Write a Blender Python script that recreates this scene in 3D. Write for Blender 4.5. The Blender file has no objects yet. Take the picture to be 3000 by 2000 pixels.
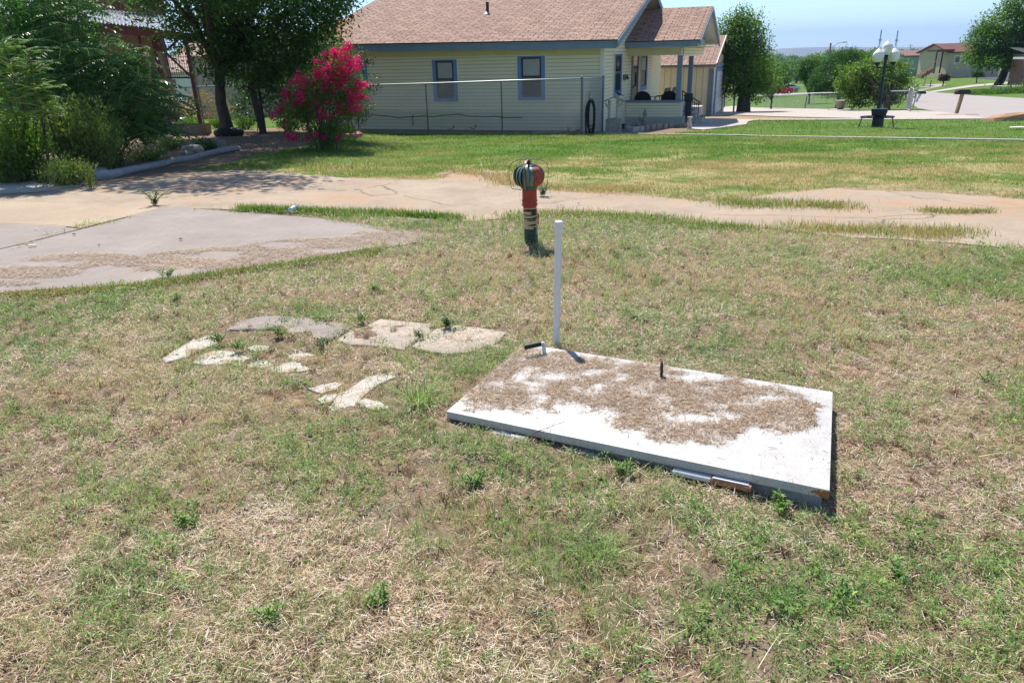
import bpy, math, random
import numpy as np
from mathutils import Vector, Matrix
from mathutils.geometry import delaunay_2d_cdt
random.seed(7); rng = np.random.default_rng(11)
COL = bpy.context.scene.collection
PI = math.pi
# ---------------------------------------------------------------- camera geometry (photo pixels 3000 x 2000)
F = 2175.; PH = .024; H = 1.7; TH = math.atan(828/F)
R_ = np.array([1, 0, 0.]); U_ = np.array([0, math.sin(TH), math.cos(TH)]); FW = np.array([0, math.cos(TH), -math.sin(TH)])
RC = math.cos(PH)*R_-math.sin(PH)*U_; UC = math.sin(PH)*R_+math.cos(PH)*U_
O = np.array([0, 0, H])
def ray(x, y): return FW+RC*(x-1500)/F-UC*(y-1000)/F
def onz(x, y, z=0):
    d = ray(x, y); return O+d*((z-H)/d[2])
def aty(x, y, Y):
    d = ray(x, y); return O+d*(Y/d[1])
def topx(X, Y, Z):
    v = np.stack([X, Y, Z-H], -1); w = v@FW
    w = np.maximum(w, .05)
    return 1500+F*(v@RC)/w, 1000-F*(v@UC)/w
PC = [(0,0),(7,0),(12,-.06),(25,-.6),(32,-.85),(40,-1.2),(47,-1.6),(56,-2.15),(66,-2.7),(85,-3.4),(110,-4.2),(130,-4.8),(260,-7.7),(600,-14),(1500,-25),(9000,-30)]
PL = [(0,0),(7,0),(12,-.05),(25,-.35),(40,-.8),(100,-2),(260,-7),(600,-14),(1500,-25),(9000,-30)]
PR = [(0,0),(7,0),(12,-.06),(25,-.6),(32,-.85),(40,-1.2),(47,-1.5),(60,-1.8),(137,-2.4),(175,-2.6),(300,-6),(600,-14),(1500,-25),(9000,-30)]
def ssn(a, b, x):
    t = np.clip((x-a)/(b-a), 0, 1); return t*t*(3-2*t)
def g(x, y):
    x = np.asarray(x, float); y = np.asarray(y, float)
    u = x/np.maximum(y, 4)
    c, l, r = [np.interp(y, [a for a, b in t], [b for a, b in t]) for t in (PC, PL, PR)]
    a = ssn(-.32, -.12, u); b = ssn(.40, .54, u)
    return l*(1-a)+a*(c*(1-b)+r*b)
def G(px, py):
    d = ray(px, py); ts = np.geomspace(1., 20000, 6000)
    P = O+d*ts[:, None]; k = int(np.argmax(P[:, 2] < g(P[:, 0], P[:, 1])))
    lo, hi = ts[max(k-1, 0)], ts[k]
    for i in range(25):
        m = (lo+hi)/2; p = O+d*m
        if p[2] < g(p[0], p[1]): hi = m
        else: lo = m
    return O+d*hi
def gz(x, y): return float(g(x, y))
# value noise
_T = rng.random((256, 256))
def vnoise(x, y):
    xi = np.floor(x).astype(int); yi = np.floor(y).astype(int); fx = x-xi; fy = y-yi
    fx = fx*fx*(3-2*fx); fy = fy*fy*(3-2*fy); t = _T
    a = t[xi & 255, yi & 255]; b = t[(xi+1) & 255, yi & 255]; c = t[xi & 255, (yi+1) & 255]; d = t[(xi+1) & 255, (yi+1) & 255]
    return (a*(1-fx)+b*fx)*(1-fy)+(c*(1-fx)+d*fx)*fy
def fbm(x, y, o=4):
    x = np.asarray(x, float); y = np.asarray(y, float); s = 0; a = .5; n = 0
    for i in range(o):
        s = s+a*vnoise(x+17.3*i, y+9.1*i); n += a; x = x*2.03; y = y*2.03; a *= .5
    return s/n
def gzf(x, y):   # ground with small near relief
    near = np.clip((6.0-np.asarray(y, float))/1.2, .12, 1)
    return g(x, y)+near*((fbm(np.asarray(x)*1.6+50, np.asarray(y)*1.6+50)-.5)*.035+(fbm(np.asarray(x)*11+5, np.asarray(y)*11, 2)-.5)*.030)
def inpoly(px, py, poly):
    px = np.asarray(px, float); py = np.asarray(py, float); r = np.zeros(px.shape, bool); n = len(poly)
    for i in range(n):
        x1, y1 = poly[i]; x2, y2 = poly[(i+1) % n]
        if y1 == y2: continue
        c = ((y1 > py) != (y2 > py)) & (px < (x2-x1)*(py-y1)/(y2-y1)+x1); r ^= c
    return r
# ---------------------------------------------------------------- objects
def link(o, parent=None):
    COL.objects.link(o)
    if parent is not None: o.parent = parent
    return o
def tag(o, label=None, cat=None, group=None, kind=None):
    if label: o['label'] = label
    if cat: o['category'] = cat
    if group: o['group'] = group
    if kind: o['kind'] = kind
    return o
def thing(name, loc, label, cat, group=None, rz=0, sc=1):
    o = bpy.data.objects.new(name, None); o.empty_display_size = .2; link(o)
    o.location = loc; o.rotation_euler = (0, 0, rz); o.scale = (sc,)*3
    return tag(o, label, cat, group)
def dup(root, loc, rz=None, label=None, sc=None, group=None):
    r = root.copy(); COL.objects.link(r); r.location = loc
    if rz is not None: r.rotation_euler = (0, 0, rz)
    if label: r['label'] = label
    if group: r['group'] = group
    if sc: r.scale = (sc,)*3
    for ch in root.children:
        c = ch.copy(); COL.objects.link(c); c.parent = r
        for k in ch.children:
            d = k.copy(); COL.objects.link(d); d.parent = c
    return r
def mesh_np(name, V, faces, mat, parent=None, tint=None, smooth=False):
    """V (N,3); faces list of (M,k) int arrays"""
    me = bpy.data.meshes.new(name); V = np.asarray(V, np.float32)
    me.vertices.add(len(V)); me.vertices.foreach_set('co', V.ravel())
    faces = [f for f in faces if len(f)]
    tot = sum(f.size for f in faces); nf = sum(len(f) for f in faces)
    me.loops.add(tot); me.loops.foreach_set('vertex_index', np.concatenate([f.ravel() for f in faces]).astype(np.int32))
    st = []; s = 0
    for f in faces:
        k = f.shape[1]; st.append(s+np.arange(len(f))*k); s += f.size
    me.polygons.add(nf); me.polygons.foreach_set('loop_start', np.concatenate(st).astype(np.int32))
    if tint is not None:
        a = me.attributes.new('tint', 'FLOAT', 'POINT'); a.data.foreach_set('value', np.asarray(tint, np.float32))
    me.update(calc_edges=True); me.validate()
    me.polygons.foreach_set('use_smooth', np.full(nf, smooth))
    if mat: me.materials.append(mat)
    return link(bpy.data.objects.new(name, me), parent)
class MB:
    def __init__(s): s.v = []; s.f = []; s.m = []; s.uv = {}
    def add(s, vs, fs, m=0):
        b = len(s.v); s.v += [tuple(map(float, q)) for q in vs]
        for f in fs: s.f.append([b+i for i in f]); s.m.append(m)
        return s
    def box(s, c, d, rot=None, m=0, taper=1):
        x, y, z = [q/2 for q in d]; M = rot or Matrix.Identity(3); vs = []
        for dz in (-z, z):
            k = 1 if dz < 0 else taper
            for dx, dy in ((-x, -y), (x, -y), (x, y), (-x, y)): vs.append(Vector(c)+M@Vector((dx*k, dy*k, dz)))
        return s.add(vs, [(3,2,1,0),(4,5,6,7),(0,1,5,4),(1,2,6,5),(2,3,7,6),(3,0,4,7)], m)
    def bar(s, a, b, w, h=None, m=0):
        a = Vector(a); b = Vector(b); d = b-a; L = d.length; h = h or w
        q = d.to_track_quat('Y', 'Z').to_matrix()
        return s.box((a+b)/2, (w, L, h), q, m)
    def tube(s, pts, r, n=8, m=0, cap=True, closed=False):
        pts = [Vector(p) for p in pts]; k = len(pts); rs = r if isinstance(r, (list, tuple)) else [r]*k
        vs = []; up = Vector((0, 0, 1)); prev = None
        for i, p in enumerate(pts):
            if closed: t = pts[(i+1) % k]-pts[i-1]
            else: t = pts[min(i+1, k-1)]-pts[max(i-1, 0)]
            if t.length < 1e-9: t = Vector((0, 0, 1))
            t.normalize()
            if prev is None:
                a = t.cross(up)
                if a.length < .1: a = t.cross(Vector((1, 0, 0)))
            else:
                a = prev-t*prev.dot(t)
                if a.length < 1e-4: a = t.cross(up)
            a.normalize(); prev = a; b = t.cross(a)
            for j in range(n):
                th = 2*PI*j/n; vs.append(p+(a*math.cos(th)+b*math.sin(th))*rs[i])
        fs = []
        for i in range(k if closed else k-1):
            i2 = (i+1) % k
            for j in range(n): fs.append((i*n+j, i*n+(j+1) % n, i2*n+(j+1) % n, i2*n+j))
        if cap and not closed: fs += [tuple(range(n-1, -1, -1)), tuple((k-1)*n+j for j in range(n))]
        return s.add(vs, fs, m)
    def lathe(s, prof, c=(0, 0, 0), n=20, m=0, jit=0):
        vs = []; fs = []; k = len(prof)
        for r, z in prof:
            for j in range(n):
                q = 1+jit*(random.random()-.5)
                vs.append((c[0]+r*q*math.cos(2*PI*j/n), c[1]+r*q*math.sin(2*PI*j/n), c[2]+z))
        for i in range(k-1):
            for j in range(n): fs.append((i*n+j, i*n+(j+1) % n, (i+1)*n+(j+1) % n, (i+1)*n+j))
        fs += [tuple(range(n-1, -1, -1)), tuple((k-1)*n+j for j in range(n))]
        return s.add(vs, fs, m)
    def prism(s, poly, h, org=(0, 0, 0), ax=(1, 0, 0), ay=(0, 0, 1), m=0):
        """polygon in plane ax, ay extruded along ax x ay by h"""
        ax = Vector(ax); ay = Vector(ay); nz = ax.cross(ay); o = Vector(org); n = len(poly)
        vs = [o+ax*x+ay*y for x, y in poly]; vs += [v+nz*h for v in vs]
        fs = [tuple(range(n-1, -1, -1)), tuple(range(n, 2*n))]+[(i, (i+1) % n, n+(i+1) % n, n+i) for i in range(n)]
        return s.add(vs, fs, m)
    def build(s, name, mats, parent=None, smooth=False, bevel=0, loc=None, rz=None, shear=None):
        me = bpy.data.meshes.new(name)
        v = s.v
        if shear: v = [(x, y, z+shear*x) for x, y, z in v]
        me.from_pydata(v, [], s.f)
        for mt in (mats if isinstance(mats, (list, tuple)) else [mats]): me.materials.append(mt)
        me.polygons.foreach_set('material_index', s.m)
        if smooth:
            me.polygons.foreach_set('use_smooth', [True]*len(s.f))
        me.update()
        o = link(bpy.data.objects.new(name, me), parent)
        import bmesh
        bm = bmesh.new(); bm.from_mesh(me); bmesh.ops.recalc_face_normals(bm, faces=bm.faces)
        if bevel: bmesh.ops.bevel(bm, geom=bm.edges[:], offset=bevel, segments=2, affect='EDGES', profile=.7)
        bm.to_mesh(me); bm.free()
        if smooth == 'auto' : me.set_sharp_from_angle(angle=math.radians(40))
        if loc is not None: o.location = loc
        if rz is not None: o.rotation_euler = (0, 0, rz)
        return o
# ---------------------------------------------------------------- materials
def new_mat(name):
    m = bpy.data.materials.new(name); m.use_nodes = True; nt = m.node_tree
    return m, nt, nt.nodes['Principled BSDF'], nt.nodes.new, nt.links.new
def mat(name, c, c2=None, scale=4, rough=.7, bump=.0, bscale=None, metal=0, detail=6, spec=.4, stretch=None, c3=None, s3=1., t3=.6):
    m, nt, b, N, L = new_mat(name)
    b.inputs['Roughness'].default_value = rough; b.inputs['Metallic'].default_value = metal
    b.inputs['Specular IOR Level'].default_value = spec
    tc = N('ShaderNodeTexCoord'); src = tc.outputs['Object']
    if stretch:
        mp = N('ShaderNodeMapping'); mp.inputs['Scale'].default_value = stretch; L(src, mp.inputs[0]); src = mp.outputs[0]
    col = None
    if c2 is not None:
        n = N('ShaderNodeTexNoise'); n.inputs['Scale'].default_value = scale; n.inputs['Detail'].default_value = detail; n.inputs['Roughness'].default_value = .65
        L(src, n.inputs['Vector']); r = N('ShaderNodeValToRGB'); L(n.outputs[0], r.inputs[0])
        r.color_ramp.elements[0].position = .35; r.color_ramp.elements[1].position = .65
        r.color_ramp.elements[0].color = (*c, 1); r.color_ramp.elements[1].color = (*c2, 1); col = r.outputs[0]
        if c3 is not None:
            n3 = N('ShaderNodeTexNoise'); n3.inputs['Scale'].default_value = s3; n3.inputs['Detail'].default_value = 8; n3.inputs['Roughness'].default_value = .7
            L(src, n3.inputs['Vector']); r3 = N('ShaderNodeValToRGB'); L(n3.outputs[0], r3.inputs[0])
            r3.color_ramp.elements[0].position = t3; r3.color_ramp.elements[1].position = t3+.06
            mx = N('ShaderNodeMix'); mx.data_type = 'RGBA'; L(r3.outputs[0], mx.inputs['Factor']); L(col, mx.inputs[6]); mx.inputs[7].default_value = (*c3, 1); col = mx.outputs[2]
        L(col, b.inputs['Base Color'])
    else: b.inputs['Base Color'].default_value = (*c, 1)
    if bump:
        n2 = N('ShaderNodeTexNoise'); n2.inputs['Scale'].default_value = bscale or scale*4; n2.inputs['Detail'].default_value = 8
        L(src, n2.inputs['Vector']); bp = N('ShaderNodeBump'); bp.inputs['Strength'].default_value = bump; bp.inputs['Distance'].default_value = .02
        L(n2.outputs[0], bp.inputs['Height']); L(bp.outputs[0], b.inputs['Normal'])
    return m
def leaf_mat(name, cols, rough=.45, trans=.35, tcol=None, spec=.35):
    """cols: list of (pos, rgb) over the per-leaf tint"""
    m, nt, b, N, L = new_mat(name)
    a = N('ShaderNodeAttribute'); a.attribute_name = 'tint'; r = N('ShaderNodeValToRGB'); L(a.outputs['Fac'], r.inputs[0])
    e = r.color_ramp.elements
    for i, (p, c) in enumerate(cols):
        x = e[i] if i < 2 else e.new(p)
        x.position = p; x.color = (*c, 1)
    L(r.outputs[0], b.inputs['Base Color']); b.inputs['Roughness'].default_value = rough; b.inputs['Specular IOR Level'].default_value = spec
    if trans:
        t = N('ShaderNodeBsdfTranslucent'); mx = N('ShaderNodeMixShader'); mx.inputs[0].default_value = trans
        hs = N('ShaderNodeHueSaturation'); hs.inputs['Saturation'].default_value = 1.15; hs.inputs['Value'].default_value = 1.5; hs.inputs['Hue'].default_value = .49
        L(r.outputs[0], hs.inputs['Color']); L(hs.outputs[0], t.inputs[0]); L(b.outputs[0], mx.inputs[1]); L(t.outputs[0], mx.inputs[2])
        L(mx.outputs[0], nt.nodes['Material Output'].inputs[0])
    return m
M = {}
M['white_metal'] = mat('white_metal', (.80, .81, .83), (.72, .73, .76), 6, .38, c3=(.45, .42, .38), s3=55, t3=.66, bump=.04)
M['white_edge'] = mat('white_edge', (.70, .69, .67), (.60, .58, .55), 9, .7, c3=(.16, .10, .06), s3=38, t3=.67)
M['white_pvc'] = mat('white_pvc', (.80, .78, .74), (.72, .70, .66), 5, .35, c3=(.10, .09, .08), s3=30, t3=.70)
M['rust'] = mat('rust', (.32, .09, .025), (.52, .30, .17), 30, .9, .3, c3=(.62, .58, .52), s3=20, t3=.6)
M['rust_dark'] = mat('rust_dark', (.10, .035, .02), (.045, .02, .015), 20, .7, .3)
M['black'] = mat('black', (.012, .012, .014), (.02, .02, .022), 8, .5)
M['black_metal'] = mat('black_metal', (.012, .014, .02), (.03, .03, .035), 8, .35)
M['navy'] = mat('navy', (.01, .018, .035), (.02, .03, .05), 8, .4)
M['grey_metal'] = mat('grey_metal', (.22, .24, .27), (.33, .34, .36), 20, .45, metal=.6)
M['galv'] = mat('galv', (.38, .40, .42), (.52, .53, .54), 25, .42, metal=.65)
M['galv_dark'] = mat('galv_dark', (.13, .15, .19), (.20, .22, .25), 25, .5, metal=.4)
M['trim_blue'] = mat('trim_blue', (.17, .235, .31), (.20, .265, .34), 3, .6)
M['frame_blue'] = mat('frame_blue', (.11, .24, .47), (.13, .27, .52), 5, .55)
M['lap_shadow'] = mat('lap_shadow', (.36, .30, .16), (.28, .24, .14), 4, .9)  # siding's lap shadow lines, painted in as a brown strip colour
M['siding'] = mat('siding', (.84, .77, .54), (.78, .71, .48), 1.5, .55, stretch=(.4, 1, 3))
M['board'] = mat('board', (.62, .56, .32), (.57, .51, .29), 3, .6)
M['garage_wall'] = mat('garage_wall', (.80, .66, .46), (.74, .61, .42), 2, .7)
M['glass'] = mat('glass', (.02, .022, .026), (.035, .04, .045), 3, .08, spec=.6)
M['shade'] = mat('shade', (.42, .43, .40), (.36, .37, .35), 3, .5)
M['soffit'] = mat('soffit', (.74, .73, .64), (.68, .67, .58), 3, .7)
M['conc_light'] = mat('conc_light', (.50, .46, .41), (.42, .385, .34), 3, .85, .3)
M['statue'] = mat('statue', (.36, .32, .27), (.26, .23, .20), 9, .9, .5)
M['stone_white'] = mat('stone_white', (.52, .485, .43), (.42, .365, .29), 6, .85, .9, 22, c3=(.36, .27, .17), s3=5, t3=.54)
M['stone_grey'] = mat('stone_grey', (.43, .355, .285), (.35, .29, .235), 4, .85, .5, 14, c3=(.23, .2, .16), s3=9, t3=.62)
M['stone_dark'] = mat('stone_dark', (.32, .265, .225), (.23, .195, .175), 6, .85, .5, 14)
M['red_rock'] = mat('red_rock', (.45, .27, .14), (.33, .18, .09), 4, .85, .8, 7, stretch=(1, 1, 4))
M['bark'] = mat('bark', (.10, .08, .065), (.05, .04, .034), 9, .9, .9, 16, stretch=(1, 1, .25))
M['bark_light'] = mat('bark_light', (.17, .14, .11), (.10, .08, .06), 9, .9, .8, 16, stretch=(1, 1, .25))
M['wood'] = mat('wood', (.34, .24, .14), (.24, .17, .10), 6, .8, .3, stretch=(1, 1, .2))
M['plank'] = mat('plank', (.30, .21, .12), (.20, .14, .08), 5, .8, .3, stretch=(6, 6, .3))
M['red_steel'] = mat('red_steel', (.17, .022, .014), (.10, .02, .014), 6, .6)
M['tin'] = mat('tin', (.55, .58, .62), (.42, .44, .48), 4, .35, metal=.5)
M['globe'] = mat('globe', (.86, .84, .80), (.82, .80, .77), 4, .3)
M['pink_tire'] = mat('pink_tire', (.50, .06, .09), (.62, .30, .28), 9, .6)
M['tyre'] = mat('tyre', (.015, .015, .016), (.025, .025, .025), 9, .8)
M['car_red'] = mat('car_red', (.50, .012, .02), None, rough=.25)
M['car_white'] = mat('car_white', (.75, .76, .78), None, rough=.25)
M['hubcap'] = mat('hubcap', (.5, .5, .52), None, rough=.3, metal=.8)
M['brick'] = mat('brick', (.36, .20, .15), (.26, .15, .12), 12, .85, .3)
M['roof_brown'] = mat('roof_brown', (.22, .12, .095), (.17, .09, .075), 3, .85)
M['roof_red'] = mat('roof_red', (.16, .055, .05), (.13, .045, .04), 3, .8)
M['roof_pink'] = mat('roof_pink', (.45, .30, .25), (.38, .25, .21), 3, .85)
M['mint'] = mat('mint', (.28, .40, .36), (.25, .36, .33), 3, .7)
M['beige'] = mat('beige', (.55, .46, .30), (.50, .42, .28), 3, .75)
M['pinkwall'] = mat('pinkwall', (.52, .42, .40), (.46, .37, .36), 2, .75)
M['fence_wood'] = mat('fence_wood', (.42, .27, .16), (.33, .21, .12), 3, .8, stretch=(6, 6, .3))
def shingle():
    m, nt, b, N, L = new_mat('shingle')
    uv = N('ShaderNodeUVMap'); mp = N('ShaderNodeMapping'); L(uv.outputs[0], mp.inputs[0])
    nz = N('ShaderNodeTexNoise'); nz.inputs['Scale'].default_value = 3; L(mp.outputs[0], nz.inputs['Vector'])
    def br(w, h, off, mort, c1, c2, cm, bias=0):
        t = N('ShaderNodeTexBrick'); L(mp.outputs[0], t.inputs['Vector']); t.inputs['Scale'].default_value = 1
        t.inputs['Brick Width'].default_value = w; t.inputs['Row Height'].default_value = h; t.inputs['Mortar Size'].default_value = mort
        t.inputs['Mortar Smooth'].default_value = .3; t.inputs['Bias'].default_value = bias; t.offset = off
        t.inputs['Color1'].default_value = (*c1, 1); t.inputs['Color2'].default_value = (*c2, 1); t.inputs['Mortar'].default_value = (*cm, 1); return t
    t1 = br(.36, .15, .37, .016, (.44, .275, .20), (.31, .19, .14), (.10, .06, .05))
    t2 = br(.52, .30, .43, .022, (1, 1, 1), (.62, .58, .58), (.28, .24, .24), -.45)
    mx = N('ShaderNodeMix'); mx.data_type = 'RGBA'; mx.blend_type = 'MULTIPLY'; mx.inputs['Factor'].default_value = .8
    L(t1.outputs[0], mx.inputs[6]); L(t2.outputs[0], mx.inputs[7])
    n2 = N('ShaderNodeTexNoise'); n2.inputs['Scale'].default_value = 60; L(uv.outputs[0], n2.inputs['Vector'])
    mr = N('ShaderNodeMapRange'); mr.inputs['To Min'].default_value = .75; mr.inputs['To Max'].default_value = 1.25; L(n2.outputs[0], mr.inputs[0])
    m2 = N('ShaderNodeMix'); m2.data_type = 'RGBA'; m2.blend_type = 'MULTIPLY'; m2.inputs['Factor'].default_value = 1
    L(mx.outputs[2], m2.inputs[6]); L(mr.outputs[0], m2.inputs[7]); L(m2.outputs[2], b.inputs['Base Color'])
    b.inputs['Roughness'].default_value = .92
    bp = N('ShaderNodeBump'); bp.inputs['Distance'].default_value = .02; bp.inputs['Strength'].default_value = .8; L(t1.outputs['Fac'], bp.inputs['Height']); bp.invert = True; L(bp.outputs[0], b.inputs['Normal'])
    return m
M['shingle'] = shingle()
def slope(name, pts, mt, parent, th=.03):
    """roof plane from 4 points: eave a, eave b, ridge b, ridge a; UV in metres"""
    a, b, c, d = [Vector(p) for p in pts]; n = (b-a).cross(d-a).normalized(); vs = [a, b, c, d]; lo = [v-n*th for v in vs]
    me = bpy.data.meshes.new(name); me.from_pydata([tuple(v) for v in vs+lo], [], [(0,1,2,3),(7,6,5,4),(0,4,5,1),(1,5,6,2),(2,6,7,3),(3,7,4,0)])
    uv = me.uv_layers.new(name='UVMap'); ux = (b-a).normalized(); uy = n.cross(ux)
    for lp in me.loops:
        p = (vs+lo)[lp.vertex_index]-a; uv.data[lp.index].uv = (p.dot(ux), p.dot(uy))
    me.materials.append(mt); me.update(); return link(bpy.data.objects.new(name, me), parent)
# ---------------------------------------------------------------- ground
def wpoly(pp): return [tuple(G(*q)[:2]) for q in pp]
ROADP = [(-420,600),(0,572),(110,566),(260,545),(400,528),(540,508),(680,500),(820,508),(1000,522),(1150,530),(1290,528),(1340,500),(1450,502),(1500,540),(1600,560),(1700,566),(1900,576),(2050,592),(2180,585),(2290,566),(2450,556),(2700,562),(3000,585),(3500,640),(3500,790),(3000,732),(2700,708),(2400,690),(2250,672),(2100,660),(1900,640),(1760,628),(1600,622),(1480,640),(1380,648),(1200,642),(1000,630),(820,622),(700,617),(560,612),(430,628),(0,700),(-420,760)]
SLAB1 = [(500,607),(620,618),(720,626),(900,640),(1100,665),(1160,672),(1250,684),(1270,700),(1200,720),(1120,728),(980,745),(860,768),(700,792),(560,812),(400,836),(180,850),(0,862),(-420,905),(-420,780),(0,736),(240,676)]
SLAB2 = [(-420,700),(0,660),(150,664),(236,674),(0,733),(-420,776)]
ROAD_W, SLAB1_W, SLAB2_W = wpoly(ROADP), wpoly(SLAB1), wpoly(SLAB2)
LIDQ = [onz(1307,1204,.05), onz(2431,1436,.10), onz(2440,1147,.10), onz(1540,1007,.05)]
LID_W = [tuple(p[:2]) for p in LIDQ]
LAWN2 = wpoly([(1990,394),(1700,392),(1300,388),(1060,382),(1000,395),(900,430),(700,470),(560,500),(830,506),(1000,520),(1150,528),(1290,526),(1340,498),(1450,500),(1500,538),(1700,564),(1900,574),(2050,590),(2180,583),(2290,564),(2450,554),(2700,560),(3000,583),(3500,640),(3500,425),(3000,414),(2400,404)])
FRONTL = wpoly([(1960,393),(2010,385),(2070,384),(2110,374),(2185,366),(2196,354),(2560,351),(2740,352),(2900,352),(3050,354),(3400,362),(3400,418),(3000,409),(2400,402)])
BED = wpoly([(-500,560),(-500,470),(0,440),(400,392),(700,380),(960,380),(1060,384),(1000,396),(900,432),(705,452),(690,440),(275,528),(100,566)])
DRIVE = wpoly([(2078,341),(2106,316),(2150,311),(2300,318),(2520,326),(2680,325),(2760,330),(2900,350),(2740,351),(2560,350),(2300,344),(2140,338)])
WALK = wpoly([(2005,352),(2090,349),(2200,352),(2560,349.5),(2740,350.5),(2740,352),(2560,353),(2215,354),(2192,358),(2186,367),(2120,376),(2060,383),(2015,380)])
PINKD = wpoly([(2050,344),(2140,339),(2300,344),(2560,350),(2200,352),(2090,349)])
STREET = wpoly([(2672,288),(2690,272),(2700,266),(2747,272),(2865,281),(3000,289),(3200,300),(3200,360),(2905,349),(2830,339),(2740,328),(2690,318),(2668,300)])
STREET2 = wpoly([(2700,266),(2672,288),(2600,276),(2560,268),(2640,258),(2760,246),(2772,250)])
PATH1 = wpoly([(2718,270),(2735,272),(2850,256),(2970,245),(2960,241),(2840,251)])
ASPH = wpoly([(2810,226),(2960,238),(2990,222),(2960,208),(2900,210)])
def draped(name, poly, mt, dz, cell, kind='structure', jit=0, inset=None):
    P = np.array(poly); # densify boundary
    bd = []
    for i in range(len(P)):
        a, b = P[i], P[(i+1) % len(P)]; n = max(1, int(np.linalg.norm(b-a)/cell))
        for k in range(n):
            q = a+(b-a)*k/n
            if jit:
                q = q+np.array([fbm(q[0]*3+7, q[1]*3, 4)-.5, fbm(q[0]*3, q[1]*3+31, 4)-.5])*jit
            bd.append(q)
    x0, y0 = P.min(0); x1, y1 = P.max(0)
    gx, gy = np.meshgrid(np.arange(x0, x1, cell), np.arange(y0, y1, cell)); gx = gx.ravel(); gy = gy.ravel()
    k = inpoly(gx, gy, bd); pts = [Vector(map(float, q)) for q in bd]; nb = len(pts)
    pts += [Vector((float(a), float(b))) for a, b in zip(gx[k], gy[k])]
    v, e, f, *_ = delaunay_2d_cdt(pts, [(i, (i+1) % nb) for i in range(nb)], [], 1, 1e-5)
    A = np.array([[q.x, q.y] for q in v]); z = g(A[:, 0], A[:, 1])+dz
    V = np.column_stack([A, z])
    fs = np.array([t for t in f if len(t) == 3]); c = A[fs].mean(1); fs = fs[inpoly(c[:, 0], c[:, 1], bd)]
    bl_ = np.arange(nb); bv = np.column_stack([np.array(bd), g(np.array(bd)[:, 0], np.array(bd)[:, 1])+dz]); lo = bv.copy(); lo[:, 2] -= dz+.06; n0 = len(V); V = np.vstack([V, bv, lo]); nx = (bl_+1) % nb
    o = mesh_np(name, V, [fs, np.stack([n0+bl_, n0+nx, n0+nb+nx, n0+nb+bl_], 1)], mt)
    if kind: o['kind'] = kind
    return o
def ground_mat():
    m, nt, b, N, L = new_mat('ground_soil')
    tc = N('ShaderNodeTexCoord'); v = tc.outputs['Object']
    def noise(s, d=8, r=.7, vec=v):
        n = N('ShaderNodeTexNoise'); n.inputs['Scale'].default_value = s; n.inputs['Detail'].default_value = d; n.inputs['Roughness'].default_value = r; L(vec, n.inputs['Vector']); return n.outputs[0]
    def ramp(f, *cs):
        r = N('ShaderNodeValToRGB'); L(f, r.inputs[0]); e = r.color_ramp.elements
        for i, (p, c) in enumerate(cs):
            x = e[i] if i < 2 else e.new(p); x.position = p; x.color = (*c, 1)
        return r.outputs[0]
    def mix(f, a, c):
        x = N('ShaderNodeMix'); x.data_type = 'RGBA'; L(f, x.inputs['Factor']); L(a, x.inputs[6]); L(c, x.inputs[7]); return x.outputs[2]
    soil = ramp(noise(14), (.3, (.09, .052, .035)), (.5, (.24, .155, .105)), (.7, (.42, .29, .205)))
    straw = ramp(noise(70, 6, .8), (.3, (.08, .06, .04)), (.55, (.26, .205, .14)), (.75, (.46, .38, .28)))
    near = mix(ramp(noise(2.2), (.42, (0, 0, 0)), (.58, (1, 1, 1))), soil, straw)
    gr = ramp(noise(26, 7, .8), (.3, (.045, .085, .014)), (.5, (.10, .17, .03)), (.72, (.20, .27, .07)))
    dry = ramp(noise(30, 7, .8), (.3, (.20, .16, .07)), (.5, (.36, .30, .14)), (.72, (.50, .43, .25)))
    def attr(n):
        a = N('ShaderNodeAttribute'); a.attribute_name = n; return a.outputs['Fac']
    lush = attr('lush'); dirt = attr('dirt')
    ad = N('ShaderNodeMath'); ad.operation = 'ADD'; L(noise(.9, 6, .75), ad.inputs[0]); L(lush, ad.inputs[1])
    fld = mix(ramp(ad.outputs[0], (.88, (0, 0, 0)), (1.12, (1, 1, 1))), dry, gr)
    isl = ramp(lush, (.1, (0, 0, 0)), (.3, (1, 1, 1)))
    c = mix(isl, near, fld)
    dr = ramp(noise(5), (.3, (.27, .17, .11)), (.6, (.42, .29, .2)), (.8, (.5, .4, .3)))
    c = mix(dirt, c, dr); L(c, b.inputs['Base Color']); b.inputs['Roughness'].default_value = .95; b.inputs['Specular IOR Level'].default_value = .1
    bp = N('ShaderNodeBump'); bp.inputs['Strength'].default_value = .7; bp.inputs['Distance'].default_value = .02; L(noise(60), bp.inputs['Height']); L(bp.outputs[0], b.inputs['Normal'])
    return m
ys = np.concatenate([[-300, -60, -15, -5, -2, 0, .8], np.arange(1.2, 11, .06), 11*np.geomspace(1, 800, 420)])
us = np.linspace(-1, 1, 401)
YY, UU = np.meshgrid(ys, us, indexing='ij'); XX = UU*(np.abs(YY)*1.35+6) ; ZZ = gzf(XX, YY)
nr, nc = YY.shape; ii = np.arange(nr*nc).reshape(nr, nc)
fq = np.stack([ii[:-1, :-1], ii[:-1, 1:], ii[1:, 1:], ii[1:, :-1]], -1).reshape(-1, 4)
gr_o = mesh_np('ground', np.column_stack([XX.ravel(), YY.ravel(), ZZ.ravel()]), [fq], ground_mat(), smooth=True)
gr_o['kind'] = 'structure'
xf, yf = XX.ravel(), YY.ravel(); lush = np.zeros(len(xf)); dirt = np.zeros(len(xf))
jx = xf+(fbm(xf*2, yf*2)-.5)*.8; jy = yf+(fbm(xf*2+30, yf*2)-.5)*.8
lw = inpoly(jx, jy, LAWN2); lush[lw] = .42+.18*ssn(12, 20, yf[lw])
lush[inpoly(xf, yf, FRONTL)] = .80
far = (yf > 27) & ~inpoly(xf, yf, FRONTL); lush[far] = .62
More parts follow.
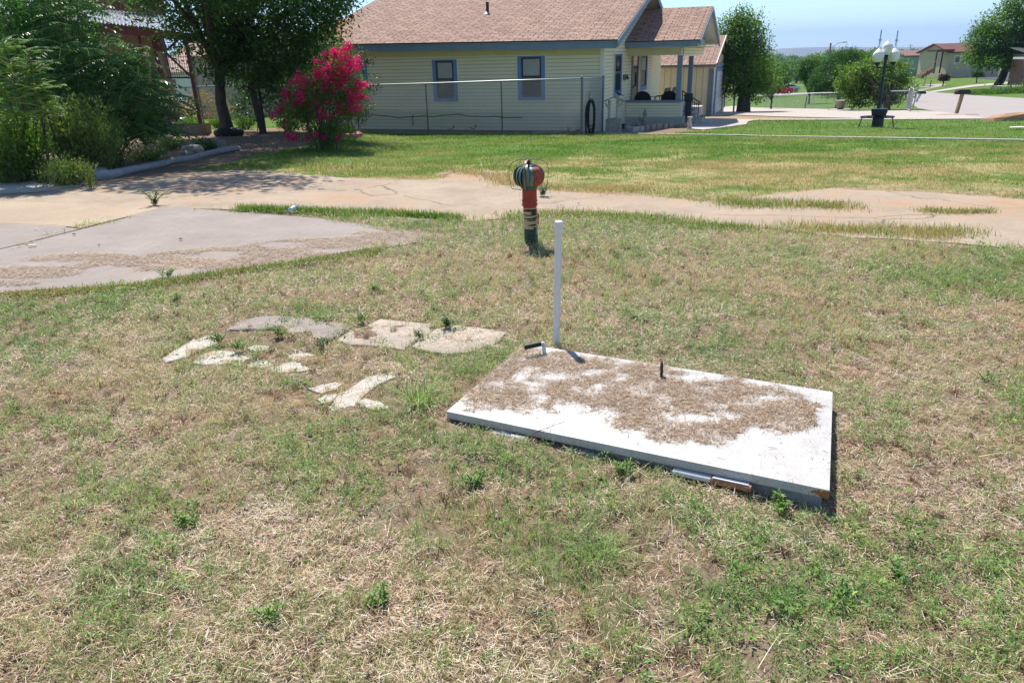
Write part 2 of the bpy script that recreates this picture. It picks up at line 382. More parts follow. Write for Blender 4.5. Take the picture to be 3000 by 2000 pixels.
uu = xf/np.maximum(yf, 1)
lush[(yf > 150)] = .9
nr_ = (yf > 5) & (yf < 24); rx_, ry_ = xf[nr_], yf[nr_]; rd = np.zeros(len(rx_))
for a_ in np.linspace(0, 2*PI, 9)[:-1]:
    for r_ in (.25, .6): rd += inpoly(rx_+math.cos(a_)*r_, ry_+math.sin(a_)*r_*1.3, ROAD_W)/16
dirt[nr_] = np.clip(rd*1.6*ssn(.36, .6, fbm(rx_*1.7+8, ry_*1.7)), 0, .95)
dirt[inpoly(jx, jy, BED)] = .0; lush[inpoly(jx, jy, BED)] = 0
dirt[inpoly(xf, yf, PINKD)] = .9
for n, a in (('lush', lush), ('dirt', dirt)):
    at = gr_o.data.attributes.new(n, 'FLOAT', 'POINT'); at.data.foreach_set('value', a.astype(np.float32))
def conc(name, c1, c2, c3, sc=1.2, cracks=0, dirtc=None, dth=.55):
    m, nt, b, N, L = new_mat(name)
    tc = N('ShaderNodeTexCoord'); v = tc.outputs['Object']
    def noise(s, d=8, r=.65):
        n = N('ShaderNodeTexNoise'); n.inputs['Scale'].default_value = s; n.inputs['Detail'].default_value = d; n.inputs['Roughness'].default_value = r; L(v, n.inputs['Vector']); return n.outputs[0]
    r = N('ShaderNodeValToRGB'); L(noise(sc), r.inputs[0]); e = r.color_ramp.elements
    e[0].position = .3; e[0].color = (*c1, 1); e[1].position = .55; e[1].color = (*c2, 1); x = e.new(.75); x.color = (*c3, 1); c = r.outputs[0]
    def mixc(f, a, col, mode='MIX'):
        q = N('ShaderNodeMix'); q.data_type = 'RGBA'; q.blend_type = mode; L(f, q.inputs['Factor']); L(a, q.inputs[6]); q.inputs[7].default_value = (*col, 1); return q.outputs[2]
    r7 = N('ShaderNodeValToRGB'); L(noise(11, 9, .8), r7.inputs[0]); r7.color_ramp.elements[0].position = .50; r7.color_ramp.elements[1].position = .70; r7.color_ramp.elements[1].color = (.55, .55, .55, 1)
    c = mixc(r7.outputs[0], c, tuple(q*.72 for q in c1))
    if dirtc:
        r2 = N('ShaderNodeValToRGB'); L(noise(.55, 9, .7), r2.inputs[0]); r2.color_ramp.elements[0].position = dth-.05; r2.color_ramp.elements[1].position = dth+.08
        c = mixc(r2.outputs[0], c, dirtc)
    r4 = N('ShaderNodeValToRGB'); L(noise(55, 4, .8), r4.inputs[0]); r4.color_ramp.elements[0].position = .62; r4.color_ramp.elements[1].position = .72
    c = mixc(r4.outputs[0], c, tuple(q*.62 for q in c1))
    if cracks:
        mp = N('ShaderNodeMapping'); mp.inputs['Scale'].default_value = (.28, .42, 1)
        n5 = N('ShaderNodeTexNoise'); n5.inputs['Scale'].default_value = 1.3; n5.inputs['Detail'].default_value = 6; L(v, n5.inputs['Vector'])
        mv = N('ShaderNodeMix'); mv.data_type = 'RGBA'; mv.inputs['Factor'].default_value = .22; L(v, mv.inputs[6]); L(n5.outputs['Color'], mv.inputs[7]); L(mv.outputs[2], mp.inputs[0])
        vo = N('ShaderNodeTexVoronoi'); vo.feature = 'DISTANCE_TO_EDGE'; vo.inputs['Scale'].default_value = 1; L(mp.outputs[0], vo.inputs['Vector'])
        r5 = N('ShaderNodeValToRGB'); L(vo.outputs['Distance'], r5.inputs[0]); r5.color_ramp.elements[0].position = .001; r5.color_ramp.elements[1].position = .0045
        r5.color_ramp.elements[0].color = (1, 1, 1, 1); r5.color_ramp.elements[1].color = (0, 0, 0, 1)
        r6 = N('ShaderNodeValToRGB'); L(noise(.9, 4), r6.inputs[0]); r6.color_ramp.elements[0].position = .42; r6.color_ramp.elements[1].position = .50
        mc = N('ShaderNodeMath'); mc.operation = 'MULTIPLY'; L(r5.outputs[0], mc.inputs[0]); L(r6.outputs[0], mc.inputs[1])
        c = mixc(mc.outputs[0], c, (.14, .10, .08))
    L(c, b.inputs['Base Color']); b.inputs['Roughness'].default_value = .9; b.inputs['Specular IOR Level'].default_value = .2
    bp = N('ShaderNodeBump'); bp.inputs['Strength'].default_value = .6; bp.inputs['Distance'].default_value = .012; L(noise(30), bp.inputs['Height']); L(bp.outputs[0], b.inputs['Normal'])
    return m
M['slab'] = conc('slab', (.275, .235, .205), (.32, .275, .245), (.37, .32, .285), 1.4, 0, (.37, .29, .22), .60)
M['slab_dusty'] = conc('slab_dusty', (.36, .28, .20), (.42, .325, .235), (.45, .36, .27), .9)
M['old_road'] = conc('old_road', (.31, .235, .165), (.40, .32, .24), (.47, .39, .30), 1.1, 1, (.40, .25, .15), .56)
M['driveway'] = conc('driveway', (.44, .38, .33), (.47, .41, .36), (.5, .44, .39), .5)
M['street'] = conc('street', (.34, .30, .28), (.37, .33, .30), (.40, .36, .33), .3)
M['asphalt'] = conc('asphalt', (.06, .06, .065), (.08, .08, .085), (.1, .1, .1), .3)
draped('road', ROAD_W, M['old_road'], .010, .25, jit=.28)
draped('pavement', SLAB1_W, M['slab'], .014, .25, jit=.16)
draped('pavement', SLAB2_W, M['slab'], .014, .25, jit=.02)
draped('pavement', wpoly([(-420,694),(-420,640),(0,592),(140,596),(300,606),(470,608),(497,606),(238,671),(150,661),(0,657)]), M['slab_dusty'], .012, .25, jit=.06)
draped('driveway', DRIVE, M['driveway'], .03, 1.)
draped('path', WALK, M['driveway'], .035, .6)
draped('road', STREET, M['street'], .02, 2.)
draped('road', STREET2, M['street'], .016, 3.)
draped('path', PATH1, M['driveway'], .04, 3.)
draped('driveway', ASPH, M['asphalt'], .04, 5.)
draped('pavement', wpoly([(-420,560),(-420,500),(0,500),(60,520),(120,545),(240,548),(110,562),(0,568)]), M['conc_light'], .035, .3, jit=.06)
# thin concrete mowing strip between the two lawns
kb = MB(); kp = [G(x, 392+(x-1745)*.0159+ (1.2 if x > 2200 else 0)) for x in range(1560, 3500, 60)]
for a, b in zip(kp[:-1], kp[1:]):
    za, zb = gz(a[0], a[1]), gz(b[0], b[1])
    kb.add([(a[0], a[1]-.06, za-.1), (b[0], b[1]-.06, zb-.1), (b[0], b[1]+.06, zb-.1), (a[0], a[1]+.06, za-.1), (a[0], a[1]-.07, za+.035), (b[0], b[1]-.07, zb+.035), (b[0], b[1]+.07, zb+.035), (a[0], a[1]+.07, za+.035)],
           [(4,5,6,7),(0,1,5,4),(2,3,7,6)])
o = kb.build('curb', M['conc_light']); o['kind'] = 'structure'
# hills on the horizon
hx = np.linspace(-9000, 9000, 260); rows = [(3600, -32), (4300, 0), (5000, 1), (6500, -40)]
V = []
for yy, k in rows:
    for x in hx:
        t = x/yy; crest = 2+20*fbm(x*.0011+3, 1.7, 4)+11*math.exp(-((t-.40)/.07)**2)+10*math.exp(-((t-.64)/.06)**2)
        V.append((x, yy+200*fbm(x*.002, yy), -30 if k < -1 else crest*(.55 if k == 0 else 1)))
n = len(hx); ii = np.arange(4*n).reshape(4, n); fq = np.stack([ii[:-1, :-1], ii[:-1, 1:], ii[1:, 1:], ii[1:, :-1]], -1).reshape(-1, 4)
M['hill'] = mat('hill', (.10, .12, .06), (.30, .22, .15), .004, .95, detail=8)
o = mesh_np('hills', V, [fq], M['hill'], smooth=True); o['kind'] = 'structure'
# ---------------------------------------------------------------- blades
def blades(name, X, Y, Z, L, W, lean, head, tint, mt, label=None, cat=None, flat=False, group=None, bend=.5):
    n = len(X); ca, sa = np.cos(head), np.sin(head); dx, dy = ca, sa; px_, py_ = -sa, ca
    sl, cl = np.sin(lean), np.cos(lean)
    l2 = lean+bend*(rng.random(n)*.8+.2); l2 = np.minimum(l2, 1.62) if flat else l2
    mid = np.stack([X+dx*sl*L*.5, Y+dy*sl*L*.5, Z+cl*L*.5], 1)
    tip = mid+np.stack([dx*np.sin(l2)*L*.5, dy*np.sin(l2)*L*.5, np.cos(l2)*L*.5], 1)
    if flat: tip[:, 2] = np.maximum(tip[:, 2], Z-.004)
    w = np.stack([px_, py_, np.zeros(n)], 1)*(W/2)[:, None]; base = np.stack([X, Y, Z], 1)
    V = np.stack([base-w, base+w, mid+w*.85, mid-w*.85, tip], 1).reshape(-1, 3); i = np.arange(n)*5
    q = np.stack([i, i+1, i+2, i+3], 1); t = np.stack([i+3, i+2, i+4], 1)
    o = mesh_np(name, V, [q, t], mt, tint=np.repeat(tint, 5))
    return tag(o, label, cat, group, 'stuff')
def scatter(y0, y1, dens, umax=.82, k=1.):
    """points per m2 = dens(y), inside the widened view fan"""
    yy = []; xx = []
    edges = np.geomspace(y0, y1, 24)
    for a, b in zip(edges[:-1], edges[1:]):
        m = (a+b)/2; wd = umax*m+.5; n = int((b-a)*2*wd*dens(m)*k)
        yy.append(rng.uniform(a, b, n)); xx.append(rng.uniform(-wd, wd, n))
    return np.concatenate(xx), np.concatenate(yy)
def onhard(x, y, j=.30):
    jx = x+(fbm(x*2.5+3, y*2.5, 4)-.5)*j*2.2; jy = y+(fbm(x*2.5+40, y*2.5, 4)-.5)*j*2.2
    return inpoly(jx, jy, ROAD_W) | inpoly(jx, jy, SLAB1_W) | inpoly(jx, jy, SLAB2_W)
def inlid(x, y, grow=0):
    c = np.mean(LID_W, 0); P = [tuple(c+(np.array(p)-c)*(1+grow)) for p in LID_W]
    return inpoly(x, y, P)
BLOB = [  # photo px: x, y, rx, ry, weight (green broadleaf weeds)
 (2350,1700,330,130,1),(2750,1650,260,130,.9),(1780,1730,200,110,1),(2150,1780,240,110,.9),(2900,1850,160,100,.8),(2430,1550,240,60,.7),(1500,1400,160,60,.7),(1180,1340,200,80,.9),(1000,1300,130,60,.8),(1360,1330,100,50,.7),
 (2700,830,200,60,1),(2900,800,150,60,1),(2450,830,120,40,.6),(2850,1270,170,70,1),(2620,1250,90,60,.6),(2800,930,160,50,.5),(900,920,140,30,1),(1320,890,60,50,.8),(820,905,60,24,.8),(300,890,240,40,.8),(120,940,140,30,.6),(470,860,70,22,1),(250,1330,260,60,.6),(120,1230,120,60,.6),
 (880,1120,40,20,.8),(1230,870,60,22,.7),(1530,1300,60,24,.7),(1060,1450,140,60,.5),(520,1500,160,60,.5),(380,1800,160,70,.4),(1700,1600,120,50,.5),(2080,1500,110,40,.6),(1270,1010,60,22,.8),(730,1260,120,50,.4),(2250,890,100,30,.4),(2950,1120,90,60,.7)]
GBLOB = [ # green fine grass
 (1500,680,700,60,.8),(2300,760,700,110,.55),(1700,860,500,90,.5),(1400,1100,120,60,1),(1250,1060,140,40,.8),(900,830,300,50,.6),(500,1180,300,90,.6),(250,1420,200,90,.5),(1600,1650,160,110,.9),(1280,1620,160,120,.6),(900,1400,200,90,.6),(2100,1030,400,60,.4),(300,1720,260,140,.5),(2600,1010,260,90,.3),(1100,640,500,16,.9),(700,1050,120,40,.5),(120,1040,160,60,.7),(1900,660,500,40,.7),(1560,712,60,20,.9)]
DBLOB = [(1400,890,260,40,1),(2650,1420,260,90,.9),(1250,1780,300,120,.6),(2960,980,120,90,.8),(60,1750,160,140,.5),(680,1600,200,100,.5),(2650,1880,160,80,.7),(1090,1850,140,60,.6),(700,1180,180,70,.4)]
def blob(px, py, B):
    s = np.zeros(px.shape)
    for x, y, rx, ry, w in B: s = np.maximum(s, w*np.exp(-(((px-x)/rx)**2+((py-y)/ry)**2)))
    return s
mat_straw = leaf_mat('straw', [(0, (.14, .08, .05)), (.25, (.36, .245, .15)), (.55, (.62, .48, .32)), (.85, (.82, .71, .55)), (1, (.68, .62, .52))], .7, .15)
mat_blade = leaf_mat('grass_blade', [(0, (.50, .35, .20)), (.3, (.56, .48, .27)), (.5, (.43, .45, .21)), (.75, (.28, .39, .13)), (1, (.16, .31, .10))], .5, .35)
mat_weed = leaf_mat('weed_leaf', [(0, (.17, .24, .09)), (.4, (.12, .24, .05)), (.75, (.20, .34, .065)), (1, (.36, .48, .13))], .5, .3)
mat_lawn = leaf_mat('lawn_blade', [(0, (.42, .33, .15)), (.35, (.34, .31, .12)), (.6, (.17, .26, .05)), (1, (.09, .21, .03))], .5, .35)
# dry straw litter lying on the near lawn
S3 = lambda L_: [(450+a*.4677, 880+b*.4677) for a, b in L_]
STN = [(S3([(1420,118),(1740,150),(1745,200),(1690,235),(1600,290),(1545,318),(1380,290),(1240,280),(1140,262),(1215,200),(1300,175)]), 'large grey flagstone, the left one of the big pair', 'stone_grey'),
 (S3([(1760,190),(1900,168),(2090,190),(2220,215),(2150,280),(2000,330),(1870,352),(1700,330),(1610,300),(1700,240)]), 'large straw littered grey flagstone nearest the door handle', 'stone_grey'),
 (S3([(500,190),(560,150),(650,125),(790,118),(860,130),(840,165),(700,185),(600,190)]), 'dark grey brown flagstone at the far left of the back row', 'stone_dark'),
 (S3([(850,170),(880,135),(960,130),(1130,160),(1190,185),(1090,235),(1010,240),(980,200),(880,215)]), 'dark flagstone left of the large grey pair', 'stone_dark'),
 (S3([(85,350),(150,310),(250,250),(330,230),(400,245),(370,270),(300,300),(220,340),(110,365)]), 'cream and orange flagstone standing apart at the far left', 'stone_white'),
 (S3([(285,385),(320,345),(380,320),(480,322),(560,345),(640,352),(660,372),(560,385),(430,390),(350,395)]), 'cream flagstone in the middle left of the white group', 'stone_white'),
 (S3([(520,400),(600,375),(680,380),(740,400),(700,415),(600,418)]), 'small white flagstone between the cream and the white ones', 'stone_white'),
 (S3([(755,320),(800,300),(890,302),(930,325),(1010,340),(1050,360),(990,375),(900,370),(800,345)]), 'bright white flagstone nearest the large grey stone', 'stone_white'),
 (S3([(740,425),(800,400),(880,385),(950,400),(980,425),(900,440),(800,445)]), 'white flagstone at the near edge of the left group', 'stone_white'),
 (S3([(600,300),(640,285),(720,292),(700,315),(620,318)]), 'tiny white flagstone chip behind the white group', 'stone_white'),
 (S3([(1140,660),(1180,600),(1260,550),(1330,500),(1420,475),(1490,465),(1480,500),(1400,530),(1340,570),(1290,620),(1250,665),(1190,672)]), 'long white flagstone left of the long splayed grass', 'stone_white'),
 (S3([(990,545),(1060,525),(1140,512),(1170,520),(1130,550),(1060,570)]), 'small white flagstone upper left of the long white one', 'stone_white'),
 (S3([(1040,630),(1080,605),(1140,600),(1120,640),(1060,650)]), 'little cream flagstone at the left tip of the long white one', 'stone_white'),
 (S3([(1290,650),(1340,630),(1420,650),(1460,680),(1400,690),(1310,672)]), 'white flagstone piece below the splayed grass', 'stone_white')]
STW = [wpoly(p) for p, _, _ in STN]
def onstone(x, y):
    r = np.zeros(len(x), bool); jx = x+(fbm(x*14, y*14)-.5)*.05; jy = y+(fbm(x*14+9, y*14)-.5)*.05
    for p in STW: r |= inpoly(jx, jy, p)
    return r & (rng.random(len(x)) < .90)
D1 = lambda y: 21000/(1+(y/3.3)**2.3)
x, y = scatter(1.35, 9.5, D1)
px, py = topx(x, y, 0*x); nz_ = fbm(x*1.1, y*1.1, 4)
keep = ~onhard(x, y) & ~inlid(x, y, -.02); nf_ = fbm(x*11+7, y*11, 3); keep &= ~onstone(x, y); keep &= rng.random(len(x)) < (.25+.95*ssn(.38, .58, nz_))*(.35+1.1*ssn(.36, .56, nf_))+.5*blob(px, py, DBLOB)-.35*blob(px, py, GBLOB)
x, y = x[keep], y[keep]; n = len(x); sc = np.maximum(1, y/3.2)**.75
L = np.minimum(rng.gamma(2.6, .0078, n), .055)*sc+.010; W = rng.uniform(.0010, .0026, n)*sc
tt = np.clip(rng.normal(.50, .28, n)+(fbm(x*3, y*3)-.5)*.6, 0, 1)
blades('straw_litter', x, y, gzf(x, y)+rng.uniform(.0, 1, n)**1.5*.026*sc, L, W, rng.uniform(1.15, 1.62, n), rng.uniform(0, 2*PI, n), tt, mat_straw, 'loose dry tan straw lying all over the foreground lawn', 'straw', flat=True, bend=.35)
# a few long stray straws
x, y = scatter(1.35, 6, lambda y: 26/(1+(y/3)**2)); k = ~onhard(x, y) & ~inlid(x, y, .02); x, y = x[k], y[k]; n = len(x)
blades('long_straw', x, y, gzf(x, y)+rng.uniform(.012, .03, n), rng.uniform(.06, .18, n), rng.uniform(.0015, .0025, n), rng.uniform(1.2, 1.55, n), rng.uniform(0, 2*PI, n), rng.uniform(.6, .95, n), mat_straw, 'long pale stray grass stalks lying over the foreground turf', 'straw', flat=True, bend=.25)
# upright short blades, green to brown
x, y = scatter(1.35, 9.8, lambda y: 17000/(1+(y/3.2)**2.2)); px, py = topx(x, y, 0*x)
nz_ = fbm(x*1.3+9, y*1.3, 5); nz2 = fbm(x*5+2, y*5, 3)
gb = blob(px, py, GBLOB); db = blob(px, py, DBLOB)
midf = ssn(3.6, 5.2, y)*.5
nf_ = fbm(x*10+77, y*10, 3); dens = np.clip((.34+1.0*ssn(.38, .60, nz_*.6+nz2*.4)+.8*gb+midf-.6*db)*(.12+1.25*ssn(.40, .56, nf_)), .03, 1)
keep = (rng.random(len(x)) < dens) & ~onstone(x, y) & ~onhard(x, y) & ~inlid(x, y, .01); x, y, gb, db, px, py = [q[keep] for q in (x, y, gb, db, px, py)]; n = len(x)
# tuft: pull to clump centres
cx, cy = np.round(x/.055)*.055+.02*np.sin(y*40), np.round(y/.055)*.055+.02*np.sin(x*37); pl = rng.random(n)*.75
hd = np.arctan2(y-cy, x-cx)+rng.normal(0, .5, n); x = x+(cx-x)*pl; y = y+(cy-y)*pl
k = ~inlid(x, y, .012); x, y, gb, db, hd = [q[k] for q in (x, y, gb, db, hd)]; n = len(x)
sc = np.maximum(1, y/3.4)**.7
tt = np.clip(.57+.55*(fbm(x*.9+70, y*.9, 4)-.5)*2+.30*gb-.35*db+.35*(fbm(x*6, y*6+3, 2)-.5)+rng.normal(0, .15, n), 0, 1)
L = (rng.gamma(4, .0085, n)+.012)*(1+.5*gb)*sc**.6; W = rng.uniform(.0014, .0030, n)*sc
blades('grass', x, y, gzf(x, y)-.002, L, W, rng.uniform(.1, .9, n), hd, tt, mat_blade, 'short patchy green and browned turf grass of the foreground lawn', 'grass', bend=.7)
# broad leaved ground weeds: rosettes and short leafy shoots
def weeds(name, X, Y, size, nl, mt, label, tnt, zf=gzf, k3=1.):
    n = len(X); nl = int(nl); N_ = n*nl
    X = np.repeat(X, nl); Y = np.repeat(Y, nl); S = np.repeat(size, nl); T = np.repeat(tnt, nl)+rng.normal(0, .12, N_)
    h = rng.random(N_); r = rng.random(N_)**.7*S*.9*(1-.4*h); a = rng.uniform(0, 2*PI, N_)
    bx, by = X+np.cos(a)*r, Y+np.sin(a)*r; bz = zf(X, Y)+h*S*.9*k3+.004
    ln = S*rng.uniform(.28, .5, N_); wd = ln*rng.uniform(.28, .42, N_); a2 = a+rng.normal(0, .6, N_); el = rng.uniform(-.25, .9, N_)
    d = np.stack([np.cos(a2)*np.cos(el), np.sin(a2)*np.cos(el), np.sin(el)], 1); s = np.stack([-np.sin(a2), np.cos(a2), rng.normal(0, .3, N_)], 1)
    b = np.stack([bx, by, bz], 1); m_ = b+d*(ln*.45)[:, None]; m_[:, 2] += ln*.06; t = b+d*ln[:, None]
    V = np.stack([b, m_+s*(wd/2)[:, None], t, m_-s*(wd/2)[:, None]], 1).reshape(-1, 3); i = np.arange(N_)*4
    o = mesh_np(name, V, [np.stack([i, i+1, i+2, i+3], 1)], mt, tint=np.repeat(np.clip(T, 0, 1), 4))
    return tag(o, label, 'weeds', None, 'stuff')
x, y = scatter(1.4, 9, lambda y: 1100/(1+(y/4.8)**2)); px, py = topx(x, y, 0*x)
wb = blob(px, py, BLOB); nz_ = fbm(x*2.3+90, y*2.3, 4)
keep = (rng.random(len(x)) < np.clip(wb*1.15*ssn(.32, .50, nz_)+.20*ssn(.43, .59, nz_)+.04, 0, 1)) & ~onhard(x, y, .1) & ~inlid(x, y, .06); x, y = x[keep], y[keep]; n = len(x)
weeds('ground_weeds', x, y, rng.gamma(4, .0058, n)*np.maximum(1, y/3.5)**.5+.012, 20, mat_weed, 'low bright green broadleaf weeds spreading in patches through the foreground lawn', rng.uniform(.2, .8, n))
# reddish brown dead tufts
x, y = scatter(1.4, 7, lambda y: 60/(1+(y/4)**2)); k = ~onhard(x, y) & ~inlid(x, y, .05); x, y = x[k], y[k]; m_ = len(x); r_ = 34
X = np.repeat(x, r_)+rng.normal(0, .012, m_*r_); Y = np.repeat(y, r_)+rng.normal(0, .012, m_*r_); n = len(X)
blades('dead_tufts', X, Y, gzf(X, Y)-.002, rng.uniform(.02, .055, n)*np.maximum(1, Y/4)**.5, rng.uniform(.0015, .0028, n)*np.maximum(1, Y/4)**.6, rng.uniform(.1, .8, n), rng.uniform(0, 2*PI, n), np.repeat(rng.uniform(0, .35, m_), r_), mat_straw, 'small rusty brown dead grass tufts dotted through the foreground lawn', 'grass', bend=.5)
# lawn beyond the old road, up to the fence
def lawnfill(name, poly, label, dens, t0, t1, Lr, Wr, hard=True, jag=.5, seed=0):
    P = np.array(poly); x0, y0 = P.min(0); x1, y1 = P.max(0); n = int((x1-x0)*(y1-y0)*dens)
    x = rng.uniform(x0, x1, n); y = rng.uniform(y0, y1, n)
    k = (np.abs(x) < y*.80) & (rng.random(n) < np.clip((13./y)**1.6, .12, 1))
    x, y = x[k], y[k]; jx = x+(fbm(x*2+seed, y*2)-.5)*jag*2; jy = y+(fbm(x*2+30, y*2+seed)-.5)*jag*2
    k = inpoly(jx, jy, poly) & (rng.random(len(x)) < .25+1.1*ssn(.35, .6, fbm(x*1.4+seed, y*1.4)));
    if hard: k &= ~onhard(x, y, .42)
    x, y = x[k], y[k]; n = len(x); s = np.maximum(1, y/12)
    nzl = (fbm(x*.55+12+seed, y*1.1, 4)-.5)*1.6+(fbm(x*4, y*4, 2)-.5)*.4
    tt = np.clip(t0+(t1-t0)*ssn(11.5, 18, y)+nzl+rng.normal(0, .12, n), 0, 1)
    return blades(name, x, y, g(x, y)-.004, rng.uniform(Lr[0], Lr[1], n)*s**.4, rng.uniform(.004, .008, n)*s, rng.uniform(.1, .9, n), rng.uniform(0, 2*PI, n), tt, mat_lawn, label, 'grass', bend=.6)
lawnfill('lawn_grass', LAWN2, 'green lawn grass with straw coloured patches between the old road and the house', 1400, .45, .66, (.03, .07), None, seed=4)
lawnfill('front_lawn_grass', FRONTL, 'thick mown bright green grass around the garden lamp', 420, .85, .85, (.04, .08), None, hard=False, jag=.1, seed=9)
# weeds and grass growing on the old road joints
def strip(name, pts, wid, n, label, L=(.05, .12), t=(.45, 1)):
    P = [G(*q) for q in pts]; X = []; Y = []
    seg = rng.integers(0, len(P)-1, n); f = rng.random(n)
    for s_, f_ in zip(seg, f):
        a, b = P[s_], P[s_+1]; q = a+(b-a)*f_; X.append(q[0]); Y.append(q[1])
    X = np.array(X); Y = np.array(Y); k = fbm(X*3, Y*3+8) ; X = X+rng.normal(0, wid, n)*.8; Y = Y+rng.normal(0, wid, n)*(k*1.6)
    tt = np.clip(rng.uniform(t[0], t[1], n)+(fbm(X*2, Y*2)-.5)*.6, 0, 1)
    return blades(name, X, Y, g(X, Y)+.015, rng.uniform(L[0], L[1], n), rng.uniform(.004, .008, n), rng.uniform(.05, .9, n), rng.uniform(0, 2*PI, n), tt, mat_lawn, label, 'grass', bend=.6)
strip('joint_grass', [(700,618),(860,624),(1000,630),(1150,634),(1350,646)], .07, 5200, 'strip of green grass growing along the joint behind the grey slab')
strip('joint_grass', [(2120,590),(2180,604),(2260,600),(2400,606),(2480,612)], .20, 2400, 'ragged grass clump patch on the pinkish old road at the right', (.04, .1), (.2, .8))
strip('joint_grass', [(2700,622),(2800,626),(2900,624)], .08, 900, 'sparse low grass on the far right of the old road', (.03, .07), (.2, .6))
strip('joint_grass', [(2300,672),(2500,680),(2700,690),(2810,684)], .22, 3000, 'brownish grass fringe along the near edge of the old road', (.03, .09), (.1, .6))
strip('joint_grass', [(1340,502),(1450,520),(1500,545),(1700,560),(1900,556)], .18, 3600, 'pale dry grass fringe along the far edge of the old road', (.03, .08), (0, .35))
strip('joint_grass', [(1500,640),(1650,632),(1830,640),(2000,660),(2200,676)], .14, 4200, 'green turf edge spilling over the near side of the old road', (.03, .09), (.3, .8))
# straw drifts on the grey slab
x, y = scatter(5.2, 9.5, lambda y: 6500.); px, py = topx(x, y, 0*x)
DR = [(1010,722,200,16,1.5),(880,752,160,18,1.6),(1180,704,120,18,1.6),(700,780,160,12,1.3),(60,800,150,18,1),(270,770,160,20,1),(520,762,90,18,1),(420,790,120,9,.6),(700,740,120,14,.7),(860,738,160,22,1),(1000,710,160,18,1),(1180,690,140,18,1),(560,745,60,10,.8),(640,772,120,10,.6),(800,770,180,12,.8),(1280,672,90,10,.9),(0,835,120,8,.7)]
k = rng.random(len(x)) < np.clip(1.35*ssn(.22, .62, blob(px, py, DR)*(.35+1.2*ssn(.36, .56, fbm(x*2.2+5, y*4, 4)))), 0, 1)
x, y = x[k], y[k]; n = len(x)
blades('straw_drift', x, y, g(x, y)+.016+rng.uniform(0, .012, n), rng.uniform(.02, .055, n), rng.uniform(.002, .005, n), rng.uniform(1.4, 1.6, n), rng.uniform(0, 2*PI, n), np.clip(rng.normal(.30, .2, n), 0, 1), mat_straw, 'brown straw drifts washed across the near side of the grey slab', 'straw', flat=True, bend=.3)

strip('joint_grass', [(1110,740),(980,762),(860,780),(700,800),(560,822),(400,845),(180,862),(0,874)], .05, 6500, 'ragged low grass fringe along the near edge of the grey slab', (.02, .06), (.1, .8))
# ---------------------------------------------------------------- storm shelter door
A, B, C_, D = [Vector(map(float, p)) for p in LIDQ]
cen = (A+B+C_+D)/4
# true rectangle on the fitted plane
ex = ((B-A)+(C_-D)).normalized(); ey = ((D-A)+(C_-B)); ey = (ey-ex*ey.dot(ex)).normalized(); ez = ex.cross(ey)
T = Matrix((ex, ey, ez)).transposed(); hl = (A-cen).dot(ex), (B-cen).dot(ex)
loc2 = lambda p: ((Vector(p)-cen).dot(ex), (Vector(p)-cen).dot(ey))
cA, cB, cC, cD = [loc2(p) for p in (A, B, C_, D)]
door = thing('storm_shelter', tuple(cen), 'white steel storm shelter door set low in the lawn with litter on top', 'storm shelter')
door.rotation_euler = T.to_euler()
def quadbox(q, z0, z1, off=0):
    c = (sum(p[0] for p in q)/4, sum(p[1] for p in q)/4)
    q = [(p[0]+(off if p[0] > c[0] else -off), p[1]+(off if p[1] > c[1] else -off)) for p in q]
    return [(*p, z0) for p in q]+[(*p, z1) for p in q], [(3,2,1,0),(4,5,6,7),(0,1,5,4),(1,2,6,5),(2,3,7,6),(3,0,4,7)]
Q4 = (cA, cB, cC, cD)
m_, nt, b_, N_n, L_n = new_mat('door_paint')
geo = N_n('ShaderNodeNewGeometry'); sx = N_n('ShaderNodeTexCoord'); 
n1 = N_n('ShaderNodeTexNoise'); n1.inputs['Scale'].default_value = 9; n1.inputs['Detail'].default_value = 10; L_n(sx.outputs['Object'], n1.inputs['Vector'])
r1 = N_n('ShaderNodeValToRGB'); L_n(n1.outputs[0], r1.inputs[0]); r1.color_ramp.elements[0].position = .3; r1.color_ramp.elements[1].position = .7
r1.color_ramp.elements[0].color = (.47, .445, .405, 1); r1.color_ramp.elements[1].color = (.59, .565, .525, 1)
n2 = N_n('ShaderNodeTexNoise'); n2.inputs['Scale'].default_value = 120; n2.inputs['Detail'].default_value = 4; L_n(sx.outputs['Object'], n2.inputs['Vector'])
r2 = N_n('ShaderNodeValToRGB'); L_n(n2.outputs[0], r2.inputs[0]); r2.color_ramp.elements[0].position = .56; r2.color_ramp.elements[1].position = .70; r2.color_ramp.elements[0].color = (1, 1, 1, 1); r2.color_ramp.elements[1].color = (.55, .55, .58, 1)
mx = N_n('ShaderNodeMix'); mx.data_type = 'RGBA'; mx.blend_type = 'MULTIPLY'; mx.inputs['Factor'].default_value = 1; L_n(r1.outputs[0], mx.inputs[6]); L_n(r2.outputs[0], mx.inputs[7])
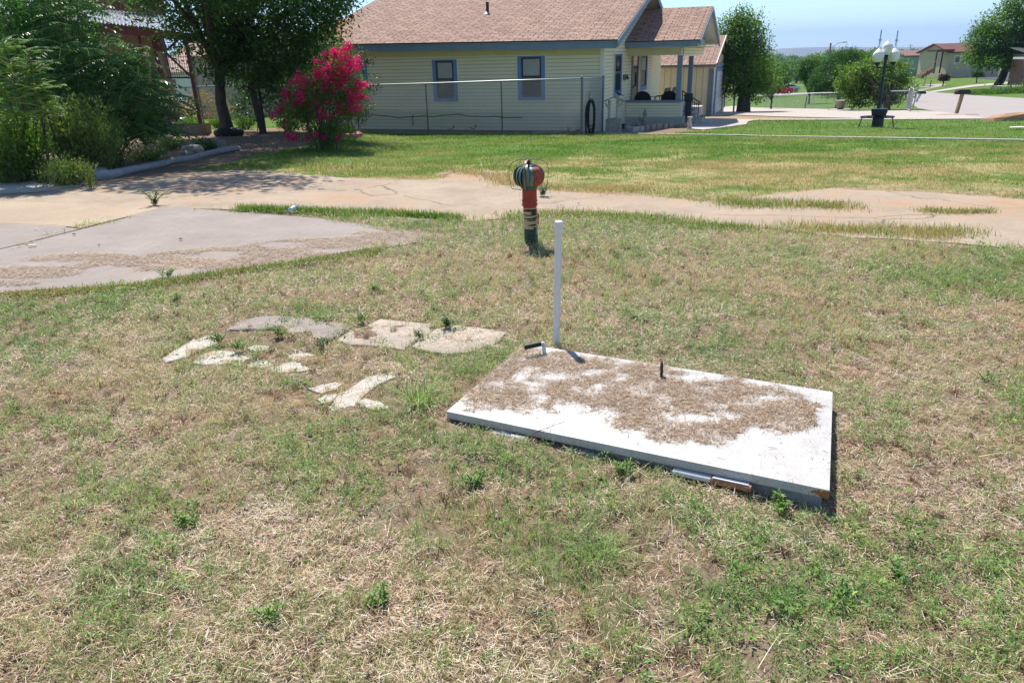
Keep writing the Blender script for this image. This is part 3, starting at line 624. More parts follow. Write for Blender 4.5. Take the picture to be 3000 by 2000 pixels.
# rust at the right near corner
vd = N_n('ShaderNodeVectorMath'); vd.operation = 'DISTANCE'; L_n(sx.outputs['Object'], vd.inputs[0]); vd.inputs[1].default_value = (cB[0], cB[1], -.03)
n3 = N_n('ShaderNodeTexNoise'); n3.inputs['Scale'].default_value = 70; n3.inputs['Detail'].default_value = 8; L_n(sx.outputs['Object'], n3.inputs['Vector'])
ma = N_n('ShaderNodeMath'); ma.operation = 'MULTIPLY_ADD'; L_n(n3.outputs[0], ma.inputs[0]); ma.inputs[1].default_value = -.26; ad_ = N_n('ShaderNodeMath'); ad_.operation = 'ADD'; L_n(vd.outputs['Value'], ad_.inputs[0]); ad_.inputs[1].default_value = .080; L_n(ad_.outputs[0], ma.inputs[2])
r3 = N_n('ShaderNodeValToRGB'); L_n(ma.outputs[0], r3.inputs[0]); r3.color_ramp.elements[0].position = 0; r3.color_ramp.elements[1].position = .012; r3.color_ramp.elements[0].color = (1, 1, 1, 1); r3.color_ramp.elements[1].color = (0, 0, 0, 1)
sz = N_n('ShaderNodeSeparateXYZ'); L_n(sx.outputs['Object'], sz.inputs[0]); lt = N_n('ShaderNodeMath'); lt.operation = 'LESS_THAN'; L_n(sz.outputs[2], lt.inputs[0]); lt.inputs[1].default_value = -.006
mm = N_n('ShaderNodeMath'); mm.operation = 'MULTIPLY'; L_n(r3.outputs[0], mm.inputs[0]); L_n(lt.outputs[0], mm.inputs[1])
mx2 = N_n('ShaderNodeMix'); mx2.data_type = 'RGBA'; L_n(mm.outputs[0], mx2.inputs['Factor']); L_n(mx.outputs[2], mx2.inputs[6]); mx2.inputs[7].default_value = (.33, .13, .035, 1)
# chips
n4 = N_n('ShaderNodeTexNoise'); n4.inputs['Scale'].default_value = 60; n4.inputs['Detail'].default_value = 2; L_n(sx.outputs['Object'], n4.inputs['Vector'])
r4 = N_n('ShaderNodeValToRGB'); L_n(n4.outputs[0], r4.inputs[0]); r4.color_ramp.elements[0].position = .73; r4.color_ramp.elements[1].position = .75; r4.color_ramp.elements[0].color = (0, 0, 0, 1); r4.color_ramp.elements[1].color = (1, 1, 1, 1)
mx3 = N_n('ShaderNodeMix'); mx3.data_type = 'RGBA'; L_n(r4.outputs[0], mx3.inputs['Factor']); L_n(mx2.outputs[2], mx3.inputs[6]); mx3.inputs[7].default_value = (.12, .08, .06, 1)
L_n(mx3.outputs[2], b_.inputs['Base Color']); b_.inputs['Roughness'].default_value = .42
bp = N_n('ShaderNodeBump'); bp.inputs['Strength'].default_value = .12; bp.inputs['Distance'].default_value = .004; L_n(n1.outputs[0], bp.inputs['Height']); L_n(bp.outputs[0], b_.inputs['Normal'])
M['door_paint'] = m_
mb = MB(); v, f = quadbox(Q4, -.040, 0); mb.add(v, f); mb.build('door_panel', M['door_paint'], door, smooth='auto', bevel=.005)
M['base_paint'] = mat('base_paint', (.38, .38, .38), (.26, .25, .24), 12, .6, .2, c3=(.10, .08, .07), s3=14, t3=.62)
mb = MB(); v, f = quadbox(Q4, -.30, -.0402, -.028); mb.add(v, f); mb.build('frame', M['base_paint'], door)
# hinges along the near long edge (barrel in two knuckles + fixing plate)
def edge(u, out=.0, z=-.03):
    p = Vector((*cA, 0)).lerp(Vector((*cB, 0)), u); q = (Vector((*cB, 0))-Vector((*cA, 0))).normalized(); nrm = Vector((q.y, -q.x, 0)); r = p+nrm*out; r.z = z; return r
def hinge(u0, u1, u2, rusty):
    hb = MB(); hb.tube([edge(u0, .012, -.058), edge(u1, .012, -.058)], .015, 14); hb.bar(edge(u0, -.016, -.056), edge(u1, -.016, -.056), .03, .02)
    h = hb.build('hinge', M['white_edge'], door, smooth='auto')
    kb_ = MB(); kb_.tube([edge(u1+.003, .014, -.058), edge(u2, .014, -.058)], .017, 14)
    kb_.build('hinge_barrel', M['rust'] if rusty else M['white_edge'], h, smooth='auto')
    if rusty:
        cb = MB(); cb.bar(edge(u1+.005, .014, -.0415), edge(u2-.006, .014, -.0415), .02, .004); cb.build('paint_flake', M['white_edge'], h)
    return h
hinge(.655, .745, .838, True); hinge(.155, .21, .262, False)
mb = MB(); mb.bar(edge(.40, .0, -.075), edge(.47, .0, -.08), .03, .03); mb.build('bracket', M['base_paint'], door)
def onlid(px, py, up=0):
    d = Vector(map(float, ray(px, py))); o = Vector((0, 0, H)); t = ((cen+ez*up)-o).dot(ez)/d.dot(ez); p = o+d*t-cen
    return Vector((p.dot(ex), p.dot(ey), up))
# latch handle: washer, upright, horizontal black grip
hp = onlid(1594, 1036); gr_dir = Vector((-.93, -.36, .0)).normalized()
gp = (T.inverted()@Vector((-.115, -.035, -.012)))
mb = MB(); mb.lathe([(.024, 0), (.024, .004), (.014, .006), (.014, .012)], hp, 18); mb.tube([hp, hp+Vector((0, 0, .055)), hp+Vector((-.004, 0, .066)), hp+Vector((0, 0, .068))+gp*.16], [.011, .011, .011, .010], 12)
mb.build('latch_handle', M['white_edge'], door, smooth='auto')
hd_ = [o for o in door.children if o.name.startswith('latch_handle')][0]
mb = MB(); mb.tube([hp+Vector((0, 0, .068))+gp*.16, hp+Vector((0, 0, .070))+gp*1.0], .0155, 14); mb.build('grip', M['black'], hd_, smooth='auto')
mb = MB(); mb.tube([hp+Vector((0, 0, .070))+gp*1.002, hp+Vector((0, 0, .070))+gp*1.012], .012, 14); mb.build('grip_end', M['rust'], hd_, smooth='auto')
rp = onlid(1938, 1103); mb = MB(); mb.tube([rp+ (T.inverted()@Vector((.006*math.cos(t), .020*math.cos(t), 0)))+Vector((0, 0, .043+.043*math.sin(t))) for t in np.linspace(0, 2*PI, 22)[:-1]], .0065, 8, closed=True)
mb.build('pull_ring', M['rust_dark'], door, smooth=True)
# litter on the door
LP = [(500,110),(700,150),(900,188),(1150,215),(1400,262),(1600,292),(1900,360),(2080,385),(2150,430),(2130,540),(1950,600),(1800,570),(1720,610),(1650,650),(1450,645),(1280,630),(1200,580),(1050,560),(1000,500),(880,460),(740,440),(600,480),(500,450),(250,470),(205,405),(330,300),(430,200)]
LP = [(1250+a*.5315, 950+b*.5315) for a, b in LP]
WH = [(700,288,170,30,1),(600,330,90,26,1),(880,270,80,24,.9),(620,400,70,20,.9),(1480,520,230,34,1),(1350,560,90,22,.7),(1900,405,190,24,.9),(1780,440,120,24,.8),(1000,340,160,16,.6),(1230,330,60,26,.8),(400,345,60,18,.7),(1620,490,120,18,.8),(1500,300,200,20,.6),(1060,300,70,16,.7),(2000,480,60,20,.6)]
n = 90000; a = rng.random(n); b = rng.random(n); An, Bn, Cn, Dn = [np.array((*q, 0.)) for q in Q4]
P = (An*(1-a)[:, None]+Bn*a[:, None])*(1-b)[:, None]+(Dn*(1-a)[:, None]+Cn*a[:, None])*b[:, None]
W3 = P@np.array(T).T+np.array(cen); px, py = topx(W3[:, 0], W3[:, 1], W3[:, 2])
rx, ry = (px-1250)/.5315, (py-950)/.5315; jx = px+(fbm(P[:, 0]*9, P[:, 1]*9)-.5)*60+(fbm(P[:, 0]*40, P[:, 1]*40, 3)-.5)*70; jy = py+(fbm(P[:, 0]*9+20, P[:, 1]*9)-.5)*40+(fbm(P[:, 0]*40+9, P[:, 1]*40, 3)-.5)*40+rng.normal(0, 5, n)
wb = blob(rx, ry, WH); nn = fbm(P[:, 0]*11, P[:, 1]*11+4, 4)
k = (inpoly(jx, jy, LP) & (rng.random(n) < np.clip(1.25-1.35*wb-.85*ssn(.52, .68, nn), .05, 1))) | (rng.random(n) < .006)
P = P[k]; n = len(P); inz = .001+rng.random(n)**2*.011
o = blades('straw_litter', P[:, 0], P[:, 1], inz, rng.gamma(2.6, .0075, n)+.006, rng.uniform(.0010, .0024, n), rng.uniform(1.35, 1.6, n), rng.uniform(0, 2*PI, n), np.clip(np.where(rng.random(n) < .12, -.3, 0)+rng.normal(.27, .24, n), 0, 1), mat_straw,
           'matted dry brown straw lying on the white steel shelter door', 'straw', flat=True, bend=.25)
o.matrix_world = Matrix.Translation(cen)@T.to_4x4()
# ---------------------------------------------------------------- white pipe
pb = onz(1629, 1013, .0); tp = aty(1637, 646, pb[1]+.0)
o_ = thing('vent_pipe', tuple(pb), 'thin white capped plastic pipe standing upright at the far corner of the shelter door', 'pipe')
top = Vector(map(float, tp-pb)); mb = MB(); pts = [top*t for t in (-.12, 0, .3, .6, .93)]; mb.tube(pts, .0212, 20); mb.build('pipe', M['white_pvc'], o_, smooth='auto')
mb = MB(); u = top.normalized(); k0 = top*.905
mb.tube([k0, k0+u*.004, top-u*.014, top-u*.006, top-u*.001, top], [.0245, .0262, .0262, .0235, .015, .004], 20); mb.build('cap', M['white_pvc'], o_, smooth='auto')
# ---------------------------------------------------------------- painted turbine vent
vp = onz(1557, 714); tv = thing('turbine_vent', tuple(vp), 'rusty red black and green painted turbine vent on a short pipe in the lawn', 'turbine vent')
def vz(py, px=1550): return float(aty(px, py, vp[1])[2])
zb, zg, zr, zs0, zs1, zt0, zt1 = 0, vz(672), vz(609), vz(604), vz(552), vz(547), vz(484)
r0 = .0645; lean = -.012
def vm():
    """green / black and tan stripes / red on the pipe, by height and side"""
    m, nt, b, N, L = new_mat('vent_paint'); tc = N('ShaderNodeTexCoord'); s = N('ShaderNodeSeparateXYZ'); L(tc.outputs['Object'], s.inputs[0])
    w = N('ShaderNodeTexNoise'); w.inputs['Scale'].default_value = 9; w.inputs['Detail'].default_value = 3; L(tc.outputs['Object'], w.inputs['Vector'])
    mp = N('ShaderNodeMapping'); mp.inputs['Scale'].default_value = (5, 5, 62); L(tc.outputs['Object'], mp.inputs[0])
    st = N('ShaderNodeTexNoise'); st.inputs['Scale'].default_value = 1; st.inputs['Detail'].default_value = 1; L(mp.outputs[0], st.inputs['Vector'])
    def math_(op, a, b_):
        q = N('ShaderNodeMath'); q.operation = op
        for i, v in enumerate((a, b_)):
            if isinstance(v, (int, float)): q.inputs[i].default_value = v
            else: L(v, q.inputs[i])
        return q.outputs[0]
    def mix(f, a, c):
        q = N('ShaderNodeMix'); q.data_type = 'RGBA'; L(f, q.inputs['Factor'])
        for i, v in ((6, a), (7, c)):
            if isinstance(v, tuple): q.inputs[i].default_value = (*v, 1)
            else: L(v, q.inputs[i])
        return q.outputs[2]
    z = s.outputs[2]; x = math_('ADD', s.outputs[0], math_('MULTIPLY', math_('SUBTRACT', st.outputs[0], .5), .55))
    tan_m = math_('MULTIPLY', math_('LESS_THAN', x, .006), math_('MULTIPLY', math_('GREATER_THAN', z, zg+.012), math_('LESS_THAN', z, zr-.028)))
    tan_m = math_('MULTIPLY', tan_m, math_('LESS_THAN', s.outputs[1], .03))
    c = mix(tan_m, (.012, .011, .011), (.52, .38, .20))
    n2 = N('ShaderNodeTexNoise'); n2.inputs['Scale'].default_value = 22; n2.inputs['Detail'].default_value = 6; L(tc.outputs['Object'], n2.inputs['Vector'])
    r2 = N('ShaderNodeValToRGB'); L(n2.outputs[0], r2.inputs[0]); e = r2.color_ramp.elements; e[0].position = .4; e[0].color = (.008, .07, .045, 1); e[1].position = .62; e[1].color = (.012, .035, .03, 1)
    c = mix(math_('LESS_THAN', z, zg), c, r2.outputs[0])
    zz = math_('ADD', z, math_('MULTIPLY', math_('SUBTRACT', w.outputs[0], .5), .03))
    c = mix(math_('GREATER_THAN', zz, zr-.004), c, (.62, .45, .27)); c = mix(math_('GREATER_THAN', zz, zr+.003), c, (.42, .05, .02))
    L(c, b.inputs['Base Color']); b.inputs['Roughness'].default_value = .5; return m
M['vent_paint'] = vm()
M['red_paint'] = mat('red_paint', (.46, .06, .03), (.30, .045, .03), 22, .65, .15, c3=(.20, .12, .11), s3=13, t3=.62)
M['fin_red'] = mat('fin_red', (.52, .09, .035), (.24, .08, .07), 18, .6, c3=(.05, .045, .05), s3=12, t3=.60, metal=.2)
M['fin_green'] = mat('fin_green', (.03, .12, .075), (.08, .20, .14), 14, .4, c3=(.03, .03, .03), s3=10, t3=.6, metal=.2)
M['fin_black'] = mat('fin_black', (.035, .035, .04), (.09, .075, .08), 14, .4, c3=(.03, .09, .06), s3=9, t3=.62, metal=.2)
M['fin_pale'] = mat('fin_pale', (.24, .32, .25), (.06, .14, .10), 14, .45, c3=(.18, .05, .04), s3=10, t3=.6, metal=.2)
mb = MB(); mb.tube([(0, 0, -.1), (0, 0, 0), (lean*.3, 0, .12), (lean, 0, zs0+.02)], r0, 28); mb.build('base_pipe', M['vent_paint'], tv, smooth='auto')
mb = MB(); mb.tube([(lean, 0, zs0), (lean, 0, zs0+.005), (lean, 0, zs0+.012), (lean, 0, zs1-.012), (lean*1.2, 0, zs1)], [.066, .0735, .071, .069, .069], 28)
sl = mb.build('sleeve', M['red_paint'], tv, smooth='auto')
for k in range(10):
    for zq in (zs0+.02, zs0+.055):
        mb = MB(); an = k*2*PI/10+.3; c = Vector((lean+.070*math.cos(an), .070*math.sin(an), zq)); mb.tube([c, c+Vector((math.cos(an), math.sin(an), 0))*.010], .0032, 6); mb.build('screw', M['rust_dark'], sl)
mb = MB(); mb.tube([(lean*1.2, 0, zs1-.002), (lean*1.2, 0, zs1+.004), (lean*1.2, 0, zt0+.006)], [.071, .079, .084], 28); mb.build('collar', M['fin_green'], tv, smooth='auto')
cxv = lean*1.4
mb = MB(); nf = 22; zc = (zt0+zt1)/2; hh = (zt1-zt0)/2
for k in range(nf):
    a0 = 2*PI*k/nf; deg = (math.degrees(a0)+360) % 360
    mi = 2 if deg < 170 else 2
    if 165 < deg < 262: mi = [2, 3, 1, 2, 3, 1][k % 6]
    elif deg < 290 and deg >= 262: mi = 3
    elif 283 <= deg < 328: mi = 0
    else: mi = 2
    vs = []; m2 = 12
    for i in range(m2+1):
        t = -1+2*i/m2; rr = .062+.088*max(0, 1-t*t)**.48; z = zc+t*hh; q = .5*math.sqrt(max(.0, 1-t*t))+.5
        for da, dr in ((-.19, -.022*q), (-.02, -.002), (.15, .0)):
            vs.append((cxv+(rr+dr)*math.cos(a0+da), (rr+dr)*math.sin(a0+da), z))
    fs = [(i*3+j, i*3+j+1, (i+1)*3+j+1, (i+1)*3+j) for i in range(m2) for j in range(2)]
    mb.add(vs, fs, mi)
mb.build('turbine_head', [M['fin_red'], M['fin_green'], M['fin_black'], M['fin_pale']], tv, smooth=True)
mb = MB(); mb.lathe([(.086, -.006), (.086, .0), (.060, .012), (.03, .02), (.018, .022), (.018, .034), (.022, .035), (.022, .046), (.01, .048), (.01, .062)], (cxv, 0, zt1-.004), 24); mb.build('top_cap', M['black_metal'], tv, smooth='auto')
ztop = zt1+.052
for an, mt_ in ((0, 'black_metal'), (PI, 'black_metal'), (1.5*PI-.25, 'rust_bar'), (PI/2+.1, 'black_metal')):
    if mt_ not in M: M['rust_bar'] = mat('rust_bar', (.16, .10, .08), (.28, .22, .19), 15, .6, metal=.3)
    ca, sa = math.cos(an), math.sin(an); pr = [(.0, ztop), (.055, ztop+.002), (.095, ztop+.0), (.145, ztop-.018), (.176, ztop-.052), (.186, ztop-.10), (.180, zt0+.05), (.166, zt0-.005), (.155, zt0-.018), (.072, zt0-.028)]
    pts = [Vector((cxv+r*ca, r*sa, z)) for r, z in pr]; mb = MB(); wv = Vector((-sa, ca, 0))*.0095
    for a_, b2 in zip(pts[:-1], pts[1:]):
        t = (b2-a_).normalized(); nn_ = t.cross(wv).normalized()*.0018
        mb.add([a_-wv-nn_, a_+wv-nn_, a_+wv+nn_, a_-wv+nn_, b2-wv-nn_, b2+wv-nn_, b2+wv+nn_, b2-wv+nn_], [(0,1,5,4),(1,2,6,5),(2,3,7,6),(3,0,4,7),(0,3,2,1),(4,5,6,7)])
    mb.build('guard_strap', M[mt_], tv)
mb = MB(); mb.box((r0+.004, -.004, vz(640)), (.012, .022, vz(623)-vz(655))); mb.build('red_tab', M['red_paint'], tv, bevel=.002)
mb = MB(); mb.box((r0*.72, -r0*.76, vz(660)), (.003, .003, .16)); mb.build('paint_drip', M['white_pvc'], tv)
# grass tuft round its foot
def tuft(name, px, py, label, n=60, L=(.1, .22), sp=.05, W=(.003, .006), t=(.4, 1), lean=(.1, 1.1), cat='grass tuft', z=0, mt=None):
    p = G(px, py); X = p[0]+rng.normal(0, sp, n); Y = p[1]+rng.normal(0, sp, n)
    o = blades(name, X-p[0], Y-p[1], np.zeros(n), rng.uniform(L[0], L[1], n), rng.uniform(W[0], W[1], n), rng.uniform(lean[0], lean[1], n), np.arctan2(Y-p[1], X-p[0])+rng.normal(0, .7, n), rng.uniform(t[0], t[1], n), mt or mat_blade, label, cat, bend=.9)
    o.location = (p[0], p[1], float(p[2])+z)
    del o['kind']; return o
tuft('grass_tuft', 1590, 712, 'green grass tuft at the right of the turbine vent foot', 70, (.05, .14), .03)
tuft('grass_tuft', 1528, 716, 'shaded grass tuft at the left of the turbine vent foot', 60, (.04, .09), .035)
tuft('grass_tuft', 1230, 1180, 'long splayed grass tuft left of the shelter door by the white stones', 150, (.09, .26), .035, (.003, .0055), (.55, .95), (.2, 1.35))
tuft('grass_tuft', 1500, 1040, 'dark green grass tuft between the grey flagstone and the door handle', 260, (.05, .14), .075, (.002, .004), (.75, 1), (.05, .8))
tuft('grass_tuft', 1420, 1070, 'green grass fringe tuft below the right grey flagstone', 200, (.04, .11), .08, (.002, .004), (.7, 1), (.05, .8))
tuft('grass_tuft', 1300, 1098, 'low grass tuft below the middle of the grey flagstones', 160, (.03, .08), .08, (.002, .004), (.6, 1), (.1, .9))
tuft('grass_tuft', 1660, 1010, 'short grass tuft right behind the white pipe', 90, (.04, .1), .04, (.002, .003), (.5, .9), (.05, .8))
tuft('grass_tuft', 1735, 1640, 'dense fine green grass tuft in the foreground below the door', 200, (.05, .14), .04, (.0018, .003), (.6, .9), (.05, 1.1))
tuft('grass_tuft', 1540, 590, 'long stray grass stalks leaning left of the turbine vent', 14, (.15, .32), .05, (.004, .007), (.3, .6), (.1, .7))
tuft('grass_tuft', 1390, 505, 'coarse green grass clump at the near side of the far lawn', 80, (.1, .25), .3, (.006, .01), (.8, 1), (.1, .9), mt=mat_lawn)
tuft('grass_tuft', 1040, 500, 'green grass clump near the flowering bush shadow edge', 80, (.1, .3), .35, (.007, .012), (.8, 1), (.1, .9), mt=mat_lawn)
tuft('grass_tuft', 900, 496, 'tall green grass blades at the edge of the bush shade', 70, (.1, .3), .35, (.007, .012), (.8, 1), (.1, .9), mt=mat_lawn)
# leafy weeds standing on the slab and between the stones
def sprig(name, px, py, label, ns, h, mt, t=(.3, .8), spread=.5, lf=.04, step=.02, droop=.2, dz=.02, cat='weed'):
    p = G(px, py); V = []; F_ = []; T_ = []; st = MB()
    for s in range(ns):
        a = random.uniform(0, 2*PI); hh_ = h*random.uniform(.55, 1); sp = spread*random.uniform(.2, 1); q = Vector((random.gauss(0, .02), random.gauss(0, .02), 0)); pts = [q.copy()]
        k = int(hh_/step); tt_ = random.uniform(*t)
        for i in range(k):
            f = i/k; q = q+Vector((math.cos(a)*sp*(.3+f), math.sin(a)*sp*(.3+f), 1-droop*f*2)).normalized()*step; pts.append(q.copy())
            for side in range(3):
                la = random.uniform(0, 2*PI); d = Vector((math.cos(la), math.sin(la), random.uniform(-.1, .8))).normalized(); l_ = lf*random.uniform(.6, 1.1)*(1-.45*f); w_ = d.cross(Vector((0, 0, 1))).normalized()*l_*.17
                b0 = len(V); V += [q, q+d*l_*.45+w_, q+d*l_, q+d*l_*.45-w_]; F_.append((b0, b0+1, b0+2, b0+3)); T_ += [tt_+random.gauss(0, .1)]*4
        st.tube(pts[::max(1, len(pts)//6)]+[pts[-1]], .002+h*.004, 4)
    o = mesh_np(name, [tuple(v) for v in V], [np.array(F_)], mt, tint=np.clip(T_, 0, 1)); o.location = (p[0], p[1], p[2]+dz); tag(o, label, cat)
    s_ = st.build('stem', M['stem'], o); return o
M['stem'] = mat('stem', (.14, .2, .05), (.2, .24, .08), 5, .6)
mat_lime = leaf_mat('lime_leaf', [(0, (.22, .34, .04)), (.5, (.34, .46, .05)), (1, (.5, .55, .10))], .5, .4)
mat_dull = leaf_mat('dull_leaf', [(0, (.05, .10, .035)), (.5, (.08, .15, .05)), (1, (.12, .20, .07))], .5, .3)
sprig('weed', 268, 555, 'tall yellow green weed lit at the end of the pale log', 12, .50, mat_lime, spread=.55, lf=.05)
sprig('weed', 232, 548, 'narrow upright yellow green weed beside the taller one', 4, .55, mat_lime, spread=.15, lf=.04)
sprig('weed', 455, 605, 'low dark green weed growing from the slab joint', 14, .30, mat_dull, spread=1.6, lf=.05, droop=.3)
sprig('weed', 1590, 578, 'grey green weed on the old road right behind the turbine vent', 12, .22, mat_dull, spread=1.5, lf=.05, t=(.5, 1))
sprig('weed', 1318, 968, 'dark leafy weed between the two large grey flagstones', 12, .10, mat_dull, spread=1.2, lf=.035, step=.012, dz=.03)
sprig('weed', 1222, 1000, 'small leafy weed on the right edge of the first grey flagstone', 6, .07, mat_dull, spread=1, lf=.03, step=.012, dz=.03)
sprig('weed', 945, 1020, 'dark green weed left of the large grey flagstone', 12, .09, mat_dull, spread=1.2, lf=.03, step=.012)
sprig('weed', 700, 1030, 'green weed sprig above the cream flagstones', 10, .09, mat_weed, spread=1.2, lf=.03, step=.012)
sprig('weed', 820, 990, 'green weed clump between dark and cream flagstones', 12, .09, mat_weed, spread=1.5, lf=.03, step=.012)
sprig('weed', 640, 1010, 'green weed beside the leftmost cream flagstone', 12, .09, mat_weed, spread=1.5, lf=.03, step=.012)
sprig('weed', 1060, 950, 'green weed at the upper left corner of the large grey flagstone', 12, .09, mat_weed, spread=1.5, lf=.03, step=.012)
sprig('weed', 1100, 860, 'green weed patch in the turf above the flagstones', 10, .08, mat_weed, spread=1.5, lf=.035, step=.012)
sprig('weed', 520, 890, 'green weed at the near edge of the grey slab', 10, .09, mat_weed, spread=1.5, lf=.04, step=.015)
sprig('weed', 490, 818, 'dark green weed at the tip of the slab edge grass', 12, .10, mat_weed, spread=1.5, lf=.04, step=.015)
for wx_, wy_, lb in ((2640,1700,'largest upright leafy weed near the lower right corner'),(1400,1425,'leafy weed by the left hinge of the shelter door'),(1830,1395,'pale leafy weed growing under the middle of the door edge'),(2280,1490,'small leafy weed below the right end of the door'),(2900,1120,'broad green weed at the right edge of the picture'),(1100,1780,'small leafy weed in the bottom left straw'),(790,1800,'low leafy weed left of the bottom centre straw'),(2470,1730,'leafy green weed clump in the lower right patch'),(540,1545,'leafy weed in the left foreground turf')):
    sprig('weed', wx_, wy_, lb, 7, .085, mat_weed, spread=.9, lf=.034, step=.012, dz=0)
# bare twig leaning on the door edge
p0 = onz(1505, 1300, .01); p1 = aty(1660, 1232, p0[1]+.04)
o_ = MB(); o_.tube([p0, p0*.5+p1*.5+np.array([0, 0, .01]), p1], [.0022, .0016, .0008], 5)
for f_, dx, dz in ((.45, .03, .03), (.6, .05, .0), (.72, .03, .025), (.85, .03, -.004)):
    q = p0*(1-f_)+p1*f_+np.array([0, 0, .008]); o_.tube([q, q+np.array([dx, .01, dz])], [.0012, .0005], 4)
tag(o_.build('twig', M['bark_light']), 'thin bare twig leaning against the near edge of the shelter door', 'twig')
q = G(1590, 1790); o_ = MB(); o_.tube([(-.05, -.03, .012), (.0, 0, .018), (.045, .035, .014)], [.005, .007, .004], 7); q_ = o_.build('stick', mat('stick', (.30, .27, .25), (.20, .17, .15), 30, .9, .4), loc=tuple(q)); tag(q_, 'short grey weathered stick lying in the foreground straw', 'stick')
q = G(242, 640+12)
# ---------------------------------------------------------------- flagstones
def stone(pts, label, mt, hgt=.022, name='flagstone', group='flagstones sunk in the lawn', jit=.006, z=0, inv=.5315):
    W = [G(*p) for p in pts]; c = np.mean(W, 0); W = [c+(q-c)*(.985 if 'grey' in mt else 1.24) for q in W]; P = []
    for i in range(len(W)):
        a, b = W[i], W[(i+1) % len(W)]
        for k in range(3):
            q = a+(b-a)*k/3; P.append((q[0]-c[0]+random.uniform(-1, 1)*jit, q[1]-c[1]+random.uniform(-1, 1)*jit))
    n = len(P); v = [(x, y, -.04) for x, y in P]+[(x, y, hgt-.006+random.uniform(-.002, .002)) for x, y in P]+[(x*.965, y*.965, hgt+random.uniform(-.002, .002)) for x, y in P]+[(x*.5, y*.5, hgt+random.uniform(-.002, .003)) for x, y in P]+[(0, 0, hgt)]
    fs = [(i, (i+1) % n, n+(i+1) % n, n+i) for i in range(n)]+[(n+i, n+(i+1) % n, 2*n+(i+1) % n, 2*n+i) for i in range(n)]+[(2*n+i, 2*n+(i+1) % n, 3*n+(i+1) % n, 3*n+i) for i in range(n)]+[(3*n+i, 3*n+(i+1) % n, 4*n) for i in range(n)]
    mb = MB(); mb.add(v, fs); o = mb.build(name, M[mt], smooth='auto', loc=(c[0], c[1], z+float(gzf(c[0], c[1])))); return tag(o, label, 'flagstone', group)
for p, lb, mt_ in STN: stone(p, lb, mt_, .013 if mt_ != 'stone_white' else .007)
# straw on the stones' gaps comes from the litter; a little straw on the second grey stone
q = G(1400, 1005); n = 420; a = rng.uniform(0, 2*PI, n); r = rng.random(n)**.5; X = q[0]+np.cos(a)*r*.26; Y = q[1]+np.sin(a)*r*.20
blades('straw_litter', X, Y, gzf(X, Y)+.028, rng.uniform(.02, .05, n), rng.uniform(.0015, .003, n), rng.uniform(1.4, 1.6, n), rng.uniform(0, 2*PI, n), rng.uniform(.4, .9, n), mat_straw, 'thin straw scattered on the right grey flagstone', 'straw', flat=True, bend=.2)
# ---------------------------------------------------------------- drink can, chips, pebbles on the slab
q = G(862, 626); mb = MB(); mb.tube([(-.06, 0, .033), (-.055, 0, .033), (-.05, 0, .033), (.05, 0, .033), (.056, 0, .033), (.06, 0, .033)], [.024, .029, .033, .033, .028, .024], 18)
cm, nt, b, N, L = new_mat('can_paint'); tc = N('ShaderNodeTexCoord'); wv = N('ShaderNodeTexNoise'); wv.inputs['Scale'].default_value = 18; L(tc.outputs['Object'], wv.inputs[0]); rp_ = N('ShaderNodeValToRGB'); L(wv.outputs[0], rp_.inputs[0])
rp_.color_ramp.elements[0].position = .48; rp_.color_ramp.elements[0].color = (.75, .78, .80, 1); rp_.color_ramp.elements[1].position = .56; rp_.color_ramp.elements[1].color = (.10, .42, .62, 1); L(rp_.outputs[0], b.inputs['Base Color']); b.inputs['Roughness'].default_value = .3; b.inputs['Metallic'].default_value = .3
o = mb.build('drink_can', cm, smooth='auto', loc=(q[0], q[1], q[2]+.03), rz=.9); tag(o, 'blue and white drink can lying in the grass beside the slab', 'can')
o.rotation_euler = (0, -.25, 1.0)
def pebble(px, py, r, mt, label, cat='stone', name='stone', flat=.5, dz=.03, n=9, group=None):
    q = G(px, py); mb = MB(); mb.lathe([(r*.4, -.0), (r*.95, r*.15*flat), (r, r*.5*flat), (r*.7, r*.9*flat), (r*.2, r*1.05*flat)], (0, 0, 0), n, jit=.35)
    o = mb.build(name, M[mt], loc=(q[0], q[1], q[2]+dz), rz=random.uniform(0, 3)); tag(o, label, cat, group); return o
M['debris_dark'] = mat('debris_dark', (.08, .05, .04), (.05, .035, .03), 30, .9)
M['chip_white'] = mat('chip_white', (.7, .69, .66), (.6, .58, .55), 20, .8)
mb = MB(); mb.box((0, 0, .006), (.075, .03, .012)); q = G(98, 728); tag(mb.build('plaster_chip', M['chip_white'], loc=(q[0], q[1], q[2]+.028), rz=.3, bevel=.002), 'white plaster chip lying on the grey slab at the left', 'chip')
for px_, py_, r_, lb in ((219,694,.018,'dark pebble on the slab near the joint'),(531,708,.018,'dark pebble in the middle of the grey slab'),(292,726,.013,'small dark pebble right of the white chip'),(572,620,.015,'brown leaf scrap near the top corner of the slab'),(935,560,.016,'dark pebble on the pinkish old road'),(1695,603,.016,'dark pebble on the old road right of the turbine vent'),(1643,609,.013,'tiny dark pebble near the turbine vent on the road'),(107,678,.014,'small pale pebble at the left slab joint')):
    pebble(px_, py_, r_, 'debris_dark' if 'dark' in lb or 'brown' in lb else 'chip_white', lb)
M['leafbrown'] = mat('leafbrown', (.07, .045, .02), (.04, .025, .015), 10, .8)
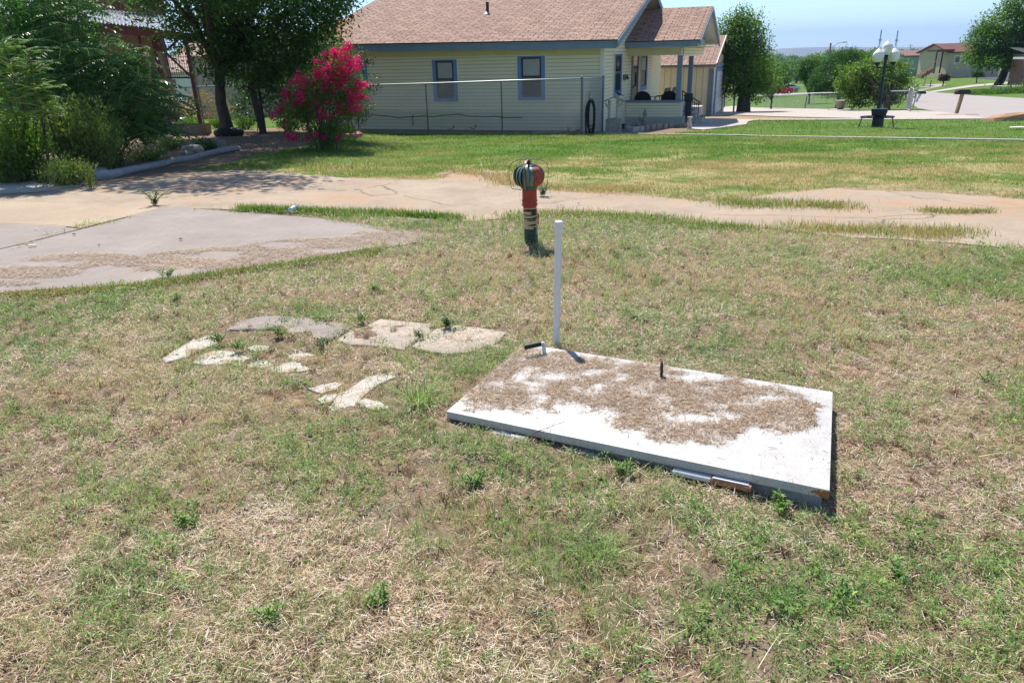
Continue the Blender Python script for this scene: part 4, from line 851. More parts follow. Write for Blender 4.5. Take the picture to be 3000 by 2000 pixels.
# ---------------------------------------------------------------- pale log kerb and rocks at the left
pts = [(275,528),(330,522),(400,506),(455,492),(500,483),(510,480),(560,470),(620,456),(680,445),(700,441)]
W = [G(*p) for p in pts]; c = W[0]
M['pale_log'] = mat('pale_log', (.34, .33, .33), (.25, .24, .24), 6, .8, .6, 12, c3=(.16, .13, .11), s3=5, t3=.62)
r_l = [.12, .085, .065, .072, .055, .075, .066, .062, .068, .055]
mb = MB(); mb.tube([w-c+np.array([0, 0, .05+.01*(i % 3)]) for i, w in enumerate(W)], r_l, 12); o = mb.build('log', M['pale_log'], smooth='auto', loc=tuple(c)); tag(o, 'long pale weathered log edging the shaded planting bed', 'log')
pebble(292, 516, .17, 'pale_log', 'pale rounded rock at the near end of the log', 'rock', 'rock', .9, 0, 10)
for px_, py_, r_, mt_, lb in ((565,447,.26,'statue','pointed pale rock in the bed behind the log'),(600,418,.30,'pale_log','flat pale rock slab in the bed below the planter box'),(545,455,.16,'stone_dark','dark rock left of the pointed pale rock'),(635,428,.25,'stone_dark','dark broken rock right of the pointed pale rock'),(480,410,.28,'stone_dark','dark rubble rock in the shade left of the bed'),(440,400,.22,'stone_dark','shaded rubble rock beside the overhanging fronds'),(520,430,.15,'pale_log','small pale rock near the middle of the bed')):
    pebble(px_, py_, r_, mt_, lb, 'rock', 'rock', .75 if 'flat' not in lb else .25, -.02, 8)
# ---------------------------------------------------------------- house
HC = G(1763, 386); HA = math.radians(-20.2)
def lap(mb, a, b, z0, z1, nrm, pitch=.112, m=0, top=None, lap_shadow=1):
    """lap siding from a to b (xy), outward normal nrm; top(t) optional upper limit for gables"""
    a = Vector((*a, 0)); b = Vector((*b, 0)); n = Vector((*nrm, 0)); z = z0; k = 0
    while z < z1-.01:
        zt = min(z+pitch, z1); p, q = a, b
        if top:
            t0, t1 = top(z), top(zt)
            P = [a.lerp(b, t0[0]), a.lerp(b, t0[1]), a.lerp(b, t1[1]), a.lerp(b, t1[0])]
        else: P = [a, b, b, a]
        v = [P[0]+n*.020+Vector((0, 0, z)), P[1]+n*.020+Vector((0, 0, z)), P[2]+n*.003+Vector((0, 0, zt-.012)), P[3]+n*.003+Vector((0, 0, zt-.012)), P[0]+Vector((0, 0, z)), P[1]+Vector((0, 0, z)), P[2]+n*.002+Vector((0, 0, zt)), P[3]+n*.002+Vector((0, 0, zt))]
        mb.add(v, [(0,1,2,3)], m); mb.add(v, [(4,5,1,0),(3,2,6,7)], lap_shadow); z = zt  # lap underside and top strip coloured dark to draw the shadow line
    return mb
house = thing('house', (HC[0], HC[1], HC[2]), 'single storey cream lap sided house with pinkish brown shingle roof and blue trim', 'house', rz=HA)
HL = 10.4; HD = 11.5; RT = -.013   # roof and eave sag towards the left end
mb = MB(); lap(mb, (-HL, 0), (0, 0), .02, 2.62, (0, -1)); mb.box((-HL/2, HD/2, 1.35), (HL-.02, HD-.02, 2.6)); mb.box((-HL/2, .14, -.10), (HL, .25, .22), m=2)
mb.build('wall', [M['siding'], M['lap_shadow'], M['brick']], house)
mb = MB(); lap(mb, (0, 0), (0, 9), -.02, 2.75, (1, 0)); yr = 5.75; zr_ = 4.62
lap(mb, (0, -.2), (0, HD+.2), 2.75, 4.5, (1, 0), top=lambda z: (max(0, (z-2.72)/1.9*.5), 1-max(0, (z-2.72)/1.9*.5)))
mb.add([(-.02, -.3, 2.7), (-.02, HD+.3, 2.7), (-.02, yr, 4.55)], [(0, 1, 2)])
mb.build('gable_wall', [M['siding'], M['lap_shadow']], house)
mb = MB(); mb.box((-.03, -.016, 1.33), (.12, .05, 2.66)); mb.box((.018, .04, 1.33), (.04, .10, 2.66)); mb.build('corner_post', M['soffit'], house)
mb = MB(); mb.box((-HL/2-.1, -.012, 2.50), (HL+.2, .03, .25)); mb.build('frieze_board', M['board'], house, shear=RT*.6)
mb = MB(); mb.box((-HL/2, -.25, 2.60), (HL+1.0, .48, .02)); mb.build('soffit', M['soffit'], house, shear=RT)
mb = MB(); mb.box((-HL/2, -.515, 2.745), (HL+1.06, .05, .075)); mb.box((-HL/2, -.50, 2.62), (HL+1.04, .04, .175)); mb.build('fascia', M['trim_blue'], house, shear=RT)
sh = lambda p: (p[0], p[1], p[2]+RT*p[0])
slope('roof', [sh((-HL-.55, -.56, 2.785)), sh((.56, -.56, 2.785)), sh((.56, yr, zr_+.07)), sh((-HL-.55, yr, zr_+.07))], M['shingle'], house, .035)
slope('roof', [sh((.56, HD+.56, 2.785)), sh((-HL-.55, HD+.56, 2.785)), sh((-HL-.55, yr, zr_+.07)), sh((.56, yr, zr_+.07))], M['shingle'], house, .035)
for s_, ye, yi in ((1, -.56, yr), (-1, HD+.56, yr)):
    for xx in (.56, -HL-.55):
        mb = MB(); mb.add([sh((xx-.02, ye, 2.755-.0)), sh((xx+.025, ye, 2.755)), sh((xx+.025, ye, 2.56)), sh((xx-.02, ye, 2.56)), sh((xx-.02, yi, zr_+.04)), sh((xx+.025, yi, zr_+.04)), sh((xx+.025, yi, zr_-.16)), sh((xx-.02, yi, zr_-.16))], [(0,1,2,3),(4,7,6,5),(0,4,5,1),(1,5,6,2),(2,6,7,3),(3,7,4,0)]); mb.build('rake_board', M['trim_blue'], house)
for ye in (-.5, HD+.5):
    mb = MB(); mb.add([sh((0, ye, 2.66)), sh((.54, ye, 2.66)), sh((.54, yr, zr_-.06)), sh((0, yr, zr_-.06))], [(0, 1, 2, 3)]); mb.build('gable_soffit', M['soffit'], house)
mb = MB(); zp = 2.785+ (3.9+.56)*(zr_+.07-2.785)/(yr+.56); 
vpx, vpy = -5.0, 2.85; zz = 2.785+(vpy+.56)*(1.905/6.31)-RT*5
mb.tube([(vpx, vpy, zz-.05), (vpx, vpy, zz+.36)], .055, 12); mb.build('roof_vent', M['rust_dark'], house, smooth='auto')
mb = MB(); mb.tube([(vpx, vpy, zz-.03), (vpx, vpy, zz+.035)], [.16, .06], 12); mb.build('vent_flashing', M['galv'], house)
def window(x0, x1, z0, z1, n='front', y0=0, shade=True, fw=.13, split=.52):
    """double hung window: blue casing, dark sashes, roller shade in the upper sash"""
    w = x1-x0; cx = (x0+x1)/2; mb = MB(); t = .05
    def Pt(u, o, z): return (u, -o, z) if n == 'front' else (o, u, z)
    def bx(mb, u, o, z, du, do, dz, m=0): mb.box(Pt(u, o, z), (du, do, dz) if n == 'front' else (do, du, dz), m=m)
    for u in (x0+fw/2, x1-fw/2): bx(mb, u, .03, (z0+z1)/2, fw, t, z1-z0)
    bx(mb, cx, .028, z0+fw*.4, w-2*fw, t, fw*.8)
    bx(mb, cx, .028, z1-.02, w-2*fw, t, .04)
    wn = mb.build('window', M['frame_blue'], house)
    mb = MB(); bx(mb, cx, .024, z1+.012, w+.06, .05, .024); bx(mb, cx, .024, z0-.012, w+.06, .05, .024)
    for u in (x0-.012, x1+.012): bx(mb, u, .024, (z0+z1)/2, .024, .05, z1-z0)
    mb.build('trim', M['siding'], wn)
    a, b_ = x0+fw, x1-fw; zb_ = z0+fw*.8; zt = z1-.04; zm = zb_+(zt-zb_)*split; mb = MB()
    for u in (a+.03, b_-.03): bx(mb, u, .022, (zb_+zt)/2, .06, .032, zt-zb_)
    for z in (zb_+.025, zm, zt-.03): bx(mb, cx, .0215, z, b_-a-.12, .031, .055)
    mb.build('sash', M['sash'], wn)
    if shade: mb = MB(); bx(mb, cx, .0105, (zm+zt)/2, b_-a-.12, .02, zt-zm-.07); mb.build('roller_shade', M['shade'], wn)
    mb = MB(); bx(mb, cx, .0105, (zb_+zm)/2, b_-a-.12, .02, zm-zb_-.05)
    if not shade: bx(mb, cx, .0105, (zm+zt)/2, b_-a-.12, .02, zt-zm-.07)
    mb.build('pane', M['glass'], wn)
    return wn
M['sash'] = mat('sash', (.05, .04, .04), (.07, .06, .055), 8, .5)
window(-5.97, -5.05, .96, 2.32); window(-2.87, -1.92, .99, 2.37); window(-9.45, -8.52, .94, 2.29)
window(1.45, 2.72, 1.0, 2.37, 'side', shade=False, fw=.18)
# porch side openings: door and second window
window(6.35, 7.75, .98, 2.30, 'side', fw=.2)
mb = MB(); mb.box((.03, 4.62, 1.35), (.06, .12, 1.95)); mb.box((.03, 5.78, 1.35), (.06, .12, 1.95)); mb.box((.03, 5.2, 2.36), (.06, 1.28, .12)); dr_ = mb.build('door', M['trim_blue'], house)
mb = MB(); mb.box((.02, 5.2, 1.32), (.03, 1.02, 1.92)); mb.build('screen', M['glass'], dr_)
mb = MB(); mb.box((.05, 5.35, 1.45), (.03, .05, .5)); mb.box((.06, 4.8, 1.2), (.04, .05, .12)); mb.build('handle', M['black'], dr_)
# house number: four dark figures
def digits(mb, s, x, y, z, w, h, axis):
    SEG = {'1': [((.5, 0), (.5, 1)), ((.5, 1), (.25, .75))], '5': [((.9, 1), (.1, 1)), ((.1, 1), (.1, .55)), ((.1, .55), (.9, .5)), ((.9, .5), (.85, .05)), ((.85, .05), (.1, 0))], '4': [((.7, 0), (.7, 1)), ((.7, 1), (.05, .35)), ((.05, .35), (1, .35))], '8': [((.1, 0), (.9, 0)), ((.1, 1), (.9, 1)), ((.1, .5), (.9, .5)), ((.1, 0), (.1, 1)), ((.9, 0), (.9, 1))], 'b': [((.1, 0), (.1, 1)), ((.1, .5), (.9, .25)), ((.9, .25), (.1, 0))]}
    for i, c in enumerate(s):
        for (a, b_), (c2, d2) in SEG[c]:
            o0 = y+(i*1.35)*w; mb.bar((x, o0+a*w, z+b_*h), (x, o0+c2*w, z+d2*h), .02, .045)
mb = MB(); digits(mb, '154b', .035, 3.0, 1.50, .20, .16, 0); mb.build('house_number', M['black'], house)
# porch
mb = MB(); mb.box((1.05, 6.95, .02), (2.15, 6.6, .36)); mb.build('porch_floor', M['conc_light'], house)
mb = MB(); lap(mb, (.02, 3.68), (1.98, 3.68), .0, .70, (0, -1), .1); mb.box((1.0, 3.75, .36), (1.95, .13, .70)); mb.box((2.0, 3.75, .36), (.05, .17, .72), m=2); lap(mb, (2.02, 3.68), (2.02, 4.3), .0, .70, (1, 0), .1); mb.box((1.95, 4.0, .36), (.12, .6, .70))
kw = mb.build('porch_wall', [M['siding'], M['lap_shadow'], M['soffit']], house)
mb = MB(); mb.box((1.0, 3.74, .74), (2.16, .24, .06)); mb.box((1.95, 4.1, .738), (.2, .6, .05)); mb.build('cap_rail', M['trim_blue'], kw)
for y_ in (3.78, 6.9):
    mb = MB(); mb.box((1.9, y_, 1.3 if y_ < 4 else 1.2), (.17, .17, 2.05 if y_ < 4 else 2.2)); mb.build('porch_post', M['trim_blue'], house)
mb = MB(); mb.box((.95, 3.72, 2.42), (1.98, .16, .26)); mb.build('porch_beam', M['board'], house)
mb = MB(); lap(mb, (2.02, 3.64), (2.02, 9.98), 2.24, 2.56, (1, 0), .1); mb.box((1.93, 6.8, 2.42), (.16, 6.3, .30)); mb.build('porch_beam', [M['siding'], M['lap_shadow']], house)
PY0, PY1, PZ = 3.28, 10.5, 3.93; pyr = (PY0+PY1)/2
mb = MB(); mb.box((1.28, PY0-.01, 2.735), (2.56, .045, .075)); mb.box((1.28, PY0, 2.63), (2.52, .035, .15)); mb.build('porch_fascia', M['trim_blue'], house)
mb = MB(); mb.box((1.26, 3.48, 2.57), (2.5, .38, .02)); mb.build('porch_soffit', M['soffit'], house)
slope('porch_roof', [(.03, PY0-.05, 2.77), (2.6, PY0-.05, 2.77), (2.6, pyr, PZ+.06), (.03, pyr, PZ+.06)], M['shingle'], house)
slope('porch_roof', [(2.6, PY1+.05, 2.77), (.03, PY1+.05, 2.77), (.03, pyr, PZ+.06), (2.6, pyr, PZ+.06)], M['shingle'], house)
for ye in (PY0-.03, PY1+.03):
    mb = MB(); xx = 2.6; mb.add([(xx-.02, ye, 2.745), (xx+.03, ye, 2.745), (xx+.03, ye, 2.58), (xx-.02, ye, 2.58), (xx-.02, pyr, PZ+.03), (xx+.03, pyr, PZ+.03), (xx+.03, pyr, PZ-.13), (xx-.02, pyr, PZ-.13)], [(0,1,2,3),(4,7,6,5),(0,4,5,1),(1,5,6,2),(2,6,7,3),(3,7,4,0)]); mb.build('porch_rake_board', M['trim_blue'], house)
mb = MB(); lap(mb, (2.05, PY0+.1), (2.05, PY1-.1), 2.6, 3.85, (1, 0), .1, top=lambda z: (max(0, (z-2.62)/1.28*.5), 1-max(0, (z-2.62)/1.28*.5)))
mb.add([(2.03, PY0+.1, 2.55), (2.03, PY1-.1, 2.55), (2.03, pyr, 3.88)], [(0, 1, 2)])
for ye in (PY0, PY1): mb.add([(2.05, ye, 2.66), (2.58, ye, 2.66), (2.58, pyr, PZ-.05), (2.05, pyr, PZ-.05)], [(0,1,2,3)])
mb.box((2.3, pyr, 2.575), (.52, 7., .02))
gb_ = mb.build('porch_gable', [M['soffit'], M['lap_shadow']], house)
mb = MB(); mb.box((2.09, pyr, 2.92), (.035, 5.2, .12)); mb.build('gable_band', M['trim_blue'], gb_)
# railing down from the porch
HT = Matrix.Translation(HC)@Matrix.Rotation(HA, 4, 'Z'); HTi = HT.inverted()
Xl = np.array([math.cos(HA), math.sin(HA), 0]); Yl = np.array([-math.sin(HA), math.cos(HA), 0])
def wy(px, py, yy):
    p0 = HC+Yl*yy; n = Yl; d = ray(px, py); t = ((p0-O)@n)/(d@n); q = O+d*t-HC; return Vector((q@Xl, yy, q[2]))
mb = MB(); T0, T1 = wy(1999, 266, 4.55), wy(2048, 299, 4.55); B0, B1 = wy(2001, 326, 4.55), wy(2043, 354, 4.55)
for a_, b2, w_ in ((T0, T1, .035), (T0-Vector((0, 0, .13)), T1-Vector((0, 0, .13)), .02), (B0, B1, .02)): mb.bar(a_, b2, w_)
for i in range(9):
    f_ = i/8; mb.bar(T0.lerp(T1, f_), B0.lerp(B1, f_)-(Vector((0, 0, .18)) if i in (0, 8) else Vector((0, 0, 0))), .03 if i in (0, 8) else .014)
for i in (2, 3):
    c = T0.lerp(B1, .4+.1*i); mb.tube([c+Vector((math.cos(t)*.07, 0, math.sin(t)*.09)) for t in np.linspace(0, 6.1, 10)], .007, 4)
mb.tube([T1+Vector((math.cos(t)*.05, 0, math.sin(t)*.05-.03)) for t in np.linspace(1.6, -3, 8)], .012, 5)
mb.build('railing', M['black_metal'], house)
mb = MB()
for i in range(3): mb.box((2.3+i*.28, 4.9, .10-i*.11), (.3, 1.0, .2-.02*i))
mb.build('porch_steps', M['conc_light'], house)
def hp_(x, y, z=0): return tuple(HT@Vector((x, y, z)))
# porch furniture
def round_chair(x, y, label, rz):
    t = thing('porch_chair', hp_(x, y, .20), label, 'chair', 'chairs on the porch', rz=HA+rz)
    mb = MB(); pr = [(.31*math.cos(a), .30*math.sin(a)) for a in np.linspace(0, 2*PI, 21)[:-1]]; mb.prism(pr, .04, (0, .22, .58), (1, 0, 0), (0, .25, .97)); mb.build('backrest', M['black'], t)
    mb = MB(); mb.lathe([(.26, .40), (.29, .43), (.26, .46)], (0, 0, 0), 18); mb.build('seat', M['black'], t)
    for sx_, sy_ in ((-1, -1), (1, -1), (1, 1), (-1, 1)):
        mb = MB(); mb.tube([(sx_*.18, sy_*.18, .42), (sx_*.25, sy_*.25, 0)], .013, 6); mb.build('leg', M['black_metal'], t)
round_chair(.55, 4.35, 'round backed black porch chair nearest the house door', PI); round_chair(1.55, 4.25, 'round backed black porch chair against the near porch post', PI)
def sling_chair(x, y, label, rz):
    t = thing('porch_chair', hp_(x, y, .20), label, 'chair', 'chairs on the porch', rz=HA+rz)
    mb = MB(); mb.box((0, .30, .68), (.5, .03, .55), Matrix.Rotation(-.3, 3, 'X')); mb.build('backrest', M['navy'], t)
    mb = MB(); mb.box((0, 0, .42), (.5, .5, .03)); mb.build('seat', M['navy'], t)
    for s_ in (-1, 1):
        mb = MB(); mb.tube([(s_*.28, .3, .66), (s_*.28, -.2, .64), (s_*.28, -.28, .58), (s_*.28, -.26, 0)], .014, 6); mb.build('armrest', M['black_metal'], t)
        mb = MB(); mb.tube([(s_*.27, .22, .45), (s_*.27, .34, 0)], .014, 6); mb.build('leg', M['black_metal'], t)
sling_chair(.98, 5.1, 'dark sling chair seen side on in the middle of the porch', -PI/2-.25); sling_chair(1.12, 5.75, 'second dark sling chair just behind the first on the porch', -PI/2-.1)
t = thing('grill', hp_(2.2, 4.42, -.02), 'black boxy covered grill standing beside the near porch post', 'grill', rz=HA)
mb = MB(); mb.box((0, 0, .86), (.30, .30, .26), taper=.9); mb.build('lid', M['black'], t, bevel=.02)
mb = MB(); mb.box((0, 0, .42), (.22, .24, .60)); mb.build('body', M['navy'], t)
for s_ in (-1, 1):
    mb = MB(); mb.box((s_*.09, 0, .06), (.03, .2, .12)); mb.build('leg', M['black'], t)
# ---------------------------------------------------------------- chain link fence by the house
def chain_fence(name, pts, label, group=None, hgt=1.52, ph=None, mesh_d=.075, wr=.0045, posts=None, top_m='galv', post_m='galv_dark', end=()):
    """pts: world xyz of post feet"""
    base = np.array(pts[0]); t = thing(name, tuple(base), label, 'fence', group)
    P = [Vector(map(float, np.array(p)-base)) for p in pts]; hs = ph or [hgt]*len(P)
    mb = MB(); mb.tube([p+Vector((0, 0, h)) for p, h in zip(P, hs)], .022, 8); mb.build('top_rail', M[top_m], t, smooth=True)
    for i, (p, h) in enumerate(zip(P, hs)):
        mb = MB(); r = .036 if i in end else .024; mb.tube([p-Vector((0, 0, .2)), p+Vector((0, 0, h+(.05 if i in end else -.01)))], r, 10); mb.lathe([(r*1.3, h+(.03 if i in end else -.03)), (r*1.3, h+(.05 if i in end else -.01)), (r*.5, h+(.08 if i in end else .01))], tuple(p), 10); mb.build('post', M[post_m], t, smooth='auto')
    mb = MB(); V = []; Fc = []
    for (a, ha), (b, hb) in zip(list(zip(P, hs))[:-1], list(zip(P, hs))[1:]):
        d = b-a; L_ = math.hypot(d.x, d.y); n = max(2, int(L_/mesh_d)); nrm = Vector((-d.y, d.x, 0)).normalized()
        for i in range(n):
            k = int((ha-.04)/(mesh_d)); prev = None
            for j in range(k+1):
                f = (i+.5+(.5 if j % 2 else -.5)*1.0)/n; f = min(1, max(0, f)); h = (ha+(hb-ha)*f-.04)*j/k+.03
                q = a+d*f+Vector((0, 0, h))+nrm*(.004 if j % 2 else -.004)
                if prev is not None:
                    t_ = (q-prev).normalized(); s_ = t_.cross(nrm)*wr; b0 = len(V); V += [prev-s_, prev+s_, prev+nrm*wr*1.6, q-s_, q+s_, q+nrm*wr*1.6]
                    Fc += [(b0, b0+1, b0+4, b0+3), (b0+1, b0+2, b0+5, b0+4), (b0+2, b0, b0+3, b0+5)]
                    # mirrored wire
                prev = q
            prev = None
            for j in range(k+1):
                f = (i+.5-(.5 if j % 2 else -.5)*1.0)/n; f = min(1, max(0, f)); h = (ha+(hb-ha)*f-.04)*j/k+.03
                q = a+d*f+Vector((0, 0, h))-nrm*(.004 if j % 2 else -.004)
                if prev is not None:
                    t_ = (q-prev).normalized(); s_ = t_.cross(nrm)*wr; b0 = len(V); V += [prev-s_, prev+s_, prev+nrm*wr*1.6, q-s_, q+s_, q+nrm*wr*1.6]
                    Fc += [(b0, b0+1, b0+4, b0+3), (b0+1, b0+2, b0+5, b0+4), (b0+2, b0, b0+3, b0+5)]
                prev = q
    mesh_np('wire_mesh', [tuple(v) for v in V], [np.array(Fc)], M['galv'], t)
    return t
fx = [.12, -.25, -2.86, -5.48, -8.1, -10.9]; fy = [-.45, -1.65, -1.65, -1.65, -1.65, -1.65]; ft = [1.66, 1.70, 1.66, 1.61, 1.58, 1.54]
fp = [HT@Vector((a, b_, 0)) for a, b_ in zip(fx, fy)]; fp = [np.array((p.x, p.y, gz(p.x, p.y))) for p in fp]
chain_fence('chain_link_fence', fp, 'tall chain link fence with wire mesh running along the side of the cream house', ph=[HC[2]+z-p[2] for z, p in zip(ft, fp)], end=(0, 1))
# cable sagging along the fence, garden hose on the corner post
mb = MB(); cp = []
for i in range(50):
    f = i/49; x = -8.9+f*6.75; cp.append((x, -1.71, .60+.035*math.sin(f*12)+.02*math.sin(f*31)+.01*math.sin(f*67)))
mb.tube(cp, .012, 5); o = mb.build('cable', M['black'], loc=tuple(HC), rz=HA); tag(o, 'black cable tied along the middle of the chain link fence', 'cable')
t = thing('garden_hose', hp_(-.02, -1.45, 0), 'coiled black garden hose hanging on the fence corner post', 'hose', rz=HA)
mb = MB()
for k in range(11):
    w_ = random.uniform(.09, .17); hh_ = random.uniform(.38, .55); x0 = random.uniform(-.05, .05); top_ = 1.06+random.uniform(-.05, .04); y0 = random.uniform(-.05, .05)
    mb.tube([(x0+w_*math.sin(a)*.9, y0+.02*math.sin(3*a), top_-hh_+hh_*math.cos(a)) for a in np.linspace(0, 2*PI, 20)[:-1]], .015, 6, closed=True)
mb.tube([(.03, 0, .2), (.1, 0, .12), (.07, .02, .04), (.02, .0, .02)], .015, 6)
mb.build('coil', M['black'], t, smooth=True)
mb = MB(); mb.box((0, .02, 1.1), (.12, .12, .05)); mb.tube([(-.05, 0, 1.1), (-.05, 0, 1.28), (.0, 0, 1.3)], .014, 6); mb.build('hook', M['galv_dark'], t)
# small things at the foot of the house wall
mb = MB(); q = hp_(-6.75, -.25, 0)
for x, z, lean_ in ((-4.7, .16, .1), (-4.25, .12, 0), (-3.85, .22, -.1)):
    pass
mb.tube([(0, 0, -.05), (0, 0, .25), (.06, -.02, .30)], .025, 8); o = mb.build('pipe_stub', M['plank'], loc=q, rz=HA); tag(o, 'rusty pipe stub standing against the house wall left of the middle window', 'pipe')
o.location.z += .22
for x, l, lb in ((-4.85, .3, 'old brown garden tap pipe lying at the foot of the house'), (-4.05, .34, 'bent rusty tap standing by the house wall between two windows')):
    mb = MB(); mb.tube([(0, 0, -.1), (.02, 0, l*.5), (.10, .02, l*.75)], .022, 6); mb.tube([(-.02, 0, l*.45), (-.12, 0, l*.62)], .015, 6); mb.tube([(.06, 0, l*.8), (.14, 0, l*.8)], .02, 6)
    tag(mb.build('tap', M['rust'], loc=hp_(x, -1.2, 0), rz=HA), lb, 'tap')
mb = MB(); 
for k in range(26):
    a = random.uniform(0, PI); l = random.uniform(.15, .42); mb.tube([(random.gauss(0, .15), random.gauss(0, .08), 0), (random.gauss(0, .15)+math.cos(a)*l*.8, random.gauss(0, .05), l*math.sin(a)*.8)], .010, 4)
tag(mb.build('cut_twigs', M['rust'], loc=hp_(-.75, -1.2, 0), rz=HA), 'small heap of orange brown cut twigs at the fence corner', 'twigs')
# wishing well ornament
t = thing('wishing_well', tuple(G(1797, 390)), 'small stone wishing well with a tiled gable roof beside the house corner', 'wishing well', rz=HA+.1)
mb = MB(); mb.box((0, 0, .20), (.46, .42, .44)); mb.box((0, 0, .435), (.40, .36, .02)); mb.build('basin', M['statue'], t, bevel=.008)
for s_ in (-1, 1):
    mb = MB(); mb.tube([(s_*.13-.02, 0, .02), (s_*.13-.02, 0, .98)], .045, 10); mb.tube([(s_*.13-.02, 0, .72), (s_*.13+s_*.13-.02, 0, .9)], .025, 6); mb.build('post', M['conc_light'], t)
mb = MB()
for s_ in (-1, 1): mb.box((s_*.155, 0, 1.02), (.36, .5, .04), Matrix.Rotation(s_*.42, 3, 'Y'))
mb.build('roof', M['statue'], t, bevel=.008)
t2 = thing('bird_ornament', tuple(np.array(G(1797, 390))+np.array([.13, 0, 1.13])), 'dark metal bird ornament perched on the wishing well roof', 'bird ornament')
mb = MB(); mb.tube([(-.10, 0, .10), (-.07, 0, .085), (-.02, 0, .055), (.05, 0, .02), (.10, 0, 0), (.17, 0, -.02)], [.006, .022, .03, .028, .012, .006], 10); mb.build('body', M['black_metal'], t2, smooth=True)
mb = MB(); mb.tube([(0, .01, .03), (0, .01, -.05)], .005, 5); mb.tube([(.02, -.01, .03), (.02, -.01, -.05)], .005, 5); mb.build('leg', M['black_metal'], t2)
# statues on the edging
t = thing('garden_statue', tuple(G(1888, 372)), 'grey stone gnome like garden statue in front of the porch wall', 'garden statue')
mb = MB(); mb.lathe([(.11, 0), (.12, .04), (.07, .06), (.10, .12), (.12, .2), (.09, .3), (.05, .36), (.075, .42), (.06, .50), (.02, .6), (.005, .66)], n=14, jit=.15); mb.build('figure', M['statue'], t, smooth=True)
for px_, py_, r_, h_, lb in ((1876,368,.14,.46,'rounded grey stone squirrel ornament left of the statue'),(1908,366,.16,.42,'bulky grey stone urn ornament right of the statue')):
    mb = MB(); mb.lathe([(r_*.6, 0), (r_*.9, h_*.2), (r_, h_*.5), (r_*.7, h_*.8), (r_*.35, h_)], n=12, jit=.25); tag(mb.build('garden_ornament', M['statue'], smooth=True, loc=tuple(G(px_, py_))), lb, 'garden statue')
for px_, py_, lb in ((1836,378,'small grey post ornament left in the porch bed'),(1868,374,'small grey post ornament right in the porch bed')):
    mb = MB(); mb.lathe([(.05, 0), (.03, .08), (.06, .14), (.05, .2), (.02, .24)], n=10); tag(mb.build('garden_ornament', M['statue'], smooth=True, loc=tuple(G(px_, py_))), lb, 'garden statue')
# pedestal
t = thing('pedestal', tuple(G(2019, 379)), 'cream stone baluster shaped pedestal on the lawn in front of the porch railing', 'pedestal')
mb = MB(); mb.lathe([(.10, 0), (.10, .03), (.075, .05), (.085, .14), (.08, .22), (.05, .30), (.055, .33), (.085, .36), (.085, .395), (.07, .40)], n=16); mb.build('column', M['conc_light'], t, smooth='auto')
# edging blocks: low wall of separate stone blocks
bl = [(1841,385),(1859,387),(1877,386),(1892,383),(1910,380),(1928,378),(1946,377),(1964,375),(1982,374),(1998,374)]
gr_e = 'stone blocks edging the porch bed'
for i, (px_, py_) in enumerate(bl):
    q = G(px_, py_); q2 = G(*(bl[i+1] if i+1 < len(bl) else (2012, 374))); an = math.atan2(q2[1]-q[1], q2[0]-q[0])
    mb = MB(); mb.box((0, 0, .07), (.23, .16, .18)); o = mb.build('edging_block', M['statue' if i > 2 else 'conc_light'], loc=tuple(q), rz=an, bevel=.012)
    tag(o, 'rough stone block in the low edging of the porch bed' if i > 2 else 'paler stone block at the left end of the porch bed edging', 'edging block', gr_e)
q = G(1880, 376); mb = MB(); mb.prism([(-.95, -.2), (1.2, -.15), (1.2, .3), (-.95, .3)], .03, tuple(q), tuple(Xl), tuple(Yl)); o = mb.build('mulch', M['debris_dark']); tag(o, 'dark mulch bed in front of the porch wall', 'mulch', kind='stuff')
# ---------------------------------------------------------------- garage
GC = G(2080, 339); gar = thing('garage', tuple(GC), 'peach panelled detached garage with a white roll door and pink shingle roof', 'garage', rz=HA)
GW, GL, gw = 7.7, 9., 2.2; gy, gzr = GW/2, 3.5
mb = MB(); mb.box((-GL/2, GW/2, gw/2-.2), (GL, GW, gw+.4)); 
for k in range(int(GL/.3)): mb.box((-.15-k*.3, -.004, gw/2), (.02, .012, gw), m=1)
mb.build('wall', [M['garage_wall'], mat('groove', (.42, .33, .22), None)], gar)
mb = MB(); mb.prism([(-.0, 2.2), (GW, 2.2), (gy, gzr-.05)], .06, (-.03, 0, 0), (0, 1, 0), (0, 0, 1)); mb.build('gable_wall', M['beige'], gar)
for nm_, c_, d_ in (('fascia', (-GL/2+.1, -.20, gw+.06), (GL+.3, .05, .14)), ('gable_band', (.06, GW/2, gw+.04), (.05, GW+.3, .16)), ('corner_trim', (.025, .05, gw/2-.1), (.05, .28, gw)), ('corner_trim', (-.07, -.024, gw/2-.1), (.24, .04, gw)), ('corner_trim', (.025, GW-.05, gw/2-.1), (.05, .22, gw))):
    mb = MB(); mb.box(c_, d_); mb.build(nm_, M['trim_blue'], gar)
for s_ in (0, 1):
    mb = MB(); yy0, yy1 = (-.3, gy) if s_ == 0 else (GW+.3, gy)
    mb.add([(.14, yy0, gw+.02), (.18, yy0, gw+.02), (.18, yy1, gzr+.0), (.14, yy1, gzr+.0), (.14, yy0, gw+.16), (.18, yy0, gw+.16), (.18, yy1, gzr+.14), (.14, yy1, gzr+.14)], [(0,1,2,3),(4,7,6,5),(0,4,5,1),(1,5,6,2),(2,6,7,3),(3,7,4,0)]); mb.build('rake_board', M['soffit'], gar)
slope('roof', [(-GL, -.32, gw+.10), (.2, -.32, gw+.10), (.2, gy, gzr+.14), (-GL, gy, gzr+.14)], M['shingle'], gar)
slope('roof', [(.2, GW+.32, gw+.10), (-GL, GW+.32, gw+.10), (-GL, gy, gzr+.14), (.2, gy, gzr+.14)], M['shingle'], gar)
